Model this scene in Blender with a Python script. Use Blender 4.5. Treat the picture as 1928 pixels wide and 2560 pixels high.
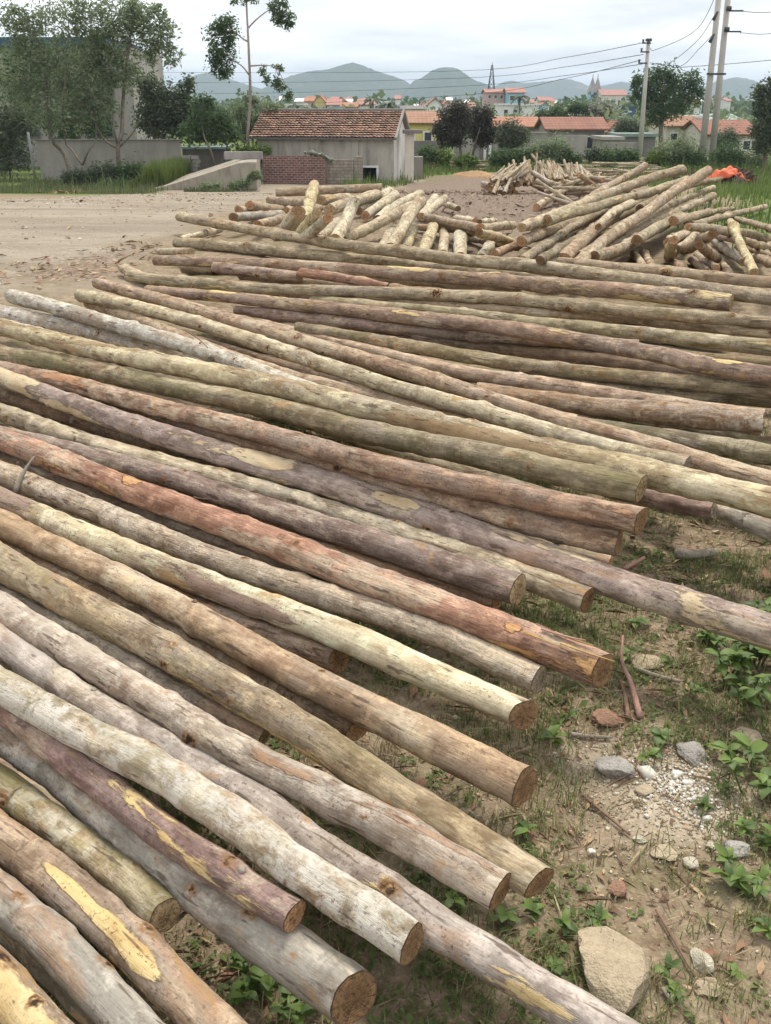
import bpy, math, random
import numpy as np
from mathutils import Vector, Matrix

for _o in list(bpy.data.objects):
    bpy.data.objects.remove(_o)
SC = bpy.context.scene
COL = SC.collection
R = math.radians

# ------------------------------------------------------------------ camera
CAM_H, FPX, IW, IH, HORIZON = 1.7, 2453.0, 1928.0, 2560.0, 266.0
PITCH = math.atan((IH / 2 - HORIZON) / FPX)
cam_d = bpy.data.cameras.new("camera")
cam = bpy.data.objects.new("camera", cam_d)
COL.objects.link(cam)
cam.location = (0, 0, CAM_H)
cam.rotation_euler = (math.pi / 2 - PITCH, 0, 0)
cam_d.sensor_fit = 'VERTICAL'
cam_d.sensor_height = 36.0
cam_d.lens = 36.0 * FPX / IH
cam_d.clip_start, cam_d.clip_end = 0.05, 20000
SC.camera = cam

# ------------------------------------------------------------------ sky, sun, exposure
SUN_EL, SUN_AZ = R(62), R(18)          # azimuth clockwise from +Y
world = bpy.data.worlds.new("World")
SC.world = world
world.use_nodes = True
wt = world.node_tree
wt.nodes.clear()
def wn(t): return wt.nodes.new(t)
sky = wn('ShaderNodeTexSky'); sky.sky_type = 'NISHITA'; sky.sun_disc = False
sky.sun_elevation = SUN_EL; sky.sun_rotation = SUN_AZ
sky.air_density = 1.0; sky.dust_density = 3.0
bg1 = wn('ShaderNodeBackground'); bg1.inputs[1].default_value = 0.1
wt.links.new(sky.outputs[0], bg1.inputs[0])
tc = wn('ShaderNodeTexCoord')
sep = wn('ShaderNodeSeparateXYZ'); wt.links.new(tc.outputs['Generated'], sep.inputs[0])
zz = wn('ShaderNodeMath'); zz.operation = 'MAXIMUM'; zz.inputs[1].default_value = 0.0
wt.links.new(sep.outputs[2], zz.inputs[0])
za = wn('ShaderNodeMath'); za.operation = 'ADD'; za.inputs[1].default_value = 0.10
wt.links.new(zz.outputs[0], za.inputs[0])
dv = wn('ShaderNodeVectorMath'); dv.operation = 'SCALE'
inv = wn('ShaderNodeMath'); inv.operation = 'DIVIDE'; inv.inputs[0].default_value = 1.0
wt.links.new(za.outputs[0], inv.inputs[1])
wt.links.new(tc.outputs['Generated'], dv.inputs[0]); wt.links.new(inv.outputs[0], dv.inputs[3])
cn = wn('ShaderNodeTexNoise'); cn.inputs['Scale'].default_value = 0.55
cn.inputs['Detail'].default_value = 5.0; cn.inputs['Roughness'].default_value = 0.52
wt.links.new(dv.outputs[0], cn.inputs['Vector'])
cr = wn('ShaderNodeValToRGB')
cr.color_ramp.elements[0].position = 0.38; cr.color_ramp.elements[0].color = (0.57, 0.59, 0.615, 1)
cr.color_ramp.elements[1].position = 0.60; cr.color_ramp.elements[1].color = (0.96, 0.965, 0.97, 1)
wt.links.new(cn.outputs[0], cr.inputs[0])
bg2 = wn('ShaderNodeBackground'); bg2.inputs[1].default_value = 1.22
wt.links.new(cr.outputs[0], bg2.inputs[0])
mx = wn('ShaderNodeMixShader'); mx.inputs[0].default_value = 0.90
wt.links.new(bg1.outputs[0], mx.inputs[1]); wt.links.new(bg2.outputs[0], mx.inputs[2])
wo = wn('ShaderNodeOutputWorld'); wt.links.new(mx.outputs[0], wo.inputs[0])

sun_d = bpy.data.lights.new("sun", 'SUN'); sun_d.energy = 2.6; sun_d.angle = R(13)
sun_d.color = (1.0, 0.94, 0.84)
sun = bpy.data.objects.new("sun", sun_d); COL.objects.link(sun)
_d = Vector((math.sin(SUN_AZ) * math.cos(SUN_EL), math.cos(SUN_AZ) * math.cos(SUN_EL), math.sin(SUN_EL)))
sun.rotation_euler = (-_d).to_track_quat('-Z', 'Y').to_euler()
sun.location = (0, 0, 30)

SC.view_settings.view_transform = 'Standard'
SC.view_settings.look = 'None'
SC.view_settings.exposure = 0.50
SC.view_settings.gamma = 1.0
SC.view_settings.use_curve_mapping = False
SC.render.engine = 'CYCLES'
SC.cycles.use_denoising = True
SC.cycles.use_adaptive_sampling = True
SC.cycles.adaptive_threshold = 0.025
SC.cycles.max_bounces = 4
SC.cycles.diffuse_bounces = 2
SC.cycles.transparent_max_bounces = 8
SC.cycles.volume_bounces = 0

# ------------------------------------------------------------------ helpers
rng = np.random.default_rng(7)
random.seed(7)

def sstep(a, b, x):
    t = np.clip((np.asarray(x, float) - a) / (b - a), 0, 1)
    return t * t * (3 - 2 * t)

def vnoise(x, y, scale, seed=0):
    """smooth value noise on arrays"""
    x = np.asarray(x, float) * scale; y = np.asarray(y, float) * scale
    xi = np.floor(x); yi = np.floor(y); fx = x - xi; fy = y - yi
    fx = fx * fx * (3 - 2 * fx); fy = fy * fy * (3 - 2 * fy)
    def h(a, b):
        v = np.sin(a * 127.1 + b * 311.7 + seed * 74.7) * 43758.5453
        return v - np.floor(v)
    return (h(xi, yi) * (1 - fx) + h(xi + 1, yi) * fx) * (1 - fy) + (h(xi, yi + 1) * (1 - fx) + h(xi + 1, yi + 1) * fx) * fy

def ground_z(x, y):
    """lie of the land: a flat yard that falls away gently towards the village"""
    x = np.asarray(x, float); y = np.asarray(y, float)
    z = -0.17 * (1 - sstep(8.6, 10.4, y)) - 1.6 * sstep(16, 48, y) - 0.9 * sstep(48, 160, y)
    z = z + 0.10 * (vnoise(x, y, 0.16, 3) - 0.5) * sstep(12, 20, y)
    return z

def ground_fine(x, y):
    near = 1 - sstep(12, 22, np.hypot(x, y))
    return ground_z(x, y) + near * (0.035 * (vnoise(x, y, 2.2, 1) - 0.75) + 0.016 * (vnoise(x, y, 7.0, 2) - 0.6))

def ray(u, v):
    a = (u - IW / 2) / FPX; b = (IH / 2 - v) / FPX
    c, s = math.cos(PITCH), math.sin(PITCH)
    return np.array([a, c + b * s, -s + b * c])

def gp(u, v):
    """point of the land seen at photograph pixel (u, v)"""
    d = ray(u, v); t = 2.0
    for _ in range(60):
        p = d * t; z = CAM_H + p[2]
        g = float(ground_z(p[0], p[1]))
        t2 = (g - CAM_H) / min(d[2], -1e-4)
        t = 0.5 * t + 0.5 * min(t2, 900)
    return np.array([d[0] * t, d[1] * t, float(ground_z(d[0] * t, d[1] * t))])

def at(u, v, y):
    d = ray(u, v); t = y / d[1]
    return np.array([d[0] * t, y, CAM_H + d[2] * t])

def tag(o, label=None, cat=None, group=None, kind=None):
    if label: o['label'] = label
    if cat: o['category'] = cat
    if group: o['group'] = group
    if kind: o['kind'] = kind
    return o

def link(o, parent=None):
    COL.objects.link(o)
    if parent is not None: o.parent = parent
    return o

def empty(name, loc=(0, 0, 0), rz=0.0):
    o = bpy.data.objects.new(name, None); o.location = loc; o.rotation_euler = (0, 0, rz)
    o.empty_display_size = 0.2
    return link(o)

def mesh_np(name, V, Fq, mats=(), smooth=True, midx=None):
    """V (n,3); Fq (m,3) or (m,4) int array"""
    V = np.asarray(V, np.float32); Fq = np.asarray(Fq, np.int32)
    me = bpy.data.meshes.new(name)
    m, k = Fq.shape
    me.vertices.add(len(V)); me.vertices.foreach_set('co', V.ravel())
    me.loops.add(m * k); me.loops.foreach_set('vertex_index', Fq.ravel())
    me.polygons.add(m)
    me.polygons.foreach_set('loop_start', np.arange(0, m * k, k, dtype=np.int32))
    me.polygons.foreach_set('loop_total', np.full(m, k, np.int32))
    if smooth: me.polygons.foreach_set('use_smooth', np.ones(m, bool))
    for mt in mats: me.materials.append(mt)
    if midx is not None: me.polygons.foreach_set('material_index', np.asarray(midx, np.int32))
    me.update(calc_edges=True)
    return me

def add_attr(me, name, arr, typ='FLOAT'):
    a = me.attributes.new(name, typ, 'POINT')
    arr = np.asarray(arr, np.float32)
    a.data.foreach_set('vector' if typ == 'FLOAT_VECTOR' else 'value', arr.ravel())

class MB:
    """collects simple solids, then makes ONE mesh object out of them"""
    def __init__(s): s.v = []; s.f = []
    def poly(s, pts, faces):
        n = len(s.v); s.v += [tuple(map(float, p)) for p in pts]; s.f += [tuple(i + n for i in f) for f in faces]; return s
    def box(s, x0, x1, y0, y1, z0, z1):
        p = [(x0,y0,z0),(x1,y0,z0),(x1,y1,z0),(x0,y1,z0),(x0,y0,z1),(x1,y0,z1),(x1,y1,z1),(x0,y1,z1)]
        return s.poly(p, [(0,3,2,1),(4,5,6,7),(0,1,5,4),(1,2,6,5),(2,3,7,6),(3,0,4,7)])
    def slab(s, a, b, c, d, th):
        """quad a,b,c,d thickened by th along its normal"""
        a, b, c, d = map(np.array, (a, b, c, d)); n = np.cross(b - a, d - a); n = n / np.linalg.norm(n) * th
        p = [a, b, c, d, a + n, b + n, c + n, d + n]
        return s.poly(p, [(0,3,2,1),(4,5,6,7),(0,1,5,4),(1,2,6,5),(2,3,7,6),(3,0,4,7)])
    def prism(s, pts, x0, x1):
        """pts are (y,z), extruded along x"""
        n = len(pts); p = [(x0, a, b) for a, b in pts] + [(x1, a, b) for a, b in pts]
        f = [tuple(range(n))[::-1], tuple(range(n, 2 * n))] + [(i, (i + 1) % n, n + (i + 1) % n, n + i) for i in range(n)]
        return s.poly(p, f)
    def tube(s, pts, rad, k=8):
        pts = [np.array(p, float) for p in pts]
        if not hasattr(rad, '__len__'): rad = [rad] * len(pts)
        rings = []
        for i, p in enumerate(pts):
            t = pts[min(i + 1, len(pts) - 1)] - pts[max(i - 1, 0)]; t = t / (np.linalg.norm(t) + 1e-9)
            a = np.cross(t, [0, 0, 1.0]) if abs(t[2]) < .9 else np.cross(t, [1.0, 0, 0]); a /= np.linalg.norm(a); b = np.cross(t, a)
            rings.append([p + rad[i] * (math.cos(2 * math.pi * j / k) * a + math.sin(2 * math.pi * j / k) * b) for j in range(k)])
        n0 = len(s.v); s.v += [tuple(q) for r_ in rings for q in r_]
        for i in range(len(pts) - 1):
            for j in range(k):
                s.f.append((n0 + i*k + j, n0 + i*k + (j+1) % k, n0 + (i+1)*k + (j+1) % k, n0 + (i+1)*k + j))
        s.f.append(tuple(n0 + j for j in range(k))[::-1]); s.f.append(tuple(n0 + (len(pts)-1)*k + j for j in range(k)))
        return s
    def build(s, name, mat, parent=None, smooth=False):
        me = bpy.data.meshes.new(name); me.from_pydata(s.v, [], s.f); me.materials.append(mat)
        if smooth:
            for p in me.polygons: p.use_smooth = True
        me.update()
        return link(bpy.data.objects.new(name, me), parent)

# ------------------------------------------------------------------ materials
class NT:
    def __init__(s, name):
        s.m = bpy.data.materials.new(name); s.m.use_nodes = True; s.t = s.m.node_tree; s.t.nodes.clear()
        s.out = s.t.nodes.new('ShaderNodeOutputMaterial')
    def n(s, typ, ins=None, **props):
        nd = s.t.nodes.new('ShaderNode' + typ)
        for k, v in props.items(): setattr(nd, k, v)
        for k, v in (ins or {}).items():
            sk = nd.inputs[k]
            if isinstance(v, bpy.types.NodeSocket): s.t.links.new(v, sk)
            elif isinstance(v, (tuple, list)) and len(v) == 3 and len(getattr(sk, 'default_value', [0]*3)) == 4: sk.default_value = (*v, 1)
            else: sk.default_value = v
        return nd
    def mix(s, f, a, b, mode='MIX'):
        nd = s.t.nodes.new('ShaderNodeMix'); nd.data_type = 'RGBA'; nd.blend_type = mode; nd.clamp_factor = True
        for i, v in ((0, f), (6, a), (7, b)):
            if isinstance(v, bpy.types.NodeSocket): s.t.links.new(v, nd.inputs[i])
            elif isinstance(v, (tuple, list)): nd.inputs[i].default_value = (*v[:3], 1)
            else: nd.inputs[i].default_value = v
        return nd.outputs[2]
    def math(s, op, a, b=0.0, c=0.0):
        nd = s.t.nodes.new('ShaderNodeMath'); nd.operation = op
        for i, v in enumerate((a, b, c)):
            if isinstance(v, bpy.types.NodeSocket): s.t.links.new(v, nd.inputs[i])
            else: nd.inputs[i].default_value = v
        return nd.outputs[0]
    def ramp(s, f, lo, hi):
        nd = s.n('MapRange', {'Value': f, 'From Min': lo, 'From Max': hi}); nd.clamp = True
        return nd.outputs[0]
    def noise(s, vec, scale, detail=3.0, rough=0.55, dist=0.0):
        return s.n('TexNoise', {'Vector': vec, 'Scale': scale, 'Detail': detail, 'Roughness': rough, 'Distortion': dist}).outputs[0]
    def scale(s, vec, sx, sy, sz):
        return s.n('VectorMath', {0: vec, 1: (sx, sy, sz)}, operation='MULTIPLY').outputs[0]
    def obj(s):
        return s.n('TexCoord').outputs['Object']
    def attr(s, name, out=2):
        return s.n('Attribute', attribute_name=name).outputs[out]
    def jitter(s, vec, k=40.0):
        rnd = s.n('ObjectInfo').outputs['Random']
        cmb = s.n('CombineXYZ', {0: s.math('MULTIPLY', rnd, k), 1: s.math('MULTIPLY', rnd, k * 1.7), 2: s.math('MULTIPLY', rnd, k * .6)}).outputs[0]
        return s.n('VectorMath', {0: vec, 1: cmb}, operation='ADD').outputs[0]
    def finish(s, col, rough=0.85, bump=None, bstr=0.3, bdist=0.01, transl=0.0, spec=0.3):
        p = s.n('BsdfPrincipled', {'Base Color': col, 'Roughness': rough, 'Specular IOR Level': spec})
        if bump is not None:
            b = s.n('Bump', {'Strength': bstr, 'Distance': bdist, 'Height': bump})
            s.t.links.new(b.outputs[0], p.inputs['Normal'])
        o = p.outputs[0]
        if transl:
            tr = s.n('BsdfTranslucent', {'Color': col})
            o = s.n('MixShader', {0: transl, 1: o, 2: tr.outputs[0]}).outputs[0]
        s.t.links.new(o, s.out.inputs[0])
        return s.m

def plain(name, col, rough=0.85, var=0.25, scale=6.0, bump=0.2, metal=0):
    t = NT(name); v = t.jitter(t.obj())
    n = t.noise(v, scale, 5, .6); n2 = t.noise(v, scale * 7, 3, .6)
    c = t.mix(t.ramp(n, .3, .7), [a * (1 - var) for a in col], [min(1, a * (1 + var)) for a in col])
    c = t.mix(t.math('MULTIPLY', t.ramp(n2, .45, .75), .35), c, [a * .6 for a in col])
    return t.finish(c, rough, n2, bump, 0.01)

WARM = (.95, .915, .87)
def bark(name, A, B, peel=None, spot=None, moss=None, flake=0.35, streak=0.25, peel_scale=2.3, ab=(.35, .65), spec=0.2):
    """eucalyptus bark; peel=(colour, amount 0..1), spot=(colour, amount), moss=amount"""
    wm = lambda c_: tuple(x * y for x, y in zip(c_, WARM))
    A, B = wm(A), wm(B)
    t = NT(name); lc = t.jitter(t.attr('lc', 1))
    big = t.noise(t.scale(lc, .55, 3.0, 3.0), 1.6, 5, .62, .4)
    c = t.mix(t.ramp(big, *ab), A, B)
    hue = t.noise(t.scale(lc, .8, 1.5, 1.5), 1.1, 3, .6)
    g_ = sum(A) / 3
    c = t.mix(t.math('MULTIPLY', t.ramp(hue, .45, .68), .45), c, (g_ * 1.02, g_ * .97, g_ * .86))
    crm = t.noise(t.scale(lc, .55, 1.6, 1.6), 2.7, 5, .66, .5)
    c = t.mix(t.math('MULTIPLY', t.ramp(crm, .53, .59), .72), c, wm((.64, .565, .43)))
    mv = t.noise(t.scale(lc, .5, 1.8, 1.8), 2.1, 5, .66, .5)
    c = t.mix(t.math('MULTIPLY', t.ramp(mv, .54, .60), .66), c, wm((.34, .29, .25)))
    ru = t.noise(t.scale(lc, .5, 1.8, 1.8), 2.4, 5, .66, .6)
    c = t.mix(t.math('MULTIPLY', t.ramp(ru, .56, .62), .60), c, wm((.40, .25, .155)))
    bl = t.noise(t.scale(lc, .45, 1, 1), 11, 6, .72, .3)
    c = t.mix(t.math('MULTIPLY', t.ramp(bl, .47, .61), .78), c, (A[0] * .50, A[1] * .43, A[2] * .37))
    li = t.noise(t.scale(lc, .6, 1, 1), 19, 5, .68)
    c = t.mix(t.math('MULTIPLY', t.ramp(li, .50, .64), .66), c, [min(.8, x * 1.55) for x in B])
    st = t.noise(t.scale(lc, .06, 1, 1), 105, 4, .65)
    c = t.mix(t.math('MULTIPLY', t.ramp(st, .45, .68), .20 + streak), c, (A[0] * .42, A[1] * .38, A[2] * .34))
    gr = t.noise(t.scale(lc, .35, 1, 1), 210, 3, .6)
    c = t.mix(t.math('MULTIPLY', t.ramp(gr, .48, .70), .40), c, [x * .55 for x in A])
    tr = t.noise(t.scale(lc, 1, .10, .10), 48, 3, .6)
    c = t.mix(t.math('MULTIPLY', t.math('MULTIPLY', t.ramp(tr, .58, .66), t.ramp(hue, .35, .6)), .32), c, [x * .45 for x in A])
    height = t.math('ADD', t.math('MULTIPLY_ADD', st, .8, t.math('MULTIPLY', bl, 1.2)), t.math('MULTIPLY_ADD', gr, .25, t.math('MULTIPLY', li, .5)))
    if spot:
        sn = t.noise(lc, 17, 6, .68, .4); sb = t.noise(t.scale(lc, .6, 1, 1), 3.4, 3, .55)
        k = t.ramp(t.math('MULTIPLY_ADD', sb, .55, sn), 1.02 - .50 * spot[1], 1.16 - .50 * spot[1])
        sc_ = wm(spot[0])
        c = t.mix(t.math('MULTIPLY', k, t.math('MULTIPLY_ADD', gr, .6, .45)), c, sc_); height = t.math('MULTIPLY_ADD', k, .35, height)
    if moss:
        mn = t.noise(t.scale(lc, .5, 1.3, 1.3), 5, 6, .70)
        c = t.mix(t.math('MULTIPLY', t.ramp(mn, .68 - .33 * moss, .92 - .33 * moss), .70), c, (.150, .140, .052))
    if peel:
        pn = t.noise(t.scale(lc, .38, 2.6, 2.6), peel_scale, 6, .55, .8)
        fine = t.noise(t.scale(lc, .25, 1, 1), 48, 4, .65)
        pv = t.math('MULTIPLY_ADD', t.attr('peeled', 2), .20, t.math('MULTIPLY_ADD', fine, .24, pn))
        k = t.ramp(pv, .850 - .36 * peel[1], .880 - .36 * peel[1])
        rim = t.math('SUBTRACT', t.ramp(pv, .805 - .36 * peel[1], .850 - .36 * peel[1]), k)
        c = t.mix(t.math('MULTIPLY', rim, .45), c, [x * .45 for x in A])
        pw = wm(peel[0])
        pc = t.mix(t.ramp(t.noise(t.scale(lc, .25, 1, 1), 14, 5, .65), .3, .72), pw, [pw[0] * .78, pw[1] * .66, pw[2] * .52])
        pc = t.mix(t.math('MULTIPLY', t.ramp(bl, .5, .68), .6), pc, (pw[0] * .55, pw[1] * .42, pw[2] * .32))
        c = t.mix(t.math('MULTIPLY', k, .92), c, pc); height = t.math('SUBTRACT', height, t.math('MULTIPLY', k, 1.6))
    cracks = t.noise(t.scale(lc, .16, 1, 1), 38, 3, .6)
    c = t.mix(t.math('MULTIPLY', t.ramp(cracks, .615, .67), .72), c, (.075, .05, .034))
    spk = t.noise(lc, 95, 3, .6)
    c = t.mix(t.math('MULTIPLY', t.math('MULTIPLY', t.ramp(spk, .58, .66), t.ramp(mv, .38, .55)), .65), c, (.075, .052, .036))
    scar = t.noise(t.scale(lc, .5, 1, 1), 6.5, 5, .65, .3)
    c = t.mix(t.math('MULTIPLY', t.math('MULTIPLY', t.ramp(scar, .625, .66), t.ramp(li, .35, .55)), .8), c, (.36, .215, .09))
    kn = t.attr('knot', 2)
    kk = t.math('MULTIPLY', kn, t.ramp(t.noise(lc, 60, 3, .6), .25, .6))
    c = t.mix(t.ramp(kk, .12, .40), c, (.23, .125, .055))
    c = t.mix(t.ramp(kk, .36, .60), c, (.04, .025, .016))
    return t.finish(c, .85, height, min(1, .35 + flake), .007, spec=spec)

def cut_mat(name, A, B):
    t = NT(name); lc = t.attr('lc', 1)
    rad = t.n('VectorMath', {0: lc}, operation='LENGTH').outputs[1]
    j = t.jitter(lc)
    nz = t.noise(j, 2.2, 3, .6)
    rr = t.math('MULTIPLY_ADD', nz, .18, rad)
    rings = t.math('SINE', t.math('MULTIPLY', rr, 62.0))
    c = t.mix(t.ramp(t.noise(j, 1.4, 4, .6), .3, .7), A, B)
    c = t.mix(t.math('MULTIPLY', t.ramp(rings, -.2, 1), .30), c, [a * .55 for a in A])
    saw = t.noise(t.scale(j, 1, .7, 9), 7, 3, .6)
    c = t.mix(t.math('MULTIPLY', t.ramp(saw, .45, .7), .55), c, [a * .45 for a in A])
    c = t.mix(t.math('MULTIPLY', t.ramp(rr, .55, .80), .35), c, [min(.8, b * 1.35) for b in B])
    c = t.mix(t.math('MULTIPLY', t.ramp(rr, .97, 1.10), .8), c, (.13, .085, .055))
    c = t.mix(t.math('MULTIPLY', t.ramp(t.noise(j, 5, 5, .7), .46, .64), .78), c, (.06, .037, .022))
    dr = t.n('VectorMath', {0: lc}, operation='NORMALIZE').outputs[0]
    ck = t.noise(t.jitter(dr), 5.5, 1, .5)
    ckm = t.math('MULTIPLY', t.ramp(t.math('ABSOLUTE', t.math('SUBTRACT', ck, .5)), .022, .006), t.ramp(nz, .35, .55))
    c = t.mix(t.math('MULTIPLY', ckm, .85), c, (.035, .022, .014))
    return t.finish(c, .9, t.math('ADD', saw, rings), .35, .004, spec=.15)

CREAM = (.66, .56, .32); YEL = (.66, .55, .30); ORG = (.50, .30, .13)
ST = {
 'tan': ((.33,.255,.175),(.42,.34,.235),dict(peel=(CREAM,.22),moss=.25)),
 'greentan': ((.31,.26,.175),(.41,.35,.24),dict(moss=.38,peel=(CREAM,.18))),
 'green': ((.30,.265,.17),(.41,.36,.24),dict(moss=.5,peel=(CREAM,.2))),
 'cream': ((.49,.42,.28),(.58,.50,.35),dict(moss=.15,peel=((.40,.34,.28),.45),streak=.15)),
 'creamgrey': ((.42,.365,.27),(.52,.455,.33),dict(moss=.3,peel=((.30,.24,.19),.4),streak=.18)),
 'purple': ((.27,.19,.165),(.36,.27,.225),dict(peel=(ORG,.2))),
 'purplepeel': ((.30,.215,.165),(.38,.28,.20),dict(peel=(CREAM,.42),flake=.5)),
 'purplepeel2': ((.29,.20,.165),(.37,.275,.20),dict(peel=(YEL,.40),flake=.5)),
 'purplegrey': ((.27,.20,.175),(.37,.30,.25),dict(peel=(ORG,.28),flake=.5)),
 'purpleyellow': ((.32,.25,.225),(.39,.32,.28),dict(peel=((.62,.54,.38),.49),peel_scale=1.9,streak=.2)),
 'purpleyellow2': ((.27,.175,.165),(.33,.23,.205),dict(peel=(YEL,.42),peel_scale=1.6,streak=.15)),
 'redpeel': ((.36,.20,.15),(.42,.27,.2),dict(peel=(YEL,.4))),
 'red': ((.37,.205,.145),(.45,.28,.20),dict(peel=((.60,.38,.19),.40),flake=.65,streak=.3)),
 'redtan': ((.36,.24,.165),(.44,.32,.22),dict(peel=((.52,.34,.19),.3),flake=.6)),
 'redflaky': ((.35,.225,.16),(.43,.30,.21),dict(peel=((.46,.28,.17),.4),spot=((.42,.38,.28),.35),flake=.85)),
 'orangebrown': ((.385,.275,.185),(.43,.32,.20),dict(moss=.35,streak=.12,flake=.25)),
 'olive': ((.32,.255,.165),(.40,.325,.21),dict(moss=.45,peel=(YEL,.26),flake=.3)),
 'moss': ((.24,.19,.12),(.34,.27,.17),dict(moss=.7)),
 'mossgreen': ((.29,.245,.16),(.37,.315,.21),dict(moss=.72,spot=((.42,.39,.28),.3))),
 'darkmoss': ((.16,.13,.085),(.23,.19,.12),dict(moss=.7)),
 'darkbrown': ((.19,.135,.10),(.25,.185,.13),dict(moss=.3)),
 'greyshade': ((.21,.18,.15),(.29,.25,.2),dict()),  # grey bark darkened: shade of the log gap put into its colour
 'brownrough': ((.28,.19,.125),(.36,.26,.175),dict(spot=((.46,.40,.30),.42),flake=.9)),
 'pinkrough': ((.37,.265,.185),(.46,.345,.24),dict(spot=((.55,.46,.33),.45),flake=.9)),
 'pinkbeige': ((.41,.30,.225),(.49,.38,.28),dict(flake=.4,peel=(CREAM,.2))),
 'roughbark': ((.29,.19,.115),(.38,.265,.165),dict(spot=((.52,.47,.40),.42),flake=1.0)),
 'lime': ((.50,.465,.40),(.60,.575,.515),dict(spot=((.36,.28,.2),.42),flake=.8)),
 'lime2': ((.60,.56,.48),(.70,.67,.60),dict(spot=((.36,.29,.21),.36),flake=.9)),
 'yellow': ((.50,.42,.27),(.60,.52,.35),dict(peel=((.36,.28,.18),.42),moss=.25,streak=.12,flake=.25)),
 'peeled': ((.60,.52,.35),(.68,.60,.42),dict(peel=((.30,.23,.205),.62),peel_scale=1.5,streak=.08,flake=.2)),
 'whitemottle': ((.42,.335,.24),(.52,.43,.33),dict(spot=((.62,.56,.48),.45),moss=.25,flake=.6)),
 'whitelichen': ((.40,.34,.24),(.52,.47,.37),dict(spot=((.62,.60,.55),.62),moss=.55,flake=.55)),
 'mosslichen': ((.29,.24,.125),(.38,.33,.19),dict(moss=.8,spot=((.60,.575,.48),.52),flake=.5)),
 'palegrey': ((.42,.36,.30),(.50,.44,.375),dict(spot=((.55,.51,.45),.42),peel=((.40,.29,.21),.26),streak=.1,flake=.25)),
 'lavender': ((.38,.335,.305),(.45,.405,.37),dict(peel=(CREAM,.18),streak=.08,flake=.15)),
 'greysmooth': ((.32,.295,.255),(.40,.375,.33),dict(moss=.3,streak=.08,flake=.15)),
 'greyblue': ((.30,.285,.25),(.37,.355,.315),dict(peel=((.46,.31,.16),.3),streak=.08,flake=.2)),
 'peelpatch': ((.33,.25,.18),(.42,.33,.24),dict(peel=((.70,.57,.30),.52),streak=.12,flake=.35)),
 'yellowstreak': ((.34,.26,.19),(.41,.33,.25),dict(peel=((.68,.57,.33),.52),peel_scale=1.6,streak=.1,flake=.2)),
 'short': ((.50,.44,.31),(.62,.56,.42),dict(spot=((.66,.61,.49),.4),moss=.15,streak=.12)),
 'short2': ((.42,.355,.24),(.54,.47,.34),dict(moss=.35,streak=.15)),
 'short3': ((.50,.43,.25),(.60,.52,.31),dict(moss=.35,streak=.12)),
}
_bm = {}
def bark_mat(style):
    if style not in _bm:
        a, b, k = ST[style]; _bm[style] = bark('bark_' + style, a, b, **k)
    return _bm[style]
CUT_A = cut_mat('cut_wood_brown', (.18,.105,.052), (.29,.175,.09))
CUT_B = cut_mat('cut_wood_orange', (.42,.215,.10), (.50,.31,.17))
CUT_D = cut_mat('cut_wood_weathered', (.25,.19,.13), (.36,.30,.22))
CUT_C = cut_mat('cut_wood_tan', (.40,.27,.14), (.50,.37,.21))
# ------------------------------------------------------------------ ground
def poly_sd(x, y, poly):
    """signed distance (positive inside) of points to a polygon"""
    P = np.asarray(poly, float)[:, :2]; n = len(P)
    d = np.full(x.shape, 1e9); inside = np.zeros(x.shape, bool)
    for i in range(n):
        a = P[i]; b = P[(i + 1) % n]; e = b - a
        t = np.clip(((x - a[0]) * e[0] + (y - a[1]) * e[1]) / (e @ e + 1e-12), 0, 1)
        d = np.minimum(d, np.hypot(x - a[0] - t * e[0], y - a[1] - t * e[1]))
        c = ((a[1] > y) != (b[1] > y)) & (x < (b[0] - a[0]) * (y - a[1]) / (b[1] - a[1] + 1e-12) + a[0])
        inside ^= c
    return np.where(inside, d, -d)

def gpoly(px): return [gp(u, v)[:2] for u, v in px]
ROAD = [(-30, 6.0)] + gpoly([(0, 745), (180, 716), (290, 640), (420, 585), (560, 530), (760, 485), (980, 470), (1075, 447), (900, 440), (660, 452), (600, 460), (420, 474), (200, 492), (0, 497)]) + [(-60, 32)]
CHIPS = gpoly([(900, 520), (1000, 470), (1100, 440), (1300, 428), (1520, 440), (1620, 470), (1500, 560), (1300, 640), (1000, 640)])
BARKPATCH = gpoly([(0, 690), (60, 700), (220, 690), (330, 640), (350, 612), (200, 640), (60, 665)])
FIELD = gpoly([(1740, 560), (1800, 480), (1780, 455), (1900, 440), (1928, 432)]) + [(40, 55), (40, 9), (5.2, 9.0)]
SANDPATCH = gpoly([(1380, 1880), (1500, 1860), (1780, 1900), (1860, 2060), (1700, 2180), (1480, 2160)])

def geo(a, b, n):
    return np.geomspace(a, b, n)
xs = np.unique(np.r_[-geo(9, 5000, 46), np.arange(-9, -3.2, .15), np.arange(-3.2, 3.21, .045), np.arange(3.3, 9, .15), geo(9, 5000, 46)])
ys = np.unique(np.r_[-geo(3, 60, 8), np.arange(-3, 0.8, .3), np.arange(.8, 7, .045), np.arange(7, 20, .13), np.arange(20, 60, .8), geo(60, 9000, 44)])
GX, GY = np.meshgrid(xs, ys)
GZ = ground_fine(GX, GY)
nx, ny = len(xs), len(ys)
idx = np.arange(nx * ny).reshape(ny, nx)
quads = np.stack([idx[:-1, :-1], idx[:-1, 1:], idx[1:, 1:], idx[1:, :-1]], -1).reshape(-1, 4)
gx, gy = GX.ravel(), GY.ravel()
wig = lambda s, k: (vnoise(gx, gy, k, s) - .5)
m_road = sstep(-.5, .5, poly_sd(gx, gy, ROAD) + 1.6 * wig(11, .8) + .5 * wig(5, 3))
m_chip = sstep(-.6, .6, poly_sd(gx, gy, CHIPS) + 2.2 * wig(12, .5) + .6 * wig(6, 2.5))
m_bark = sstep(-.4, .4, poly_sd(gx, gy, BARKPATCH) + 1.2 * wig(13, 1.0))
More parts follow.
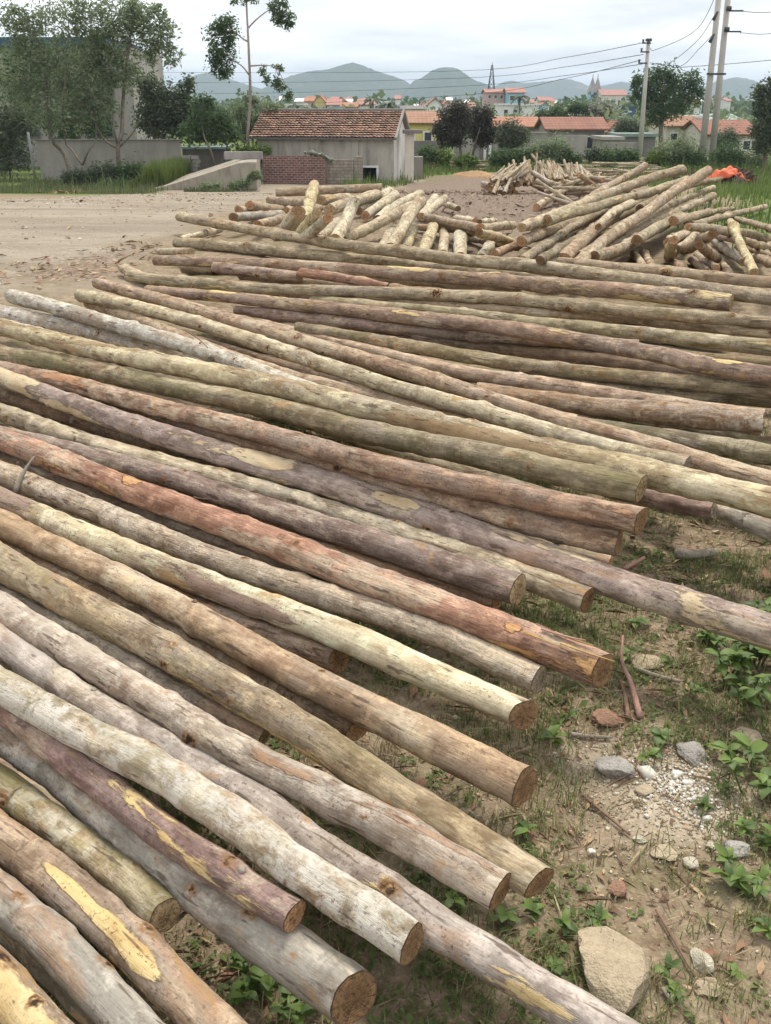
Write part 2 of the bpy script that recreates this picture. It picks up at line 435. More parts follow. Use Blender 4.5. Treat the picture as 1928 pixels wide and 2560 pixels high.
m_field = np.maximum(sstep(-.6, .8, poly_sd(gx, gy, FIELD) + 2 * wig(14, .6)), sstep(44, 56, gy) * (1 - m_road) * (1 - m_chip))
m_field = np.maximum(m_field, sstep(.5, -.5, poly_sd(gx, gy, ROAD) + 20 * (gy < 27)) * (gx < -4) * (gy > 25))
m_sand = sstep(-.10, .18, poly_sd(gx, gy, SANDPATCH) + .35 * wig(15, 3.0))

def ground_material():
    t = NT('soil'); v = t.obj()
    n1 = t.noise(v, 1.3, 5, .6); n2 = t.noise(v, 11, 5, .65); n3 = t.noise(v, 60, 4, .6); n4 = t.noise(v, 190, 2, .5)
    soil = t.mix(t.ramp(n1, .3, .7), (.225, .168, .112), (.325, .255, .175))
    soil = t.mix(t.ramp(n2, .42, .70), soil, (.115, .082, .05))
    soil = t.mix(t.math('MULTIPLY', t.ramp(n3, .52, .72), .7), soil, (.43, .35, .245))
    gn = t.noise(v, 3.1, 5, .65)
    soil = t.mix(t.math('MULTIPLY', t.ramp(gn, .5, .68), .6), soil, (.125, .135, .05))
    sand = t.mix(t.ramp(n3, .35, .65), (.37, .305, .22), (.52, .45, .345))
    c = t.mix(t.attr('m_sand'), soil, sand)
    rv = t.scale(v, .35, 1.4, 1)
    trk = t.noise(t.scale(v, .10, 1.5, 1), .9, 4, .55); r1 = t.noise(rv, 1.1, 5, .6); r2 = t.noise(rv, 6, 5, .7); r3 = t.noise(v, 22, 4, .65)
    road = t.mix(t.ramp(r1, .3, .7), (.235, .195, .145), (.335, .29, .225))
    road = t.mix(t.math('MULTIPLY', t.ramp(r2, .5, .74), .8), road, (.165, .13, .095))
    road = t.mix(t.math('MULTIPLY', t.ramp(r3, .55, .75), .6), road, (.54, .50, .43))
    road = t.mix(t.math('MULTIPLY', t.ramp(trk, .50, .62), .55), road, (.20, .165, .125))
    c = t.mix(t.attr('m_road'), c, road)
    chip = t.mix(t.ramp(r3, .35, .7), (.135, .098, .074), (.24, .182, .138))
    chip = t.mix(t.math('MULTIPLY', t.ramp(t.noise(v, 45, 3, .7), .56, .66), .8), chip, (.42, .345, .26))
    c = t.mix(t.attr('m_chip'), c, chip)
    bk = t.mix(t.ramp(t.noise(v, 16, 4, .7), .4, .65), (.15, .105, .075), (.33, .26, .19))
    c = t.mix(t.attr('m_bark'), c, bk)
    f1 = t.noise(v, .5, 6, .65)
    fld = t.mix(t.ramp(f1, .35, .7), (.085, .125, .035), (.15, .185, .06))
    fld = t.mix(t.ramp(t.noise(v, 3, 4, .7), .6, .75), fld, (.17, .14, .08))
    c = t.mix(t.attr('m_field'), c, fld)
    h = t.math('MULTIPLY_ADD', n3, .6, t.math('MULTIPLY_ADD', n4, .3, n2))
    return t.finish(c, .95, h, .6, .02, spec=.1)
gme = mesh_np('ground', np.c_[gx, gy, GZ.ravel()], quads, [ground_material()])
for nm, a in (('m_road', m_road), ('m_chip', m_chip), ('m_bark', m_bark), ('m_field', m_field), ('m_sand', m_sand)):
    add_attr(gme, nm, a)
tag(link(bpy.data.objects.new('ground', gme)), kind='structure')

# ------------------------------------------------------------------ hills
def hill_material():
    t = NT('wooded_hill'); v = t.obj()
    a = t.noise(v, .006, 5, .6); b = t.noise(v, .05, 4, .65)
    c = t.mix(t.ramp(a, .35, .65), (.040, .065, .030), (.075, .095, .045))
    c = t.mix(t.math('MULTIPLY', t.ramp(b, .45, .7), .8), c, (.022, .040, .020))
    c = t.mix(t.math('MULTIPLY', t.ramp(t.noise(v, .010, 3, .5), .64, .70), .6), c, (.20, .15, .10))
    return t.finish(c, .95, b, .8, 8.0, spec=.05)
HILLM = hill_material()
def hill(prof, dist, depth, seed):
    """prof: skyline points (photograph px); a real ridge of that skyline at distance dist"""
    P = np.array([at(u, v, dist) for u, v in prof])
    x = np.linspace(P[0, 0] - 150, P[-1, 0] + 150, 240); base = -4.0
    h = np.interp(x, P[:, 0], P[:, 2], left=base, right=base) - base
    k = np.ones(9) / 9; h = np.convolve(np.pad(h, 4, 'edge'), k, 'valid')
    yy = np.linspace(-depth, depth * 1.6, 60)
    X, Y = np.meshgrid(x, yy)
    bell = np.exp(-(Y / (depth * .55)) ** 2)
    nz = sum(vnoise(X, Y, f, seed + i) * a for i, (f, a) in enumerate(((.004, .30), (.011, .16), (.03, .09), (.09, .05))))
    Z = base - 1.0 + (h[None, :] + 1) * bell * (1 + (nz - .30) * (.30 + .9 * (1 - bell)))
    Z += 3.0 * (vnoise(X, Y, .13, seed + 9) - .5) * bell
    n0, n1 = X.shape; ii = np.arange(n0 * n1).reshape(n0, n1)
    q = np.stack([ii[:-1, :-1], ii[:-1, 1:], ii[1:, 1:], ii[1:, :-1]], -1).reshape(-1, 4)
    me = mesh_np('hill', np.c_[X.ravel(), Y.ravel() + dist, Z.ravel()], q, [HILLM])
    return tag(link(bpy.data.objects.new('hill', me)), kind='structure')
hill([(560, 262), (640, 228), (720, 190), (775, 178), (825, 175), (860, 162), (885, 158), (915, 168), (960, 185), (1015, 202), (1100, 262)], 2300, 420, 1)
hill([(985, 262), (1030, 202), (1060, 192), (1080, 172), (1108, 165), (1140, 168), (1160, 178), (1165, 190), (1200, 205), (1240, 222), (1300, 262)], 2100, 350, 5)
hill([(1180, 262), (1240, 212), (1275, 202), (1310, 210), (1360, 206), (1410, 198), (1440, 206), (1480, 222), (1530, 212), (1560, 206), (1610, 222), (1680, 262)], 3000, 420, 9)
hill([(1670, 262), (1740, 235), (1790, 208), (1830, 195), (1855, 193), (1890, 205), (1930, 225), (2010, 215), (2100, 262)], 2700, 380, 13)
hill([(300, 262), (420, 222), (470, 195), (515, 176), (545, 183), (600, 205), (660, 222), (740, 262)], 2600, 380, 17)
hill([(-500, 262), (-300, 190), (-100, 180), (100, 205), (250, 195), (330, 215), (430, 262)], 3000, 420, 21)
hill([(1000, 262), (1150, 212), (1330, 226), (1560, 235), (1700, 222), (1900, 236), (2200, 200), (2500, 262)], 3900, 520, 25)

# ------------------------------------------------------------------ logs
def catmull(P, n):
    P = np.asarray(P, float)
    if len(P) == 2: return P[0] + (P[1] - P[0]) * np.linspace(0, 1, n)[:, None]
    Q = np.vstack([2 * P[0] - P[1], P, 2 * P[-1] - P[-2]])
    c = np.r_[0, np.cumsum(np.linalg.norm(np.diff(P, axis=0), axis=1))]; s = np.linspace(0, c[-1], n)
    i = np.clip(np.searchsorted(c, s, side='right') - 1, 0, len(P) - 2); u = ((s - c[i]) / (c[i + 1] - c[i]))[:, None]
    p0, p1, p2, p3 = Q[i], Q[i + 1], Q[i + 2], Q[i + 3]
    return .5 * (2 * p1 + (p2 - p0) * u + (2 * p0 - 5 * p1 + 4 * p2 - p3) * u ** 2 + (3 * p1 - p0 - 3 * p2 + p3) * u ** 3)

# bark torn off in known places: log -> (share of length, angle round the log, half length m, half width rad)
PEELS = {'F3': [(.58, 1.3, .09, .30), (.65, 1.2, .13, .38), (.71, 1.0, .08, .45), (.86, 1.2, .05, .3)], 'F12': [(.15, .9, .75, 2.2), (.71, .15, .24, .55)],
 'F17': [(.23, 1.4, .25, .6), (.535, 1.2, .17, .7), (.65, 1.1, .13, .55), (.75, 1.5, .22, .45)], 'F8': [(.75, 1.3, .075, .7)], 'F14': [(.93, 1.0, .04, .35), (.70, 1.2, .035, .4), (.5, 1.3, .05, .4)], 'F1': [(.6, .9, .4, .5)],
 'B3': [(.9, 1.2, .15, .6), (.5, 1.2, .12, .5)], 'B7': [(.42, 1.2, .25, .7), (.6, 1.0, .12, .5), (.8, 1.3, .12, .5)]}
def make_log(name, P, Rd, style, seed, ds, ns, cut, knots=4.0, rough=1.5, peels=()):
    rg = np.random.default_rng(seed)
    P = np.asarray(P, float); Rd = np.asarray(Rd, float)
    c = np.r_[0, np.cumsum(np.linalg.norm(np.diff(P, axis=0), axis=1))]; Ln = c[-1]
    n = max(6, int(Ln / ds)); s = np.linspace(0, Ln, n)
    C = catmull(P, n); rad = np.interp(s, c, Rd)
    w = lambda a, b: sum(np.sin(s * rg.uniform(a, b) + rg.uniform(0, 6.28)) * rg.uniform(.4, 1) for _ in range(3)) / 3
    T = np.gradient(C, axis=0); T /= np.linalg.norm(T, axis=1)[:, None]
    up = np.array([0, 0, 1.0]); A = np.cross(T, up); A /= np.linalg.norm(A, axis=1)[:, None] + 1e-9; B = np.cross(A, T)
    C = C + A * (w(1.5, 4.5) * .20 * rad)[:, None] + B * (w(1.5, 4.5) * .12 * rad)[:, None]
    th = np.linspace(0, 2 * np.pi, ns, endpoint=False)
    f = 1 + rough * (.045 * w(3, 9)[:, None] + .035 * np.cos(2 * th[None] + 2 * w(.5, 1.5)[:, None]) + .02 * np.cos(3 * th[None] + 3 * w(.5, 2)[:, None]))
    g = rg.normal(size=(n, ns)) * .030 * rough
    for _ in range(2): g = (g + np.roll(g, 1, 1) + np.roll(g, -1, 1) + np.vstack([g[1:], g[-1:]]) + np.vstack([g[:1], g[:-1]])) / 3.2
    f = f + g
    kn = np.zeros((n, ns))
    for _ in range(rg.poisson(knots * Ln)):
        s0 = rg.uniform(.08, Ln - .08) if Ln > .3 else Ln / 2; t0 = rg.uniform(0, 6.283); sz = rg.uniform(.011, .028) * (1 if ds < .04 else 1.8)
        r0 = float(np.interp(s0, s, rad))
        dt = (th - t0 + np.pi) % (2 * np.pi) - np.pi
        d2 = ((s - s0)[:, None] / (sz * 1.35)) ** 2 + (dt[None] * r0 / sz) ** 2
        b = np.exp(-d2); f = f + b * (sz * rg.uniform(.15, .60) / r0) - .55 * np.exp(-d2 * 5) * (sz * .25 / r0)
        f = f + .6 * np.exp(-d2 / 7) * sz * .2 / r0
        if rg.random() < .75: kn = np.maximum(kn, np.exp(-d2 * 1.4) * rg.uniform(.6, 1.0))
    rr = rad[:, None] * f
    lx, ly = rr * np.cos(th), rr * np.sin(th)
    V = C[:, None] + A[:, None] * lx[..., None] + B[:, None] * ly[..., None]
    for e, sg in ((0, -1), (-1, 1)):
        tx, ty = rg.normal(0, .15, 2)
        V[e] = V[e] + T[e] * (lx[e] * tx + ly[e] * ty + rg.normal(0, .014, ns) * rad[e])[:, None]
    org = C.mean(0); org[2] = min(C[0, 2] - rad[0], C[-1, 2] - rad[-1])
    V = V - org
    ii = np.arange(n * ns).reshape(n, ns)
    q = np.stack([ii[:-1], np.roll(ii[:-1], -1, 1), np.roll(ii[1:], -1, 1), ii[1:]], -1).reshape(-1, 4)
    lc = np.stack([np.broadcast_to(s[:, None], (n, ns)), lx, ly], -1)
    me = mesh_np('bark', V.reshape(-1, 3), q, [bark_mat(style)])
    add_attr(me, 'lc', lc.reshape(-1, 3), 'FLOAT_VECTOR'); add_attr(me, 'knot', kn.ravel())
    pm = np.zeros((n, ns))
    for f_, a_, hl, hw in peels:
        dt = (th - a_ + np.pi) % (2 * np.pi) - np.pi
        pm = np.maximum(pm, np.clip(1.3 * (1 - ((s - f_ * Ln) / (hl * 1.35)) ** 2)[:, None] - ((dt / (hw * 1.3)) ** 2)[None], 0, 1))
    add_attr(me, 'peeled', pm.ravel())
    o = empty(name, org)
    link(bpy.data.objects.new('bark', me), o)
    for e, sg in ((0, -1), (-1, 1)):                    # sawn faces
        ring = V[e]; cen = ring.mean(0); vs = []; ls = []
        k = 4 if ns > 12 else 2
        for j in range(k):
            q_ = 1 - j / k
            bumpz = rg.normal(0, .02, ns)[:, None] * rad[e] * (0 if j == 0 else 1)
            vs.append(cen + (ring - cen) * (q_ if j else 1.0) + sg * T[e] * (.0015 + bumpz + (.02 * rad[e] if j else 0)))
            ls.append(np.c_[np.zeros(ns), np.cos(th) * q_, np.sin(th) * q_])
        vs.append((cen + sg * T[e] * (.0015 + .02 * rad[e]))[None]); ls.append(np.zeros((1, 3)))
        jj = np.arange(k * ns).reshape(k, ns)
        tr = []
        for j in range(k - 1):
            a, b = jj[j], jj[j + 1]
            tr += [np.c_[a, np.roll(a, -1), np.roll(b, -1)], np.c_[a, np.roll(b, -1), b]]
        a = jj[k - 1]; tr.append(np.c_[a, np.roll(a, -1), np.full(ns, k * ns)])
        tr = np.vstack(tr)
        if sg < 0: tr = tr[:, ::-1]
        cm = mesh_np('cut_end', np.vstack(vs), tr, [cut], smooth=False)
        add_attr(cm, 'lc', np.vstack(ls), 'FLOAT_VECTOR')
        link(bpy.data.objects.new('cut_end', cm), o)
    return o, dict(C=C, rad=rad, s=s, org=org, T=T, A=A, B=B)

LOGS = {
 'C1': ([(-2.221, 20.846, 0.082), (-0.082, 21.015, 0.170)], [0.0892, 0.0897], 'tan'),
 'C24': ([(1.244, 17.571, 0.074), (1.067, 18.729, 0.065)], [0.0515, 0.0548], 'short'),
 'C21': ([(0.867, 18.105, 0.214), (0.575, 16.463, 0.065)], [0.0776, 0.0710], 'short'),
 'C19': ([(0.651, 19.241, 0.178), (0.076, 17.627, 0.082)], [0.0898, 0.0827], 'short'),
 'C4': ([(-2.205, 15.309, 0.266), (-2.088, 16.978, 0.065)], [0.0599, 0.0665], 'short'),
 'C2': ([(-2.149, 19.000, 0.091), (-1.265, 17.609, 0.143)], [0.0815, 0.0756], 'tan'),
 'C3': ([(-2.084, 15.690, 0.301), (-1.758, 17.274, 0.082)], [0.0735, 0.0811], 'tan'),
 'C10': ([(-1.130, 17.882, 0.179), (-0.715, 19.515, 0.091)], [0.0907, 0.0988], 'tan'),
 'C7': ([(-1.540, 15.992, 0.178), (-1.130, 17.627, 0.082)], [0.0626, 0.0689], 'tan'),
 'C5': ([(-2.129, 14.276, 0.266), (-1.622, 15.919, 0.143)], [0.0616, 0.0686], 'greysmooth'),
 'C6': ([(-1.765, 13.972, 0.196), (-1.569, 15.672, 0.108)], [0.0660, 0.0738], 'tan'),
 'C22': ([(1.013, 17.687, 0.222), (0.565, 15.989, 0.100)], [0.0758, 0.0690], 'short'),
 'C33': ([(1.124, 16.273, 0.047), (1.301, 14.656, 0.178)], [0.0479, 0.0432], 'short'),
 'C34': ([(1.704, 15.830, 0.056), (1.319, 14.215, 0.213)], [0.0404, 0.0363], 'short'),
 'C16a': ([(-0.452, 17.232, 0.073), (0.081, 18.835, 0.266)], [0.0742, 0.0805], 'short'),
 'C12': ([(-0.898, 16.400, 0.170), (-0.153, 17.901, 0.284)], [0.0898, 0.0975], 'short2'),
 'C16b': ([(-0.321, 16.382, 0.073), (0.174, 17.931, 0.275)], [0.0771, 0.0837], 'short'),
 'C20': ([(0.184, 17.461, 0.143), (-0.117, 15.722, 0.091)], [0.0819, 0.0741], 'short'),
 'C8': ([(-1.044, 15.132, 0.643), (-1.019, 12.977, 0.372)], [0.0733, 0.0637], 'short3'),
 'C11': ([(-0.775, 11.705, 0.564), (-1.034, 12.363, 0.275)], [0.0596, 0.0634], 'short3'),
 'C13': ([(-0.656, 11.528, 0.529), (-0.963, 12.181, 0.240)], [0.0634, 0.0674], 'short'),
 'C9': ([(-1.071, 12.493, 0.511), (-1.280, 12.978, 0.214)], [0.0929, 0.0973], 'short'),
 'C14': ([(-0.695, 15.240, 0.100), (-0.906, 13.554, 0.065)], [0.0779, 0.0697], 'short2'),
 'C27': ([(0.501, 14.956, 0.056), (1.182, 13.382, 0.178)], [0.0530, 0.0475], 'tan'),
 'C26': ([(0.651, 14.521, 0.170), (1.114, 12.892, 0.214)], [0.0457, 0.0407], 'tan'),
 'C25': ([(0.591, 14.480, 0.240), (1.171, 12.596, 0.301)], [0.0625, 0.0546], 'tan'),
 'C35': ([(1.732, 13.840, 0.205), (1.138, 12.242, 0.345)], [0.0599, 0.0531], 'short2'),
 'C37': ([(1.075, 13.880, 0.047), (1.441, 12.281, 0.143)], [0.0521, 0.0463], 'greentan'),
 'C38': ([(0.091, 14.370, 0.082), (-0.045, 12.659, 0.056)], [0.0680, 0.0603], 'short'),
 'C17': ([(0.400, 15.043, 0.353), (-0.547, 13.032, 0.108)], [0.0793, 0.0696], 'short2'),
 'C15': ([(-0.411, 13.673, 0.537), (-0.469, 13.530, 0.417), (-0.514, 12.990, 0.343), (-0.553, 12.472, 0.296), (-0.593, 11.886, 0.248)], [0.0800, 0.0795, 0.0766, 0.0738, 0.0706], 'short'),
 'C28': ([(0.379, 14.139, 0.135), (0.237, 12.405, 0.065)], [0.0780, 0.0690], 'short3'),
 'C18': ([(0.472, 14.222, 0.485), (0.057, 12.051, 0.135)], [0.0832, 0.0718], 'short2'),
 'C32': ([(0.994, 10.769, 0.467), (1.539, 12.292, 0.170)], [0.0467, 0.0536], 'short3'),
 'C29': ([(0.636, 13.682, 0.196), (0.450, 12.026, 0.073)], [0.0727, 0.0646], 'short3'),
 'C30': ([(0.803, 13.747, 0.126), (0.692, 12.082, 0.056)], [0.0678, 0.0601], 'short2'),
 'C31': ([(0.967, 13.083, 0.152), (0.852, 11.375, 0.108)], [0.0853, 0.0748], 'short'),
 'C36': ([(1.297, 12.486, 0.117), (1.034, 10.810, 0.187)], [0.0644, 0.0560], 'short'),
 'C40': ([(-2.391, 14.681, 0.047), (-2.675, 13.156, 0.108)], [0.0434, 0.0390], 'short'),
 'C39': ([(-2.779, 12.396, 0.047), (-2.189, 11.379, 0.187)], [0.0443, 0.0407], 'short2'),
 'D1b': ([(2.621, 15.325, 0.178), (3.188, 16.627, 0.255), (3.861, 18.187, 0.341), (4.511, 19.622, 0.435), (5.071, 20.266, 0.633)], [0.0601, 0.0632, 0.0670, 0.0703, 0.0702], 'tan'),
 'D1': ([(2.041, 13.894, 0.178), (2.354, 14.502, 0.218), (2.816, 15.406, 0.274), (3.193, 16.104, 0.318), (3.735, 17.034, 0.376), (4.172, 17.755, 0.425), (4.627, 18.457, 0.480), (5.200, 19.109, 0.556), (5.578, 19.348, 0.625)], [0.0711, 0.0728, 0.0752, 0.0770, 0.0792, 0.0809, 0.0823, 0.0828, 0.0820], 'greentan'),
 'D16': ([(3.045, 15.297, 0.065), (3.633, 16.479, 0.096), (4.295, 17.746, 0.129), (4.942, 18.980, 0.161), (5.814, 20.639, 0.205)], [0.0662, 0.0677, 0.0690, 0.0703, 0.0721], 'tan'),
 'D17': ([(2.535, 13.458, 0.056), (2.953, 14.269, 0.100), (3.542, 15.387, 0.160), (4.212, 16.609, 0.226), (4.820, 17.710, 0.288), (5.455, 18.731, 0.352), (6.182, 19.527, 0.415)], [0.0586, 0.0585, 0.0584, 0.0579, 0.0574, 0.0563, 0.0529], 'darkmoss'),
 'D19': ([(3.488, 14.853, 0.056), (4.114, 16.055, 0.097), (4.838, 17.434, 0.144), (5.514, 18.608, 0.185), (6.413, 20.156, 0.240)], [0.0527, 0.0518, 0.0507, 0.0491, 0.0469], 'greentan'),
 'D18': ([(3.555, 14.293, 0.388), (4.250, 15.925, 0.401), (5.055, 17.711, 0.415), (5.626, 18.547, 0.423), (6.352, 19.597, 0.432)], [0.0559, 0.0556, 0.0545, 0.0506, 0.0455], 'moss'),
 'D5': ([(1.185, 10.949, 0.223), (1.445, 11.649, 0.193), (1.749, 12.531, 0.155), (2.052, 13.439, 0.117), (2.463, 14.670, 0.065)], [0.0457, 0.0491, 0.0534, 0.0577, 0.0636], 'redtan'),
 'D6': ([(1.517, 11.260, 0.458), (1.860, 12.241, 0.436), (2.266, 13.399, 0.410), (2.665, 14.489, 0.386), (3.214, 15.977, 0.353)], [0.0510, 0.0534, 0.0563, 0.0588, 0.0623], 'short2'),
 'D4': ([(1.500, 11.172, 0.318), (1.869, 12.146, 0.291), (2.299, 13.246, 0.260), (2.728, 14.331, 0.229), (3.324, 15.835, 0.187)], [0.0597, 0.0629, 0.0663, 0.0697, 0.0744], 'tan'),
 'D7b': ([(1.493, 9.702, 0.327), (1.785, 10.551, 0.297), (2.132, 11.568, 0.261), (2.502, 12.724, 0.220), (3.036, 14.399, 0.161)], [0.0445, 0.0466, 0.0491, 0.0522, 0.0566], 'darkmoss'),
 'D7': ([(1.467, 10.755, 0.178), (1.836, 11.758, 0.193), (2.277, 12.949, 0.210), (2.713, 14.035, 0.226), (3.312, 15.502, 0.248)], [0.0515, 0.0536, 0.0560, 0.0580, 0.0607], 'greentan'),
 'D2': ([(1.929, 12.125, 0.450), (2.183, 12.544, 0.457), (2.550, 13.157, 0.466), (2.852, 13.679, 0.474), (3.287, 14.405, 0.486), (3.627, 14.924, 0.494), (4.003, 15.533, 0.504), (4.623, 16.716, 0.522), (5.160, 17.757, 0.538)], [0.0667, 0.0664, 0.0661, 0.0659, 0.0655, 0.0649, 0.0644, 0.0648, 0.0653], 'green'),
 'D8': ([(1.840, 10.374, 0.240), (2.157, 11.329, 0.247), (2.534, 12.460, 0.255), (2.918, 13.602, 0.263), (3.459, 15.213, 0.275)], [0.0744, 0.0762, 0.0783, 0.0804, 0.0833], 'tan'),
 'D9': ([(2.375, 11.338, 0.458), (2.655, 12.299, 0.448), (2.952, 13.210, 0.438), (3.199, 13.830, 0.432), (3.517, 14.628, 0.423)], [0.0402, 0.0460, 0.0519, 0.0567, 0.0628], 'short2'),
 'D15': ([(2.102, 10.863, 0.205), (2.462, 11.653, 0.221), (2.968, 12.675, 0.242), (3.534, 13.706, 0.264), (4.053, 14.653, 0.284), (4.633, 15.683, 0.306), (5.452, 17.083, 0.336)], [0.0519, 0.0520, 0.0517, 0.0507, 0.0498, 0.0486, 0.0465], 'tan'),
 'D14': ([(2.071, 10.483, 0.196), (2.402, 11.199, 0.212), (2.875, 12.186, 0.234), (3.425, 13.308, 0.259), (3.923, 14.278, 0.281), (4.461, 15.239, 0.304), (5.237, 16.619, 0.336)], [0.0502, 0.0498, 0.0490, 0.0479, 0.0467, 0.0448, 0.0421], 'greentan'),
 'D10': ([(1.899, 9.986, 0.240), (2.143, 10.552, 0.277), (2.512, 11.411, 0.330), (2.824, 12.082, 0.370), (3.295, 13.066, 0.427), (3.705, 13.951, 0.477), (4.171, 14.966, 0.536), (4.817, 16.222, 0.632), (5.206, 16.747, 0.739)], [0.0598, 0.0618, 0.0648, 0.0670, 0.0702, 0.0731, 0.0765, 0.0802, 0.0807], 'tan'),
 'D11': ([(2.141, 10.296, 0.275), (2.313, 10.540, 0.268), (2.568, 11.018, 0.256), (2.910, 11.869, 0.235), (3.216, 12.612, 0.216), (3.546, 13.379, 0.197), (4.017, 14.469, 0.170)], [0.0615, 0.0617, 0.0627, 0.0656, 0.0681, 0.0705, 0.0740], 'greentan'),
 'D38': ([(2.647, 10.245, 0.178), (3.018, 12.222, 0.056)], [0.0348, 0.0413], 'short2'),
 'D39': ([(2.733, 10.245, 0.178), (3.115, 12.165, 0.073)], [0.0348, 0.0411], 'tan'),
 'D22': ([(5.547, 16.518, 0.047), (4.966, 13.073, 0.248), (4.800, 12.089, 0.305)], [0.0454, 0.0412, 0.0412], 'greentan'),
 'D24': ([(4.572, 14.184, 0.038), (3.932, 11.207, 0.318)], [0.0420, 0.0333], 'purple'),
 'D26': ([(4.594, 12.783, 0.030), (3.996, 10.413, 0.275), (3.801, 9.641, 0.355)], [0.0305, 0.0269, 0.0269], 'greentan'),
 'D23': ([(3.589, 10.167, 0.458), (4.885, 12.766, 0.047), (5.326, 13.652, 0.046)], [0.0362, 0.0507, 0.0507], 'tan'),
 'D25': ([(4.388, 11.977, 0.047), (3.687, 9.580, 0.318), (3.408, 8.626, 0.426)], [0.0477, 0.0402, 0.0402], 'tan'),
 'D20': ([(4.186, 13.888, 0.205), (4.715, 14.755, 0.179), (5.312, 15.733, 0.151), (5.871, 16.621, 0.124), (6.590, 17.746, 0.091)], [0.0492, 0.0484, 0.0475, 0.0465, 0.0451], 'greentan'),
 'D32': ([(3.222, 11.521, 0.266), (4.283, 14.358, 0.056)], [0.0593, 0.0623], 'short2'),
 'D33': ([(3.396, 11.685, 0.178), (4.283, 13.976, 0.073)], [0.0394, 0.0442], 'short2'),
 'D21': ([(2.897, 9.731, 0.634), (3.496, 10.948, 0.478), (4.101, 12.023, 0.333), (4.610, 12.817, 0.201), (5.137, 13.469, 0.065), (6.068, 14.620, 0.058)], [0.0383, 0.0454, 0.0523, 0.0581, 0.0639, 0.0639], 'greentan'),
 'D12': ([(2.780, 11.166, 0.336), (3.109, 12.011, 0.312), (3.482, 12.944, 0.285), (3.820, 13.738, 0.262), (4.270, 14.791, 0.231)], [0.0552, 0.0574, 0.0597, 0.0615, 0.0638], 'green'),
 'D13': ([(3.774, 13.374, 0.301), (4.314, 14.533, 0.238), (4.899, 15.723, 0.173), (5.400, 16.641, 0.122), (6.055, 17.837, 0.056)], [0.0683, 0.0631, 0.0561, 0.0485, 0.0384], 'greentan'),
 'D28': ([(3.931, 11.004, 0.117), (4.381, 13.447, 0.047)], [0.0417, 0.0452], 'greysmooth'),
 'D31': ([(3.332, 11.812, 0.056), (2.692, 9.447, 0.546)], [0.0588, 0.0411], 'short3'),
 'D30': ([(3.493, 11.711, 0.170), (3.008, 9.312, 0.616)], [0.0628, 0.0423], 'tan'),
 'D37': ([(2.859, 9.547, 0.248), (3.320, 11.490, 0.047)], [0.0363, 0.0413], 'redtan'),
 'D34': ([(3.172, 9.863, 0.196), (3.597, 11.809, 0.038)], [0.0375, 0.0424], 'tan'),
 'D35': ([(3.351, 10.138, 0.178), (3.741, 12.079, 0.047)], [0.0385, 0.0433], 'tan'),
 'D29': ([(3.876, 11.746, 0.056), (2.948, 9.484, 0.494)], [0.0585, 0.0414], 'redtan'),
 'D36': ([(3.399, 9.799, 0.144), (3.871, 11.484, 0.030)], [0.0295, 0.0321], 'short2'),
 'D27': ([(3.209, 8.685, 0.362), (3.323, 9.201, 0.402), (3.450, 9.772, 0.448), (3.571, 10.312, 0.493), (3.721, 10.985, 0.555)], [0.0400, 0.0389, 0.0375, 0.0363, 0.0345], 'short3'),
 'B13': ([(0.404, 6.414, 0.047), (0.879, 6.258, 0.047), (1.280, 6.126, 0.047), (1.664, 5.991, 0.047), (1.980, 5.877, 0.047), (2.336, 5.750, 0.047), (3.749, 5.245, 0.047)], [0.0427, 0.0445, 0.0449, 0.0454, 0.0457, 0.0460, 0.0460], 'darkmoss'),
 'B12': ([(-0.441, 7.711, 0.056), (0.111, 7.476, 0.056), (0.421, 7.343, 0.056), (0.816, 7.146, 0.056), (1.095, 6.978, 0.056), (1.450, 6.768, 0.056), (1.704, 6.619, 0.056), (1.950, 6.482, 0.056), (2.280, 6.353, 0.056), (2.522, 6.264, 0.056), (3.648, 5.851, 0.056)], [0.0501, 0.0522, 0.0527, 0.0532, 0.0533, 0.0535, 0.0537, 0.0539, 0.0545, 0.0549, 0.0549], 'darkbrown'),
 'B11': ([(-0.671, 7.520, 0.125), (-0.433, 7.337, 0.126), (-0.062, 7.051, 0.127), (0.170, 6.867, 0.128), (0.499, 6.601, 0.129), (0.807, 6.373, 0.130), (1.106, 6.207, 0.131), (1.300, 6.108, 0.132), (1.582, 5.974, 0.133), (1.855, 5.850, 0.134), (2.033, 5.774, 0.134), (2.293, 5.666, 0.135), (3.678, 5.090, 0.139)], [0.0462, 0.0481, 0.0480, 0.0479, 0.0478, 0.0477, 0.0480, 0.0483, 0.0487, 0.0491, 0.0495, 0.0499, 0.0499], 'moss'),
 'B10': ([(-1.232, 8.115, 0.143), (-1.057, 8.018, 0.144), (-0.693, 7.817, 0.145), (-0.234, 7.580, 0.146), (0.095, 7.420, 0.147), (0.514, 7.232, 0.149), (0.818, 7.108, 0.149), (1.112, 6.988, 0.150), (1.490, 6.833, 0.151), (1.764, 6.721, 0.152)], [0.0439, 0.0457, 0.0460, 0.0466, 0.0470, 0.0477, 0.0482, 0.0488, 0.0494, 0.0499], 'purple'),
 'B1b': ([(1.735, 9.968, 0.266), (1.995, 9.709, 0.274), (2.303, 9.406, 0.282), (2.597, 9.130, 0.291), (2.820, 8.921, 0.297), (3.037, 8.728, 0.303), (3.295, 8.499, 0.310), (4.642, 7.305, 0.347)], [0.0557, 0.0555, 0.0552, 0.0550, 0.0549, 0.0548, 0.0547, 0.0547], 'tan'),
 'B14': ([(-2.230, 10.951, 0.056), (-1.680, 10.951, 0.056), (-0.983, 10.842, 0.056), (-0.293, 10.454, 0.056), (0.225, 10.140, 0.056), (0.710, 9.795, 0.056), (1.274, 9.388, 0.056)], [0.0526, 0.0545, 0.0564, 0.0569, 0.0571, 0.0570, 0.0569], 'tan'),
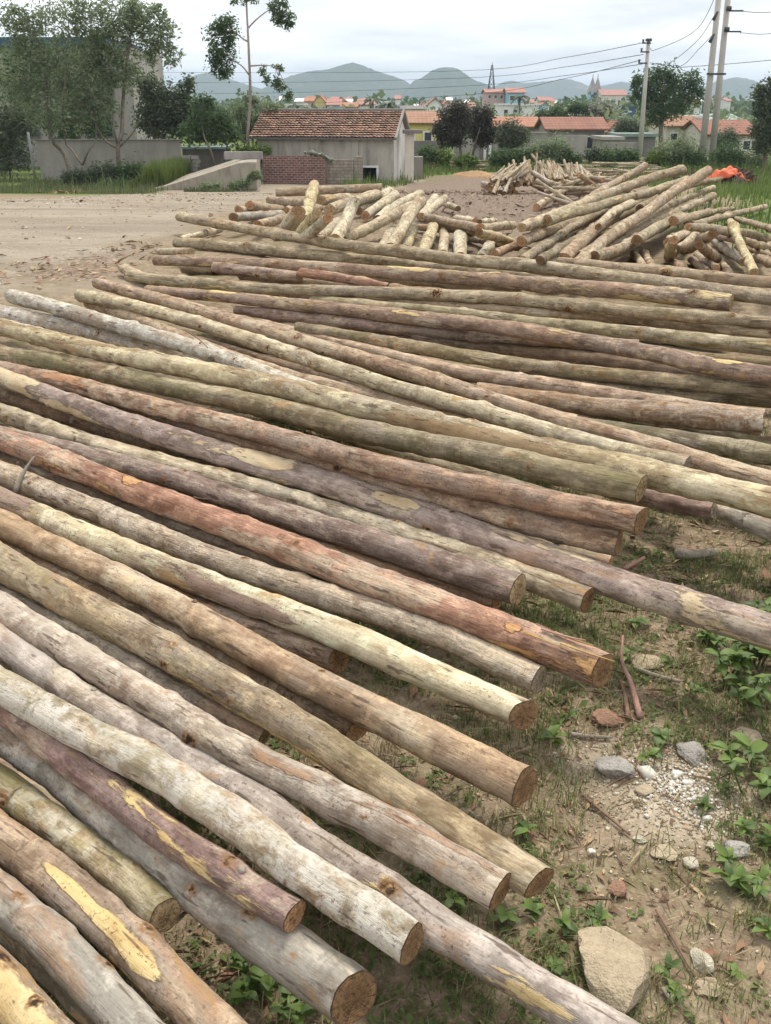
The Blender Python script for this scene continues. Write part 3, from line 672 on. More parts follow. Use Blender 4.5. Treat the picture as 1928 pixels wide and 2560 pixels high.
 'B2': ([(-2.718, 13.072, 0.073), (-2.114, 12.750, 0.072), (-1.721, 12.500, 0.071), (-1.153, 12.082, 0.070), (-0.623, 11.754, 0.069), (-0.119, 11.475, 0.069), (0.202, 11.237, 0.068), (0.658, 10.853, 0.067), (1.088, 10.507, 0.066), (1.361, 10.297, 0.066), (1.753, 9.997, 0.065)], [0.0673, 0.0680, 0.0682, 0.0682, 0.0685, 0.0690, 0.0690, 0.0687, 0.0685, 0.0684, 0.0684], 'greentan'),
 'B1': ([(-2.971, 14.735, 0.231), (-1.824, 13.177, 0.231), (-1.187, 12.406, 0.231), (-0.356, 11.471, 0.231), (0.370, 10.780, 0.231), (1.022, 10.211, 0.231), (1.432, 9.925, 0.231), (1.989, 9.440, 0.231), (2.475, 8.917, 0.231), (2.773, 8.603, 0.231), (3.212, 8.238, 0.231), (4.135, 7.471, 0.231)], [0.0694, 0.0681, 0.0679, 0.0681, 0.0690, 0.0700, 0.0711, 0.0721, 0.0723, 0.0725, 0.0733, 0.0733], 'greentan'),
 'B16': ([(-2.866, 10.951, 0.056), (-2.729, 10.699, 0.056), (-2.599, 10.464, 0.056), (-2.502, 10.337, 0.056), (-2.394, 10.200, 0.056)], [0.0570, 0.0557, 0.0546, 0.0540, 0.0533], 'cream'),
 'B3': ([(-2.483, 10.811, 0.170), (-1.762, 10.622, 0.170), (-1.295, 10.505, 0.170), (-0.609, 10.246, 0.170), (0.045, 9.910, 0.170), (0.663, 9.626, 0.170), (1.057, 9.453, 0.170), (1.620, 9.180, 0.170), (2.138, 8.857, 0.170), (2.458, 8.629, 0.170), (2.907, 8.299, 0.170)], [0.0539, 0.0579, 0.0606, 0.0640, 0.0666, 0.0694, 0.0711, 0.0735, 0.0753, 0.0762, 0.0774], 'purplepeel'),
 'B17': ([(-1.536, 10.514, 0.047), (-1.203, 10.326, 0.047), (-0.803, 10.103, 0.047), (-0.419, 9.907, 0.047), (-0.122, 9.755, 0.047), (0.168, 9.644, 0.047), (0.524, 9.549, 0.047)], [0.0422, 0.0421, 0.0420, 0.0420, 0.0419, 0.0421, 0.0424], 'tan'),
 'B4': ([(-1.811, 10.534, 0.135), (-1.557, 10.394, 0.130), (-1.309, 10.257, 0.125), (-1.101, 10.146, 0.121), (-0.865, 10.018, 0.117)], [0.0548, 0.0552, 0.0556, 0.0559, 0.0563], 'purple'),
 'B5': ([(-0.845, 9.904, 0.178), (-0.617, 9.847, 0.156), (-0.392, 9.780, 0.133), (-0.200, 9.698, 0.114), (0.019, 9.604, 0.091)], [0.0516, 0.0483, 0.0450, 0.0420, 0.0387], 'redpeel'),
 'B8': ([(-0.697, 9.417, 0.037), (-0.239, 9.217, 0.038), (0.184, 9.031, 0.039), (0.457, 8.913, 0.040), (0.856, 8.747, 0.041), (1.241, 8.592, 0.042), (1.618, 8.460, 0.043), (1.862, 8.372, 0.044), (2.208, 8.196, 0.045), (2.532, 7.999, 0.046), (2.740, 7.873, 0.046), (3.041, 7.690, 0.047), (4.323, 6.911, 0.051)], [0.0394, 0.0410, 0.0419, 0.0425, 0.0433, 0.0441, 0.0450, 0.0456, 0.0462, 0.0466, 0.0469, 0.0473, 0.0473], 'tan'),
 'B6': ([(-2.579, 10.012, 0.126), (-1.785, 9.561, 0.127), (-1.294, 9.303, 0.128), (-0.614, 9.142, 0.129), (0.046, 9.030, 0.130), (0.685, 8.861, 0.131), (1.091, 8.688, 0.132), (1.660, 8.371, 0.133), (2.184, 8.047, 0.134), (2.522, 7.876, 0.134), (3.018, 7.662, 0.135), (4.394, 7.066, 0.137)], [0.0542, 0.0534, 0.0531, 0.0536, 0.0544, 0.0549, 0.0548, 0.0542, 0.0536, 0.0533, 0.0532, 0.0532], 'greentan'),
 'B9': ([(-0.679, 9.111, 0.046), (-0.231, 8.889, 0.047), (0.178, 8.686, 0.048), (0.440, 8.549, 0.049), (0.816, 8.313, 0.050), (1.171, 8.084, 0.051), (1.516, 7.900, 0.052), (1.739, 7.784, 0.053), (2.056, 7.595, 0.054), (2.356, 7.404, 0.055), (2.552, 7.294, 0.055), (2.844, 7.151, 0.056), (4.191, 6.492, 0.060)], [0.0485, 0.0505, 0.0522, 0.0532, 0.0545, 0.0556, 0.0570, 0.0579, 0.0590, 0.0600, 0.0607, 0.0620, 0.0620], 'green'),
 'B7': ([(-2.040, 8.512, 0.240), (-1.393, 8.209, 0.240), (-0.984, 8.004, 0.240), (-0.404, 7.684, 0.240), (0.133, 7.370, 0.240), (0.632, 7.082, 0.240), (0.940, 6.869, 0.240), (1.365, 6.543, 0.240), (1.728, 6.157, 0.240), (1.928, 5.862, 0.240), (2.256, 5.609, 0.240), (3.048, 4.997, 0.240)], [0.0464, 0.0487, 0.0501, 0.0519, 0.0534, 0.0549, 0.0555, 0.0562, 0.0562, 0.0556, 0.0562, 0.0562], 'purplepeel2'),
 'F24c': ([(0.655, 5.514, 0.045), (1.089, 5.266, 0.047), (1.335, 5.126, 0.049), (1.567, 4.984, 0.052), (1.756, 4.867, 0.054), (1.967, 4.735, 0.056), (2.816, 4.207, 0.065)], [0.0495, 0.0516, 0.0520, 0.0524, 0.0527, 0.0530, 0.0530], 'darkmoss'),
 'F21c': ([(0.798, 5.042, 0.038), (1.359, 4.214, 0.038), (1.435, 4.102, 0.038), (1.507, 3.993, 0.038), (1.565, 3.901, 0.038), (1.629, 3.799, 0.038), (2.166, 2.955, 0.038)], [0.0390, 0.0406, 0.0411, 0.0415, 0.0419, 0.0423, 0.0423], 'greysmooth'),
 'F21b': ([(-0.082, 5.254, 0.034), (0.668, 4.593, 0.038), (0.884, 4.404, 0.046), (1.085, 4.227, 0.053), (1.249, 4.096, 0.059), (1.435, 3.964, 0.065)], [0.0382, 0.0398, 0.0398, 0.0399, 0.0400, 0.0402], 'purple'),
 'F28': ([(-2.661, 8.879, 0.056), (-2.124, 8.252, 0.053), (-1.797, 7.826, 0.051), (-1.358, 7.226, 0.048), (-0.977, 6.745, 0.046), (-0.641, 6.370, 0.044), (-0.435, 6.184, 0.043), (-0.144, 5.931, 0.041), (0.126, 5.693, 0.040), (0.295, 5.541, 0.039), (0.535, 5.325, 0.038), (0.906, 4.990, 0.037)], [0.0576, 0.0546, 0.0525, 0.0494, 0.0471, 0.0453, 0.0445, 0.0434, 0.0424, 0.0417, 0.0408, 0.0408], 'pinkrough'),
 'F25': ([(-1.494, 8.386, 0.074), (-1.357, 8.240, 0.074), (-0.854, 7.708, 0.074), (-0.551, 7.395, 0.074), (-0.137, 6.990, 0.074), (0.237, 6.607, 0.073), (0.580, 6.302, 0.073), (0.803, 6.167, 0.073), (1.119, 5.963, 0.073), (1.411, 5.749, 0.073), (1.600, 5.633, 0.073), (1.876, 5.476, 0.073), (2.137, 5.328, 0.073)], [0.0484, 0.0504, 0.0498, 0.0495, 0.0493, 0.0490, 0.0490, 0.0493, 0.0498, 0.0501, 0.0504, 0.0510, 0.0510], 'pinkbeige'),
 'F24': ([(0.565, 5.952, 0.056), (0.748, 5.839, 0.057), (0.985, 5.710, 0.059), (1.160, 5.626, 0.060), (1.389, 5.533, 0.061), (1.557, 5.466, 0.062), (1.721, 5.402, 0.063), (1.936, 5.321, 0.064), (2.093, 5.261, 0.065)], [0.0575, 0.0589, 0.0610, 0.0625, 0.0647, 0.0663, 0.0679, 0.0700, 0.0716], 'roughbark'),
 'F23': ([(-2.589, 8.938, 0.231), (-1.754, 8.140, 0.199), (-1.264, 7.621, 0.180), (-0.629, 6.971, 0.155), (-0.085, 6.409, 0.133), (0.379, 5.879, 0.114), (0.651, 5.563, 0.102), (1.022, 5.170, 0.088), (1.352, 4.834, 0.075), (1.551, 4.626, 0.067), (1.824, 4.344, 0.056), (2.659, 3.482, 0.048)], [0.0539, 0.0543, 0.0541, 0.0540, 0.0540, 0.0535, 0.0532, 0.0531, 0.0531, 0.0530, 0.0530, 0.0530], 'pinkrough'),
 'F27': ([(-3.646, 8.695, 0.066), (-3.407, 8.514, 0.065), (-3.019, 8.221, 0.064), (-2.774, 8.035, 0.063), (-2.420, 7.752, 0.062), (-2.083, 7.460, 0.061), (-1.767, 7.179, 0.060), (-1.567, 6.994, 0.059), (-1.283, 6.724, 0.058), (-1.016, 6.434, 0.057), (-0.850, 6.253, 0.057), (-0.615, 6.009, 0.056)], [0.0665, 0.0692, 0.0678, 0.0669, 0.0654, 0.0638, 0.0623, 0.0612, 0.0597, 0.0580, 0.0569, 0.0554], 'lime2'),
 'F26': ([(-3.236, 8.588, 0.179), (-2.781, 8.122, 0.179), (-2.503, 7.836, 0.179), (-2.119, 7.445, 0.179), (-1.769, 7.092, 0.179), (-1.447, 6.763, 0.178), (-1.246, 6.535, 0.178), (-0.964, 6.190, 0.178), (-0.707, 5.865, 0.178), (-0.549, 5.674, 0.178), (-0.328, 5.425, 0.178)], [0.0660, 0.0634, 0.0618, 0.0596, 0.0576, 0.0558, 0.0545, 0.0524, 0.0505, 0.0493, 0.0479], 'lime'),
 'F22': ([(-2.716, 8.831, 0.143), (-1.955, 8.147, 0.139), (-1.497, 7.671, 0.136), (-0.889, 6.938, 0.132), (-0.380, 6.308, 0.128), (0.053, 5.796, 0.125), (0.311, 5.515, 0.124), (0.659, 5.139, 0.122), (0.968, 4.812, 0.120), (1.162, 4.635, 0.119), (1.440, 4.414, 0.117)], [0.0607, 0.0593, 0.0579, 0.0554, 0.0531, 0.0514, 0.0505, 0.0494, 0.0484, 0.0480, 0.0477], 'cream'),
 'F16b': ([(-2.855, 6.327, 0.058), (-2.402, 5.934, 0.056), (-1.987, 5.574, 0.055), (-1.737, 5.366, 0.054), (-1.391, 5.081, 0.052), (-1.077, 4.825, 0.051), (-0.790, 4.597, 0.050), (-0.611, 4.463, 0.050), (-0.360, 4.278, 0.049), (-0.125, 4.107, 0.048), (0.022, 4.003, 0.048), (0.233, 3.856, 0.047), (0.478, 3.683, 0.046)], [0.0526, 0.0548, 0.0529, 0.0518, 0.0503, 0.0490, 0.0479, 0.0472, 0.0464, 0.0456, 0.0451, 0.0445, 0.0445], 'brownrough'),
 'F17b': ([(-0.541, 4.298, 0.162), (-0.113, 4.040, 0.135), (0.050, 3.942, 0.125), (0.245, 3.822, 0.113), (0.427, 3.694, 0.101), (0.566, 3.599, 0.092), (0.703, 3.517, 0.083), (0.866, 3.419, 0.073)], [0.0339, 0.0353, 0.0351, 0.0349, 0.0345, 0.0343, 0.0341, 0.0339], 'tan'),
 'F21': ([(-3.756, 7.938, 0.205), (-2.830, 7.175, 0.205), (-2.013, 6.502, 0.205), (-1.546, 6.136, 0.205), (-0.935, 5.711, 0.205), (-0.396, 5.343, 0.205), (0.077, 4.938, 0.205), (0.356, 4.679, 0.205), (0.736, 4.364, 0.205), (1.081, 4.110, 0.205), (1.290, 3.947, 0.205), (1.575, 3.719, 0.205), (2.514, 2.972, 0.205)], [0.0620, 0.0646, 0.0644, 0.0645, 0.0652, 0.0659, 0.0656, 0.0652, 0.0651, 0.0653, 0.0653, 0.0654, 0.0654], 'yellow'),
 'F20': ([(-3.583, 7.490, 0.054), (-2.760, 6.923, 0.065), (-2.112, 6.477, 0.083), (-1.713, 6.162, 0.095), (-1.176, 5.744, 0.111), (-0.703, 5.374, 0.125), (-0.282, 5.027, 0.137), (-0.028, 4.810, 0.145), (0.319, 4.527, 0.155), (0.633, 4.276, 0.165), (0.827, 4.130, 0.170), (1.103, 3.943, 0.178)], [0.0605, 0.0630, 0.0640, 0.0642, 0.0645, 0.0647, 0.0647, 0.0647, 0.0647, 0.0648, 0.0650, 0.0655], 'mossgreen'),
 'F18': ([(-1.928, 5.695, 0.165), (-1.343, 5.150, 0.179), (-0.995, 4.825, 0.188), (-0.784, 4.632, 0.193), (-0.495, 4.374, 0.200), (-0.233, 4.142, 0.206), (0.005, 3.929, 0.212), (0.153, 3.798, 0.215), (0.360, 3.626, 0.220), (0.554, 3.474, 0.224), (0.676, 3.385, 0.227), (0.854, 3.267, 0.231)], [0.0439, 0.0457, 0.0465, 0.0471, 0.0479, 0.0486, 0.0493, 0.0497, 0.0504, 0.0511, 0.0517, 0.0525], 'redtan'),
 'F19': ([(-2.721, 6.171, 0.199), (-2.328, 5.862, 0.214), (-1.762, 5.418, 0.235), (-1.422, 5.127, 0.248), (-0.969, 4.732, 0.266), (-0.575, 4.386, 0.281), (-0.230, 4.083, 0.294), (-0.023, 3.904, 0.302), (0.262, 3.676, 0.313), (0.521, 3.483, 0.322), (0.682, 3.369, 0.328), (0.908, 3.214, 0.336)], [0.0492, 0.0512, 0.0514, 0.0513, 0.0510, 0.0508, 0.0506, 0.0505, 0.0505, 0.0507, 0.0509, 0.0512], 'redflaky'),
 'F17': ([(-3.282, 6.631, 0.213), (-2.317, 5.759, 0.196), (-1.635, 5.142, 0.184), (-1.250, 4.810, 0.177), (-0.750, 4.416, 0.169), (-0.317, 4.085, 0.162), (0.060, 3.770, 0.155), (0.284, 3.579, 0.151), (0.582, 3.307, 0.146), (0.843, 3.065, 0.141), (1.009, 2.938, 0.139), (1.242, 2.774, 0.135), (1.897, 2.314, 0.125)], [0.0554, 0.0577, 0.0575, 0.0575, 0.0581, 0.0586, 0.0588, 0.0589, 0.0588, 0.0586, 0.0588, 0.0593, 0.0593], 'purpleyellow'),
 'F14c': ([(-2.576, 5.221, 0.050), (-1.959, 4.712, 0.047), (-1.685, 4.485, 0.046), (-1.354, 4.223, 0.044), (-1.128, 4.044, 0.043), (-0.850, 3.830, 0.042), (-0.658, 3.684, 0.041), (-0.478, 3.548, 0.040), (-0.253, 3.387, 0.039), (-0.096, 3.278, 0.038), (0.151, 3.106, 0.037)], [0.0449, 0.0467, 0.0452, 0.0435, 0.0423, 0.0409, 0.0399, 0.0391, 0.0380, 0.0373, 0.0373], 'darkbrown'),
 'F14b': ([(-0.587, 3.893, 0.030), (-0.102, 3.539, 0.030), (0.038, 3.437, 0.030), (0.172, 3.345, 0.030), (0.283, 3.270, 0.030), (0.408, 3.187, 0.030)], [0.0321, 0.0335, 0.0331, 0.0327, 0.0324, 0.0321], 'redtan'),
 'F16': ([(-2.990, 6.179, 0.048), (-2.248, 5.509, 0.056), (-1.729, 5.041, 0.064), (-1.430, 4.798, 0.068), (-1.029, 4.492, 0.074), (-0.672, 4.247, 0.079), (-0.348, 4.006, 0.084), (-0.151, 3.837, 0.087), (0.119, 3.603, 0.091), (0.361, 3.389, 0.095), (0.508, 3.253, 0.097), (0.710, 3.063, 0.100)], [0.0537, 0.0560, 0.0541, 0.0533, 0.0525, 0.0520, 0.0514, 0.0508, 0.0499, 0.0491, 0.0485, 0.0477], 'creamgrey'),
 'F15': ([(-2.073, 5.019, 0.084), (-1.406, 4.578, 0.092), (-1.133, 4.397, 0.095), (-0.959, 4.268, 0.098), (-0.714, 4.060, 0.101), (-0.489, 3.872, 0.104), (-0.281, 3.706, 0.107), (-0.150, 3.606, 0.109), (0.036, 3.465, 0.111), (0.208, 3.327, 0.113), (0.316, 3.238, 0.115), (0.469, 3.109, 0.117)], [0.0436, 0.0454, 0.0479, 0.0493, 0.0509, 0.0525, 0.0540, 0.0550, 0.0565, 0.0577, 0.0585, 0.0596], 'purplegrey'),
 'F14': ([(-2.874, 5.449, 0.167), (-1.938, 4.698, 0.152), (-1.495, 4.342, 0.145), (-1.231, 4.126, 0.140), (-0.874, 3.838, 0.134), (-0.558, 3.580, 0.129), (-0.276, 3.349, 0.125), (-0.103, 3.213, 0.122), (0.136, 3.032, 0.118), (0.349, 2.852, 0.114), (0.479, 2.738, 0.112), (0.660, 2.581, 0.109)], [0.0579, 0.0603, 0.0597, 0.0592, 0.0587, 0.0582, 0.0577, 0.0575, 0.0573, 0.0569, 0.0565, 0.0561], 'red'),
 'F11b': ([(-1.891, 4.123, 0.047), (-1.121, 3.485, 0.047), (-0.993, 3.378, 0.047), (-0.831, 3.241, 0.047), (-0.718, 3.142, 0.047), (-0.574, 3.024, 0.047), (-0.471, 2.959, 0.047), (-0.371, 2.901, 0.047), (-0.244, 2.812, 0.047), (-0.154, 2.742, 0.047)], [0.0422, 0.0440, 0.0437, 0.0433, 0.0430, 0.0427, 0.0427, 0.0428, 0.0427, 0.0426], 'redflaky'),
 'F13': ([(-2.806, 5.237, 0.060), (-1.874, 4.481, 0.056), (-1.488, 4.168, 0.055), (-1.255, 3.974, 0.054), (-0.939, 3.712, 0.052), (-0.656, 3.493, 0.051), (-0.399, 3.308, 0.050), (-0.239, 3.197, 0.050), (-0.016, 3.041, 0.049), (0.189, 2.895, 0.048), (0.314, 2.790, 0.048), (0.482, 2.630, 0.047)], [0.0523, 0.0544, 0.0528, 0.0517, 0.0503, 0.0492, 0.0483, 0.0478, 0.0472, 0.0465, 0.0459, 0.0449], 'whitemottle'),
 'F12': ([(-2.596, 4.685, 0.139), (-1.662, 3.930, 0.135), (-1.330, 3.662, 0.134), (-1.130, 3.501, 0.133), (-0.856, 3.294, 0.131), (-0.608, 3.106, 0.130), (-0.382, 2.943, 0.129), (-0.242, 2.842, 0.129), (-0.049, 2.686, 0.128), (0.126, 2.536, 0.127), (0.234, 2.446, 0.127), (0.387, 2.322, 0.126)], [0.0497, 0.0517, 0.0509, 0.0504, 0.0498, 0.0494, 0.0490, 0.0488, 0.0483, 0.0478, 0.0474, 0.0470], 'peeled'),
 'F10b': ([(-1.668, 3.720, 0.038), (-1.049, 3.213, 0.038), (-0.916, 3.104, 0.038), (-0.750, 2.964, 0.038), (-0.634, 2.861, 0.038), (-0.489, 2.733, 0.038), (-0.387, 2.643, 0.038), (-0.290, 2.557, 0.038), (-0.168, 2.449, 0.038), (-0.082, 2.373, 0.038)], [0.0395, 0.0411, 0.0406, 0.0399, 0.0394, 0.0388, 0.0383, 0.0378, 0.0373, 0.0369], 'brownrough'),
 'F11': ([(-2.497, 4.506, 0.113), (-1.589, 3.722, 0.117), (-1.259, 3.436, 0.119), (-1.061, 3.264, 0.119), (-0.795, 3.028, 0.121), (-0.559, 2.813, 0.122), (-0.350, 2.617, 0.123), (-0.223, 2.501, 0.123), (-0.047, 2.346, 0.124), (0.113, 2.206, 0.125), (0.211, 2.121, 0.125), (0.350, 2.006, 0.126)], [0.0491, 0.0511, 0.0515, 0.0518, 0.0520, 0.0522, 0.0522, 0.0523, 0.0525, 0.0527, 0.0528, 0.0530], 'orangebrown'),
 'F9b': ([(-2.198, 3.860, 0.038), (-1.422, 3.229, 0.039), (-1.272, 3.107, 0.038), (-1.086, 2.962, 0.038), (-0.956, 2.858, 0.038), (-0.795, 2.713, 0.038), (-0.682, 2.610, 0.038), (-0.575, 2.521, 0.038), (-0.440, 2.415, 0.038), (-0.344, 2.340, 0.038)], [0.0411, 0.0428, 0.0418, 0.0406, 0.0397, 0.0385, 0.0376, 0.0368, 0.0360, 0.0354], 'greyshade'),
 'F10': ([(-2.369, 4.144, 0.105), (-1.460, 3.361, 0.109), (-1.143, 3.088, 0.110), (-0.954, 2.925, 0.111), (-0.701, 2.699, 0.112), (-0.480, 2.489, 0.113), (-0.283, 2.309, 0.114), (-0.166, 2.194, 0.115), (-0.008, 2.033, 0.115), (0.135, 1.894, 0.116), (0.223, 1.810, 0.116), (0.343, 1.692, 0.117)], [0.0611, 0.0636, 0.0604, 0.0584, 0.0557, 0.0531, 0.0510, 0.0495, 0.0475, 0.0458, 0.0448, 0.0433], 'olive'),
 'F9': ([(-2.081, 3.752, 0.057), (-1.357, 3.063, 0.073), (-1.087, 2.806, 0.079), (-0.927, 2.656, 0.083), (-0.711, 2.462, 0.087), (-0.517, 2.297, 0.092), (-0.341, 2.158, 0.095), (-0.232, 2.080, 0.098), (-0.079, 1.965, 0.101), (0.057, 1.849, 0.104), (0.139, 1.773, 0.105), (0.252, 1.667, 0.108)], [0.0513, 0.0535, 0.0513, 0.0500, 0.0485, 0.0472, 0.0462, 0.0457, 0.0449, 0.0440, 0.0434, 0.0425], 'palegrey'),
 'F8': ([(-2.021, 3.571, 0.051), (-1.295, 2.884, 0.047), (-0.994, 2.598, 0.045), (-0.817, 2.443, 0.044), (-0.579, 2.246, 0.043), (-0.371, 2.066, 0.042), (-0.190, 1.898, 0.041), (-0.079, 1.801, 0.041), (0.074, 1.671, 0.040), (0.212, 1.556, 0.039), (0.299, 1.486, 0.039), (0.420, 1.392, 0.038), (0.696, 1.177, 0.037)], [0.0490, 0.0511, 0.0491, 0.0480, 0.0469, 0.0457, 0.0446, 0.0439, 0.0431, 0.0424, 0.0420, 0.0415, 0.0415], 'lavender'),
 'F5': ([(-1.885, 2.960, 0.056), (-1.098, 2.343, 0.056), (-0.940, 2.219, 0.056), (-0.842, 2.137, 0.056), (-0.709, 2.007, 0.056), (-0.589, 1.887, 0.056), (-0.476, 1.783, 0.056), (-0.405, 1.720, 0.056), (-0.304, 1.633, 0.056), (-0.210, 1.553, 0.056), (-0.150, 1.504, 0.056), (-0.065, 1.434, 0.056)], [0.0503, 0.0524, 0.0535, 0.0541, 0.0547, 0.0551, 0.0557, 0.0560, 0.0566, 0.0572, 0.0576, 0.0581], 'greysmooth'),
 'F6': ([(-1.674, 2.881, 0.158), (-1.083, 2.342, 0.152), (-0.954, 2.225, 0.151), (-0.874, 2.151, 0.150), (-0.761, 2.047, 0.149), (-0.656, 1.950, 0.148), (-0.558, 1.862, 0.147), (-0.496, 1.808, 0.146), (-0.407, 1.733, 0.145), (-0.322, 1.664, 0.144), (-0.268, 1.623, 0.144), (-0.189, 1.565, 0.143)], [0.0421, 0.0438, 0.0426, 0.0418, 0.0407, 0.0397, 0.0388, 0.0382, 0.0374, 0.0367, 0.0363, 0.0358], 'purpleyellow2'),
 'F7': ([(-1.865, 2.869, 0.291), (-1.051, 2.290, 0.240), (-0.888, 2.175, 0.230), (-0.787, 2.104, 0.224), (-0.643, 2.012, 0.215), (-0.508, 1.922, 0.207), (-0.385, 1.827, 0.199), (-0.308, 1.765, 0.194), (-0.202, 1.672, 0.187), (-0.101, 1.592, 0.180), (-0.036, 1.545, 0.176), (0.054, 1.472, 0.170)], [0.0419, 0.0436, 0.0438, 0.0439, 0.0443, 0.0445, 0.0445, 0.0445, 0.0444, 0.0444, 0.0444, 0.0444], 'whitelichen'),
 'F4': ([(-1.716, 2.687, 0.047), (-1.018, 2.119, 0.047), (-0.926, 2.044, 0.047), (-0.817, 1.956, 0.047), (-0.716, 1.872, 0.047), (-0.640, 1.808, 0.047), (-0.569, 1.742, 0.047), (-0.486, 1.665, 0.047)], [0.0426, 0.0443, 0.0439, 0.0434, 0.0429, 0.0425, 0.0421, 0.0416], 'mosslichen'),
 'F3': ([(-1.658, 2.459, 0.047), (-0.943, 1.912, 0.047), (-0.833, 1.829, 0.047), (-0.707, 1.726, 0.047), (-0.594, 1.626, 0.047), (-0.511, 1.549, 0.047), (-0.434, 1.475, 0.047), (-0.344, 1.390, 0.047), (-0.055, 1.113, 0.047)], [0.0479, 0.0499, 0.0492, 0.0484, 0.0475, 0.0468, 0.0461, 0.0453, 0.0453], 'peelpatch'),
 'F2': ([(-1.485, 2.232, 0.062), (-0.872, 1.718, 0.047), (-0.765, 1.629, 0.044), (-0.667, 1.545, 0.042), (-0.590, 1.472, 0.040), (-0.507, 1.394, 0.038), (-0.217, 1.119, 0.038)], [0.0434, 0.0452, 0.0445, 0.0437, 0.0431, 0.0423, 0.0423], 'greyblue'),
 'F1': ([(-1.434, 2.063, 0.047), (-0.842, 1.525, 0.047), (-0.620, 1.323, 0.047), (-0.398, 1.122, 0.047)], [0.0463, 0.0483, 0.0476, 0.0476], 'yellowstreak'),
}


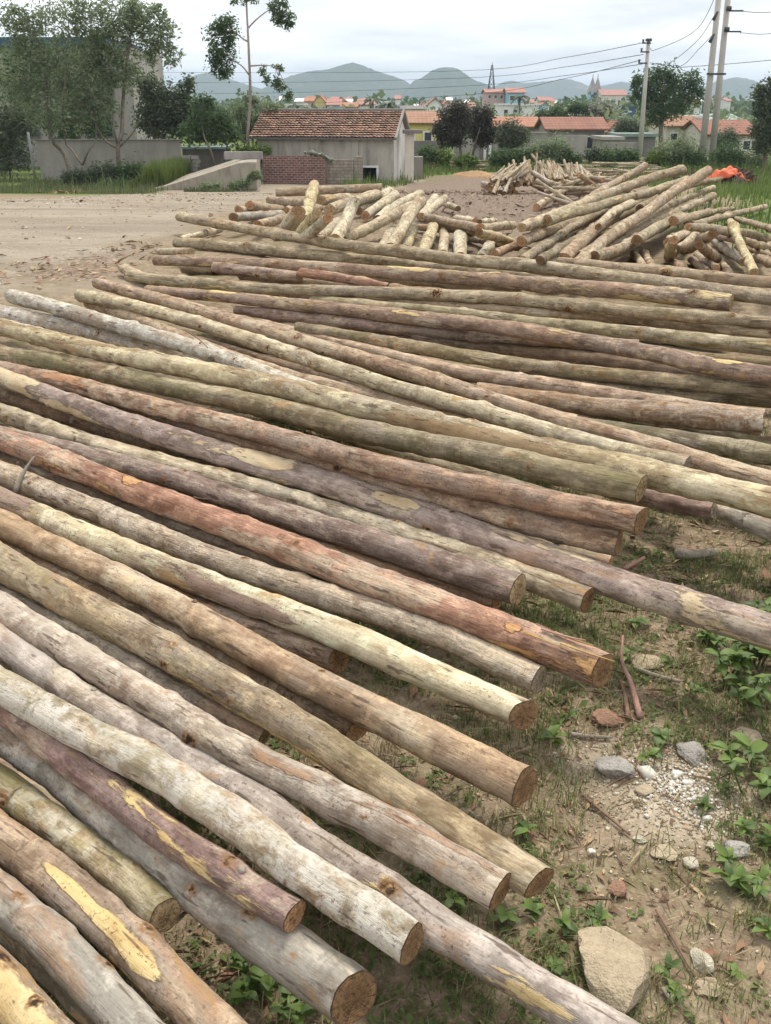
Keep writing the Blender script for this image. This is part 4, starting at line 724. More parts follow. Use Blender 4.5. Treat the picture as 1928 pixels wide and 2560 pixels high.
LABEL = {
 'B1': 'long greenish log before the short-log pile, tip sticking out over the road',
 'B1b': 'tan log lying just behind the long greenish log, below the crossed brown poles',
 'B2': 'pale green-tan log with a dark tip, beneath the long log crossing the short pile',
 'B3': 'purple-brown log with yellow peeled scars and a cut end, upper stack',
 'B4': 'short greyish purple log piece with a dark left end among the long upper logs',
 'B5': 'tapering reddish log with a yellow splintered butt among the long upper logs',
 'B6': 'long smooth green-tan log running below the purple-brown log with the cut end',
 'B7': 'long forked purple log with yellow scars bending down at its right end',
 'B8': 'thin tan pole squeezed between the smooth green-tan log and the thick green log',
 'B9': 'thick greenish log running off to the right just above the forked purple log',
 'B10': 'purple log in the shade directly beneath the forked purple log',
 'B11': 'mossy brown log in the deep shade below the forked purple log',
 'B12': 'dark brown log at the bottom of the stack under the forked purple log',
 'B13': 'dark mossy log deepest in the shade behind the scaly log',
 'B14': 'tan pole half hidden behind the upper purple-brown log',
 'B16': 'stubby cream log end poking out at the road side of the stack',
 'B17': 'thin tan pole showing under the reddish log with the yellow splintered butt',
 'F1': 'brown log with a long yellow peeled streak beside the grey-brown smooth log',
 'F2': 'smooth grey-brown log between the yellow-scarred log and the yellow-streaked one',
 'F3': 'brown log with a chain of bright yellow torn patches along its top',
 'F4': 'short mossy log end with white lichen blotches and a red-brown cut face',
 'F5': 'thick smooth grey log with the widest cut end, lying on the weeds',
 'F6': 'purple log with yellow peeled tongues, its cut end resting on the thick grey log',
 'F7': 'white lichen-blotched crooked log lying on top of the purple log with yellow tongues',
 'F8': 'long smooth lavender-grey log reaching past the big tan rock',
 'F9': 'pale grey knobbly log ending beside the olive log over the weeds',
 'F10': 'long olive-brown log with small yellow nicks, its end overhanging bare soil',
 'F11': 'smooth orange-brown log thickening to a wide clean-sawn end',
 'F12': 'creamy yellow debarked log with a purple bark remnant along its side',
 'F13': 'pinkish white mottled log between the red log and the debarked yellow log',
 'F14': 'red-barked log with a splintered frayed butt above the leaf litter',
 'F15': 'purple-grey log with torn orange bark, ending just above the red log',
 'F16': 'cream-grey log with brown scars ending beside the purple-grey log',
 'F17': 'very long purple log with large yellow patches, running onto the bare soil',
 'F18': 'reddish tan log with a square sawn end directly above the long purple-and-yellow log',
 'F19': 'flaky red-brown log with lichen crust directly below the moss green log',
 'F20': 'thick moss green log with its sawn end lying against the long yellow log',
 'F21': 'long yellow smooth log with brown bark patches, running off right behind the mossy one',
 'F22': 'slender cream log with an obliquely cut dark end, dark tip at the road side',
 'F23': 'long rough pinkish log just above the slender cream log',
 'F24': 'rough scaly-barked log with whitish patches and a wide cut end at right',
 'F25': 'pink-beige smooth log running behind the rough scaly-barked log',
 'F26': 'log dusted white with lime at the road edge of the stack',
 'F27': 'rough log half dusted with white lime, next to the whitest log',
 'F28': 'rough pinkish pole in the gap between the slender cream log and the lime-dusted logs',
 'F9b': 'grey log darkened to look shadowed in the gap below the olive log',
 'F10b': 'rough brown log with a ragged end, between the olive and the orange-brown logs',
 'F11b': 'flaky red-brown log with a dark end, between the orange-brown and the debarked logs',
 'F14b': 'small reddish log end deep under the purple-grey log',
 'F14c': 'dark brown log in the shadow under the red log',
 'F16b': 'rough brown log under the very long purple-and-yellow log',
 'F17b': 'tan log end peeping out below the reddish tan log with the square end',
 'F21b': 'dark purple log end under the moss green log, above the soil',
 'F21c': 'grey smooth log lying on the soil below the long yellow log at right',
 'F24c': 'dark mossy log on the ground under the scaly log with the wide cut end',
 'C1': 'long brown log lying across the back of the short-log pile by the road',
 'C8': 'yellowish short log standing up steeply over the short-log pile',
 'C9': 'fat pale short log stub leaning in the left half of the short-log pile',
 'C15': 'bent whitish short log in the middle of the short-log pile',
 'C18': 'large pale log leaning at the front of the short-log pile, below an orange cut face',
 'C19': 'short pale log with a bright orange cut face at the crest of the short-log pile',
 'C39': 'short stub with an orange cut face lying alone by the road',
 'C40': 'pale thin log behind the long greenish log tip, beside the road',
 'D2': 'long greenish pole with a brown sawn disc at the top of the crossed pole heap',
 'D8': 'thick tan log with a dark butt pointing down at the crossed heap front',
 'D10': 'longest tan pole of the crossed heap, reaching up to the orange tarpaulin',
 'D11': 'curved greenish log with a red-brown sawn face low at the front of the crossed heap',
 'D21': 'greenish pole lying level across the right side of the crossed pole heap',
 'D20': 'thin curved pole stretching out over the grass at the right of the crossed heap',
 'D27': 'pale yellowish log standing down to the right with its sawn face towards the stack',
 'D5': 'reddish log with a dark sawn face at the left foot of the crossed heap',
 'C2': 'brown short log with a sawn face just below the long brown back log',
 'C3': 'brown short log with a dark sawn face sticking out over the road side',
 'C4': 'sawn stub end tucked between the grey and the brown logs at the road side',
 'C5': 'grey short log lying level at the road end of the short-log pile',
 'C6': 'brown short log under the grey one at the road end of the short-log pile',
 'C7': 'reddish sawn stub behind the fat pale stub in the short-log pile',
 'C10': 'dark sawn log end right behind the steep yellowish short log',
 'C11': 'yellowish short log slanting between the fat pale stub and the steep log foot',
 'C12': 'beige short log with a wide sawn face rising behind the bent whitish log',
 'C13': 'whitish short log slanting down below the wide sawn face',
 'C14': 'beige short log slanting down beside the foot of the bent whitish log',
 'C16a': 'whitish short log ending in the upper of two adjoining orange sawn faces',
 'C16b': 'whitish short log ending in the lower of two adjoining orange sawn faces',
 'C17': 'long beige log rising slantwise from the bent whitish log to the heap crest',
 'C20': 'whitish short log just above the long slanting beige log',
 'C21': 'whitish short log behind the crest, right of the bright orange cut face',
 'C22': 'whitish slanting log at the right shoulder of the short-log pile crest',
 'C24': 'thin whitish stub with a sawn face on the chips behind the pile shoulder',
 'C25': 'brown log with a sawn face lying slantwise across the right half of the short pile',
 'C26': 'thin brown log directly below the slantwise brown log of the short pile',
 'C27': 'brown level log half buried behind the four upright pale logs',
 'C28': 'yellowish log standing behind the foot of the large pale leaning log',
 'C29': 'yellowish upright log, first right of the large pale leaning log',
 'C30': 'beige upright log between the yellowish and the fat whitish upright logs',
 'C31': 'fat whitish upright log at the right end of the upright row',
 'C32': 'yellowish log with a sawn face lying towards the crossed pole heap',
 'C33': 'thin whitish log lying on the chips behind the slantwise brown log',
 'C34': 'small whitish stub with a sawn face lying alone on the chips',
 'C35': 'beige log with a bright orange sawn face touching the crossed pole heap',
 'C36': 'whitish log stub leaning just left of the reddish log with dark sawn face',
 'C37': 'greenish log lying behind the fat whitish upright log',
 'C38': 'whitish log hidden low behind the large pale leaning log',
 'D1': 'long greenish pole directly behind the topmost pole with the brown sawn disc',
 'D1b': 'brown pole farthest back at the top left of the crossed heap',
 'D4': 'brown log with a large sawn disc below the topmost pole disc',
 'D6': 'beige log with an orange sawn disc left of the topmost pole',
 'D7': 'greenish pole in the shade under the topmost pole',
 'D7b': 'dark mossy pole in the shade between the greenish pole and the thick tan butt',
 'D9': 'thin beige pole with a small sawn disc lying over the thick tan log',
 'D12': 'mossy green log with a sawn disc lying over the curved greenish log',
 'D13': 'tapering greenish pole with a big sawn disc pointing at the grass field',
 'D14': 'greenish pole running along the underside of the longest tan pole',
 'D15': 'brown pole squeezed between the longest tan pole and the greenish one below',
 'D16': 'brown pole just behind the upper half of the longest tan pole',
 'D17': 'dark mossy pole in the hollow behind the longest tan pole',
 'D18': 'mossy brown pole whose thin tip points at the bark mound',
 'D19': 'thin greenish pole tip right below the mossy brown tip',
 'D22': 'thin greenish pole lying out on the grass behind the level pole',
 'D23': 'brown pole lying below the level greenish pole towards the grass',
 'D24': 'purplish pole end under the level greenish pole',
 'D25': 'brown log lowest at the grass side of the crossed heap',
 'D26': 'very thin greenish pole above the lowest log at the grass side',
 'D28': 'grey log slanting down left of the pale yellowish standing log',
 'D29': 'reddish log with a sawn face left of the grey slanting log',
 'D30': 'brown log with a big sawn face in the middle of the jumbled foot',
 'D31': 'yellowish short log with a round sawn face pointing out of the jumbled foot',
 'D32': 'beige log with a broad sawn face under the big disc of the tapering pole',
 'D33': 'thin beige log just left of the brown log with the big sawn face',
 'D34': 'brown log lying lowest of the pair under the reddish sawn face',
 'D35': 'brown log lying upper of the pair under the reddish sawn face',
 'D36': 'thin beige stub pointing down left of the pale yellowish standing log',
 'D37': 'reddish stub peeping out at the bottom of the jumbled foot',
 'D38': 'beige log end in the dark hollow under the curved greenish log',
 'D39': 'brown log end in the dark hollow right of the beige one',
}
# logs of the bottom layer, glimpsed in the gaps between the upper ones: (upper log, lower log, share of length, texts)
UNDER = [('F14', 'F13', .86, 'the red log and the pinkish mottled log'), ('F13', 'F12', .84, 'the pinkish mottled log and the debarked yellow log'), ('F12', 'F11', .80, 'the debarked yellow log and the orange-brown log'),
 ('F16', 'F15', .85, 'the cream-grey log and the purple-grey log'), ('F17', 'F16', .80, 'the very long purple log and the cream-grey log'), ('F19', 'F18', .88, 'the flaky red log and the reddish tan log'), ('F20', 'F19', .88, 'the moss green log and the flaky red log'),
 ('F21', 'F20', .85, 'the long yellow log and the moss green log'), ('F22', 'F21', .85, 'the slender cream log and the long yellow log'), ('F23', 'F22', .9, 'the long rough pink log and the slender cream log'), ('F25', 'F23', .95, 'the pink-beige log and the long rough pink log'),
 ('B7', 'F25', 1.0, 'the forked purple log and the pink-beige log'), ('B9', 'B7', 1.0, 'the thick green log and the forked purple log'), ('B6', 'B9', 1.0, 'the smooth green-tan log and the thick green log'), ('B3', 'B6', 1.0, 'the scarred purple-brown log and the smooth green-tan log'),
 ('B1', 'B3', 1.0, 'the long greenish log and the scarred purple-brown log'), ('B2', 'B3', 1.0, 'the dark-tipped log and the scarred purple-brown log'), ('F10', 'F9', .60, 'the olive log and the pale grey log'), ('F9', 'F8', .55, 'the pale grey log and the lavender log'), ('F7', 'F5', .55, 'the lichen log and the thick grey log'), ('F4', 'F3', .7, 'the mossy lichen log and the yellow-torn log'), ('F3', 'F2', .7, 'the yellow-torn log and the smooth grey-brown log')]
for i, (ka, kb, sh_, txt) in enumerate(UNDER):
    A_ = catmull(LOGS[ka][0], 40); B_ = catmull(LOGS[kb][0], 40); Q = []
    for p in A_:                                     # follow the gap: mean of a point and its nearest neighbour on the other log
        q = B_[np.argmin(np.hypot(B_[:, 0] - p[0], B_[:, 1] - p[1]))]
        if np.hypot(*(q - p)[:2]) < .9: Q.append((p + q) / 2)
    if len(Q) < 8: continue
    Q = np.array(Q)[: max(6, int(len(Q) * sh_))]; r_ = .040 + .012 * ((i * 7) % 5) / 4
    gz_ = ground_z(Q[:, 0], Q[:, 1]); Q[:, 2] = np.minimum(gz_ + r_ * .9, np.array([p for p in Q])[:, 2] - .02)
    sel = Q[np.linspace(0, len(Q) - 1, 5).round().astype(int)]
    k_ = 'U%d' % i
    LOGS[k_] = ([tuple(p) for p in sel], [r_] * 5, ('darkbrown', 'darkmoss', 'purple', 'moss', 'brownrough')[i % 5])  # dark bark styles put the shade of the gaps into the colour
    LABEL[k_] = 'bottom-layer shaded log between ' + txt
STYLE_WORDS = {'short': 'whitish', 'short2': 'pale beige', 'short3': 'yellowish', 'tan': 'brown', 'greysmooth': 'grey', 'greentan': 'greenish', 'green': 'mossy green',
 'darkmoss': 'dark mossy', 'moss': 'mossy brown', 'redtan': 'reddish', 'purple': 'purplish'}
LOGINFO = {}
for li, (key, (Pl, Rl, sty)) in enumerate(LOGS.items()):
    ymin = min(p[1] for p in Pl)
    ds, ns = (.022, 26) if ymin < 3.4 else (.03, 22) if ymin < 6 else (.05, 16)
    if key[0] in 'CD': ds, ns = .07, 14
    cut = (CUT_A, CUT_D, CUT_A, CUT_B, CUT_A, CUT_C, CUT_A)[li % 7] if key[0] in 'BFU' else (CUT_B, CUT_A, CUT_B, CUT_C)[li % 4]
    o, info = make_log('short_log' if key[0] == 'C' else 'log', Pl, Rl, sty, 100 + li, ds, ns, cut, peels=PEELS.get(key, ()))
    LOGINFO[key] = (o, info)
    grp = {'F': 'long logs in the foreground stack', 'B': 'long logs in the upper stack', 'C': 'short logs in the pile by the road', 'D': 'poles in the crossed heap', 'U': 'bottom layer logs of the long stack'}[key[0]]
    if key in LABEL: lab = LABEL[key]
    elif key[0] == 'C': lab = STYLE_WORDS[sty] + ' short log jumbled in the low pile beside the road'; grp = STYLE_WORDS[sty] + ' logs of the short-log pile'
    else: lab = STYLE_WORDS[sty] + ' pole among the crossed heap in front of the grass field'; grp = STYLE_WORDS[sty] + ' poles of the crossed heap'
    tag(o, lab, 'log', grp)
# ------------------------------------------------------------------ background materials
def leaf_mat(name, A, B, transl=.3, rough=.6):
    t = NT(name); r = t.attr('rnd'); v = t.obj()
    n = t.noise(v, .9, 3, .6)
    c = t.mix(r, A, B)
    c = t.mix(t.math('MULTIPLY', t.ramp(n, .4, .7), .5), c, [a * .62 for a in A])
    return t.finish(c, rough, None, transl=transl, spec=.35)
LF_EUC = leaf_mat('leaf_euc', (.155, .205, .110), (.30, .35, .195), .45)
LF_GREY = leaf_mat('leaf_greygreen', (.165, .210, .120), (.315, .365, .215), .45)
LF_DARK = leaf_mat('leaf_dark', (.072, .098, .058), (.155, .185, .10), .32)
LF_OLIVE = leaf_mat('leaf_darkolive', (.045, .043, .032), (.105, .095, .062), .2)
LF_MID = leaf_mat('leaf_mid', (.060, .110, .042), (.135, .195, .075), .4)
LF_BRIGHT = leaf_mat('leaf_bright', (.085, .145, .030), (.19, .255, .055))
LF_WHITE = leaf_mat('leaf_blossom', (.13, .15, .10), (.60, .56, .50), .2)
TRUNK = plain('tree_bark', (.17, .14, .11), .9, .35, 8, .5)
TRUNKP = plain('tree_bark_pale', (.33, .27, .24), .9, .25, 8, .4)

def stained(name, col, dirt=(.10, .09, .075), amount=.6, vscale=1.0, rough=.9):
    t = NT(name); v = t.obj()
    a = t.noise(t.scale(v, 1, 1, .25), 2.2 * vscale, 5, .65); b = t.noise(v, .7 * vscale, 4, .6); g = t.noise(v, 18, 4, .6)
    c = t.mix(t.ramp(b, .3, .7), [x * .85 for x in col], [min(1, x * 1.1) for x in col])
    c = t.mix(t.math('MULTIPLY', t.ramp(a, .45, .75), amount), c, dirt)
    c = t.mix(t.math('MULTIPLY', t.ramp(g, .5, .8), .25), c, dirt)
    return t.finish(c, rough, g, .3, .02, spec=.15)
W_PLASTER = stained('plaster_grey', (.36, .335, .31), amount=.4)
W_HOUSE = stained('plaster_old', (.42, .395, .34), (.11, .10, .08), .75)
W_GABLE = stained('plaster_gable', (.70, .68, .64), (.28, .25, .21), .35)
W_CREAM = stained('plaster_cream', (.66, .61, .52), amount=.25)
W_WHITE = stained('paint_white', (.74, .74, .72), (.35, .35, .33), .2)
W_YEL = stained('paint_yellow', (.70, .58, .24), amount=.2)
W_BLUE = stained('paint_blue', (.30, .50, .62), amount=.15)
W_PINK = stained('paint_pink', (.56, .38, .37), amount=.15)
W_DGREY = stained('wall_dark', (.20, .185, .175), amount=.5)
W_GREY = stained('wall_block', (.30, .28, .255), amount=.5)
W_CONC = stained('concrete', (.36, .32, .26), (.15, .12, .085), .8, 1.6)
W_POLE = stained('pole_concrete', (.46, .43, .40), (.25, .23, .21), .3)
ROOF_BLUE = plain('sheet_blue', (.035, .085, .14), .5, .2, 2)
ROOF_GREEN = plain('sheet_green', (.20, .27, .235), .6, .2, 3)
ROOF_WHITE = plain('sheet_white', (.62, .64, .64), .6, .15, 3)
GLASS = plain('window_dark', (.045, .05, .055), .25, .2, 3, .0)
METAL = plain('dark_metal', (.055, .055, .06), .6, .2, 9)
WIRE = plain('cable', (.05, .05, .055), .6, .1, 3, 0)

def brick_mat(name, c1, c2, mortar, scale=1.0, bw=.22, bh=.075):
    t = NT(name); v = t.obj()
    sp = t.n('SeparateXYZ', {0: v})
    uv = t.n('CombineXYZ', {0: t.math('ADD', sp.outputs[0], sp.outputs[1]), 1: sp.outputs[2]}).outputs[0]
    b = t.n('TexBrick', {'Vector': uv, 'Color1': (*c1, 1), 'Color2': (*c2, 1), 'Mortar': (*mortar, 1), 'Scale': scale, 'Mortar Size': .012, 'Brick Width': bw, 'Row Height': bh})
    g = t.noise(v, 3, 4, .6)
    c = t.mix(t.math('MULTIPLY', t.ramp(g, .4, .75), .6), b.outputs[0], (.075, .055, .05))
    return t.finish(c, .95, b.outputs[1], -.6, .02, spec=.1)
BRICK = brick_mat('brick_old', (.25, .115, .095), (.13, .065, .06), (.36, .31, .27), 1.0, .25, .10)
BRICKO = brick_mat('brick_orange', (.52, .24, .12), (.40, .18, .10), (.30, .22, .16))
BLOCK = brick_mat('block_wall', (.34, .30, .245), (.26, .235, .195), (.17, .15, .125), 1.0, .34, .14)

def tile_mat(name, A, B):
    t = NT(name); v = t.obj(); r = t.attr('rnd')
    c = t.mix(r, A, B)
    n = t.noise(v, 1.1, 5, .65)
    c = t.mix(t.math('MULTIPLY', t.ramp(n, .45, .72), .75), c, (.12, .085, .065))
    c = t.mix(t.math('MULTIPLY', t.ramp(t.noise(v, 6, 4, .6), .58, .75), .5), c, (.34, .27, .20))
    return t.finish(c, .9, t.noise(v, 30, 3, .6), .3, .01, spec=.15)
TILE = tile_mat('roof_tile', (.25, .14, .10), (.39, .235, .165))
def ribroof(name, A, B, px):
    t = NT(name); v = t.obj(); sp = t.n('SeparateXYZ', {0: v})
    w = t.math('SINE', t.math('MULTIPLY', sp.outputs[0], 2 * math.pi / px)); wz = t.math('SINE', t.math('MULTIPLY', sp.outputs[2], 2 * math.pi / .16))
    n = t.noise(v, .8, 4, .6)
    c = t.mix(t.ramp(n, .3, .7), A, B)
    c = t.mix(t.math('MULTIPLY', t.ramp(wz, .1, .9), .30), c, [a * .5 for a in A])
    return t.finish(c, .85, t.math('ADD', w, wz), .4, .05, spec=.15)
ROOF_ORG = ribroof('tile_orange', (.28, .155, .10), (.355, .21, .14), .3)
ROOF_RED = ribroof('tile_red', (.24, .115, .085), (.31, .16, .115), .3)
ROOF_PINK = ribroof('tile_pink', (.36, .175, .145), (.43, .235, .195), .3)
ROOF_BRN = ribroof('tile_brown', (.32, .15, .10), (.42, .22, .14), .3)

# ------------------------------------------------------------------ foliage builders
def leaves_mesh(name, pts, size, mat, aspect=.38, droop=.4, rg=None):
    """one little folded leaf (two triangles) per point"""
    n = len(pts); rg = rg or rng
    d = rg.normal(size=(n, 3)); d[:, 2] = d[:, 2] * .6 - droop; d /= np.linalg.norm(d, axis=1)[:, None]
    a = np.cross(d, rg.normal(size=(n, 3))); a /= np.linalg.norm(a, axis=1)[:, None] + 1e-9
    nn = np.cross(d, a)
    L = (size * rg.uniform(.6, 1.35, n))[:, None]; Wd = L * aspect
    p0 = pts; p1 = pts + d * L * .5 + a * Wd * .5 + nn * Wd * .15; p2 = pts + d * L; p3 = pts + d * L * .5 - a * Wd * .5 + nn * Wd * .15
    V = np.stack([p0, p1, p2, p3], 1).reshape(-1, 3)
    b = np.arange(n)[:, None] * 4
    Fc = np.vstack([b + [0, 1, 2], b + [0, 2, 3]])
    me = mesh_np(name, V, Fc, [mat], smooth=False)
    add_attr(me, 'rnd', np.repeat(rg.random(n), 4))
    return me

def clump_points(cl, y, n, rg, df=.8, sub=.30, per=26):
    """cl: (u,v,ru,rv) clumps in photograph px at distance y -> leaf points gathered on twigs"""
    w = np.array([c[2] * c[3] for c in cl], float); w /= w.sum(); out = []
    for (u, v, ru, rv), wi in zip(cl, w):
        k = max(30, int(n * wi)); c = at(u, v, y); sc = np.linalg.norm(ray(u, v)) and y / ray(u, v)[1] / FPX
        rad = np.array([ru * sc, (ru + rv) * .5 * sc * df, rv * sc])
        m = max(4, k // per)
        q = rg.normal(size=(m, 3)); q /= np.linalg.norm(q, axis=1)[:, None]
        q *= (rg.random(m) ** .45)[:, None]
        cen = c + q * rad
        i = rg.integers(0, m, k)
        out.append(cen[i] + rg.normal(size=(k, 3)) * rad.mean() * sub * (.5 + rg.random(m)[i][:, None]))
    return np.vstack(out)

def tree(name, label, y, stems, clumps, n, size, mat, cat='tree', trunk_mat=None, group=None, r0=.09, aspect=.38, sub=.22, seed=0, dy=.6, per=26):
    """stems: polylines in photograph px (first at the root); a crown of leaf clumps"""
    rg = np.random.default_rng(seed + 500)
    b = stems[0][0] if stems else (clumps[0][0], 0)
    base = at(b[0], HORIZON, y); base[2] = float(ground_z(base[0], y))
    e = empty(name, base); tag(e, label, cat, group)
    if stems:
        mb = MB()
        tips = []
        for st in stems:
            pts = [at(u, v, y + (rg.uniform(-dy, dy) if i else 0)) for i, (u, v) in enumerate(st)]
            if st is stems[0]: pts[0][2] = base[2] - .15
            pts = catmull(np.array(pts), max(5, 4 * len(pts)))
            k = len(pts); rr = np.linspace(r0 * (1 if st is stems[0] else .45), r0 * (.35 if st is stems[0] else .15), k)
            mb.tube([p - base for p in pts], rr, 7); tips.append(pts)
        # twigs from the stems into the clumps
        for (u, v, ru, rv) in clumps:
            c = at(u, v, y); st = min(tips, key=lambda q: np.linalg.norm(q - c, axis=1).min()); a = st[min(len(st) - 1, int(np.argmin(np.linalg.norm(st - c, axis=1))))]
            mid = (a + c) / 2 + np.array([0, 0, .06]) * np.linalg.norm(c - a)
            mb.tube([p - base for p in catmull(np.array([a, mid, c]), 6)], np.linspace(r0 * .2, r0 * .06, 6), 5)
        mb.build('trunk', trunk_mat or TRUNK, e, smooth=True)
    pts = clump_points(clumps, y, n, rg, sub=sub, per=per)
    pts[:, 2] = np.maximum(pts[:, 2], ground_z(pts[:, 0], pts[:, 1]) + .03)
    o = link(bpy.data.objects.new('crown', leaves_mesh('crown', pts - base, size, mat, aspect, rg=rg)), e)
    return e

# ------------------------------------------------------------------ trees on the left
tree('eucalyptus_tree', 'grey-green many-stemmed tree rising before the left end of the plastered wall', 46.5,
     [[(183, 428), (160, 385), (130, 348), (118, 250), (110, 120)], [(205, 412), (180, 375), (163, 350), (160, 230), (190, 90)], [(207, 412), (222, 375), (240, 345), (235, 250), (225, 130)]],
     [(60, 60, 55, 48), (140, 50, 70, 55), (95, 150, 70, 45), (180, 140, 60, 55), (60, 235, 55, 50), (150, 240, 65, 60), (215, 215, 45, 60), (110, 300, 45, 28), (20, 35, 40, 40), (175, 300, 40, 30), (215, 40, 50, 55), (70, 110, 50, 30), (250, 260, 40, 30), (205, 280, 40, 35), (120, 200, 60, 40), (20, 200, 45, 50)],
     11500, .19, LF_GREY, seed=1, r0=.11, sub=.19)
tree('eucalyptus_tree', 'tall leafy tree with a forked trunk before the middle of the plastered wall', 47.0,
     [[(298, 405), (295, 372), (305, 330), (308, 250), (318, 150), (330, 60)], [(296, 372), (285, 320), (280, 240), (270, 120)], [(296, 372), (262, 350), (235, 300), (220, 220)], [(297, 370), (330, 335), (350, 300)]],
     [(300, 50, 70, 60), (360, 70, 60, 55), (405, 90, 42, 40), (300, 140, 60, 40), (250, 90, 50, 60), (340, 20, 60, 30), (265, 200, 45, 45), (425, 130, 26, 28), (320, 190, 35, 40), (240, 150, 40, 45), (270, 270, 40, 28), (395, 25, 18, 22), (380, 140, 30, 20)],
     10000, .18, LF_EUC, seed=2, r0=.12, sub=.19)
tree('leafy_tree', 'broad dull green tree between the tall building and the plastered wall', 56, [[(120, 440), (125, 330), (130, 230)]],
     [(40, 140, 50, 35), (115, 140, 50, 35), (190, 150, 45, 35), (30, 180, 55, 45), (110, 190, 60, 50), (190, 200, 55, 45), (60, 270, 60, 50), (140, 280, 60, 45), (215, 275, 50, 45), (250, 215, 35, 40), (10, 330, 50, 40), (170, 330, 60, 30), (255, 320, 40, 30)], 9500, .22, LF_MID, seed=9, sub=.24)
tree('leafy_tree', 'dense dark green tree standing behind the right end of the plastered wall', 53,
     [[(385, 440), (385, 330), (390, 250)], [(385, 400), (420, 320), (440, 260)]],
     [(375, 220, 40, 35), (400, 270, 50, 45), (370, 300, 35, 35), (440, 250, 38, 35), (455, 300, 42, 40), (415, 330, 45, 22), (470, 225, 18, 30), (500, 290, 35, 45), (520, 320, 35, 30)],
     9500, .21, LF_DARK, seed=3, sub=.26)
tree('leafy_tree', 'small leaning tree with crossed stems beside the concrete ramp', 48.5,
     [[(545, 425), (530, 385), (512, 345), (500, 290)], [(545, 425), (565, 375), (580, 330), (590, 280)]],
     [(505, 270, 30, 30), (545, 300, 35, 35), (515, 335, 35, 28), (570, 335, 32, 28), (480, 330, 28, 28)],
     4200, .18, LF_MID, seed=4, r0=.07)
tree('eucalyptus_tree', 'tall thin eucalyptus with a bare grey trunk and separate hanging leaf clumps', 50,
     [[(614, 405), (620, 330), (626, 240), (622, 120), (617, 20), (615, -60)], [(622, 105), (605, 95), (575, 70)], [(625, 190), (605, 165), (580, 150)], [(621, 70), (640, 50), (665, 30), (690, 15)], [(622, 165), (660, 163), (690, 165)]],
     [(562, 55, 24, 20), (540, 80, 28, 24), (575, 85, 22, 26), (545, 125, 26, 24), (572, 130, 20, 26), (555, 165, 26, 22), (540, 150, 20, 18), (565, 185, 20, 12), (700, 15, 30, 18), (715, 42, 22, 20), (690, 45, 16, 16), (725, 55, 12, 18),
      (625, -5, 30, 8), (665, 185, 14, 18), (695, 170, 12, 10), (700, 215, 16, 16), (720, 230, 12, 18), (690, 200, 10, 8), (590, 5, 12, 6)],
     5200, .17, LF_MID, trunk_mat=TRUNKP, seed=5, r0=.095, sub=.28, dy=.3)
tree('leafy_tree', 'loose leafy tree around the foot of the thin eucalyptus beside the tiled shed', 52,
     [[(640, 430), (632, 340), (640, 280)]],
     [(630, 250, 26, 22), (680, 270, 32, 24), (600, 285, 28, 26), (650, 305, 35, 26), (690, 300, 22, 24), (615, 330, 30, 22), (655, 345, 26, 18)],
     4600, .18, LF_EUC, seed=6, r0=.06)
tree('shrub', 'bright yellow-green shrub against the left end of the tiled shed', 48.8,
     [[(640, 440), (640, 400), (635, 375)]], [(610, 380, 26, 20), (645, 378, 28, 22), (670, 385, 18, 18), (590, 395, 22, 16), (630, 400, 35, 16)], 3000, .15, LF_BRIGHT, 'shrub', seed=7, r0=.04)
tree('hedge', 'tall dark hedge at the left edge beside the leaning steel post', 50.5, [[(25, 445), (25, 380), (30, 300)]],
     [(10, 290, 45, 35), (45, 320, 40, 40), (10, 360, 50, 40), (50, 390, 38, 35), (5, 410, 40, 30), (70, 300, 25, 30), (-50, 340, 50, 70)], 7000, .17, LF_DARK, 'hedge', seed=8, r0=.05)
for i, (u, v, ru, rv, lab) in enumerate([(255, 430, 42, 22, 'dark low bush at the foot of the forked tree'), (330, 425, 40, 20, 'dark spreading bush between the forked tree and the tall grass'), (190, 440, 38, 14, 'small dark bush under the many-stemmed grey-green tree'), (282, 462, 42, 10, 'flat dark bush at the road verge before the forked tree')]):
    tree('bush', lab, 44.5 - (1.5 if i == 3 else 0), [], [(u, v, ru, rv), (u - 20, v + 6, ru * .6, rv * .7), (u + 18, v + 4, ru * .6, rv * .8)], 2200, .13, (LF_DARK, LF_MID)[i % 2], 'bush', group='bushes before the plastered wall', seed=20 + i)

# ------------------------------------------------------------------ walls and sheds on the left
def wall_px(name, label, u0, u1, vt, y, th, mat, cap=None, cat='wall', rz=0.0, skew=0.0):
    a = at(u0, vt, y); b = at(u1, vt, y); zb = float(ground_z((a[0] + b[0]) / 2, y)) - .25
    e = empty(name, ((a[0] + b[0]) / 2, y, zb), rz); w = (b[0] - a[0]) / 2; h = (a[2] + b[2]) / 2 - zb
    tag(e, label, cat)
    MB().box(-w, w, 0, th, 0, h).build('wall', mat, e)
    if cap: MB().box(-w - .04, w + .04, -.05, th + .05, h, h + .06).build('coping', cap, e)
    return e
wall_px('plastered_wall', 'long grey plastered wall behind the trees at the road', 92, 450, 352, 50, .25, W_PLASTER, W_DGREY)
mb = MB().tube([at(70, 330, 48.5) - [0, 0, 0], at(88, 448, 48.5)], .06, 8)
tag(mb.build('steel_post', plain('post_grey', (.25, .26, .26), .6), None, True), 'leaning grey steel post at the left end of the plastered wall', 'post')
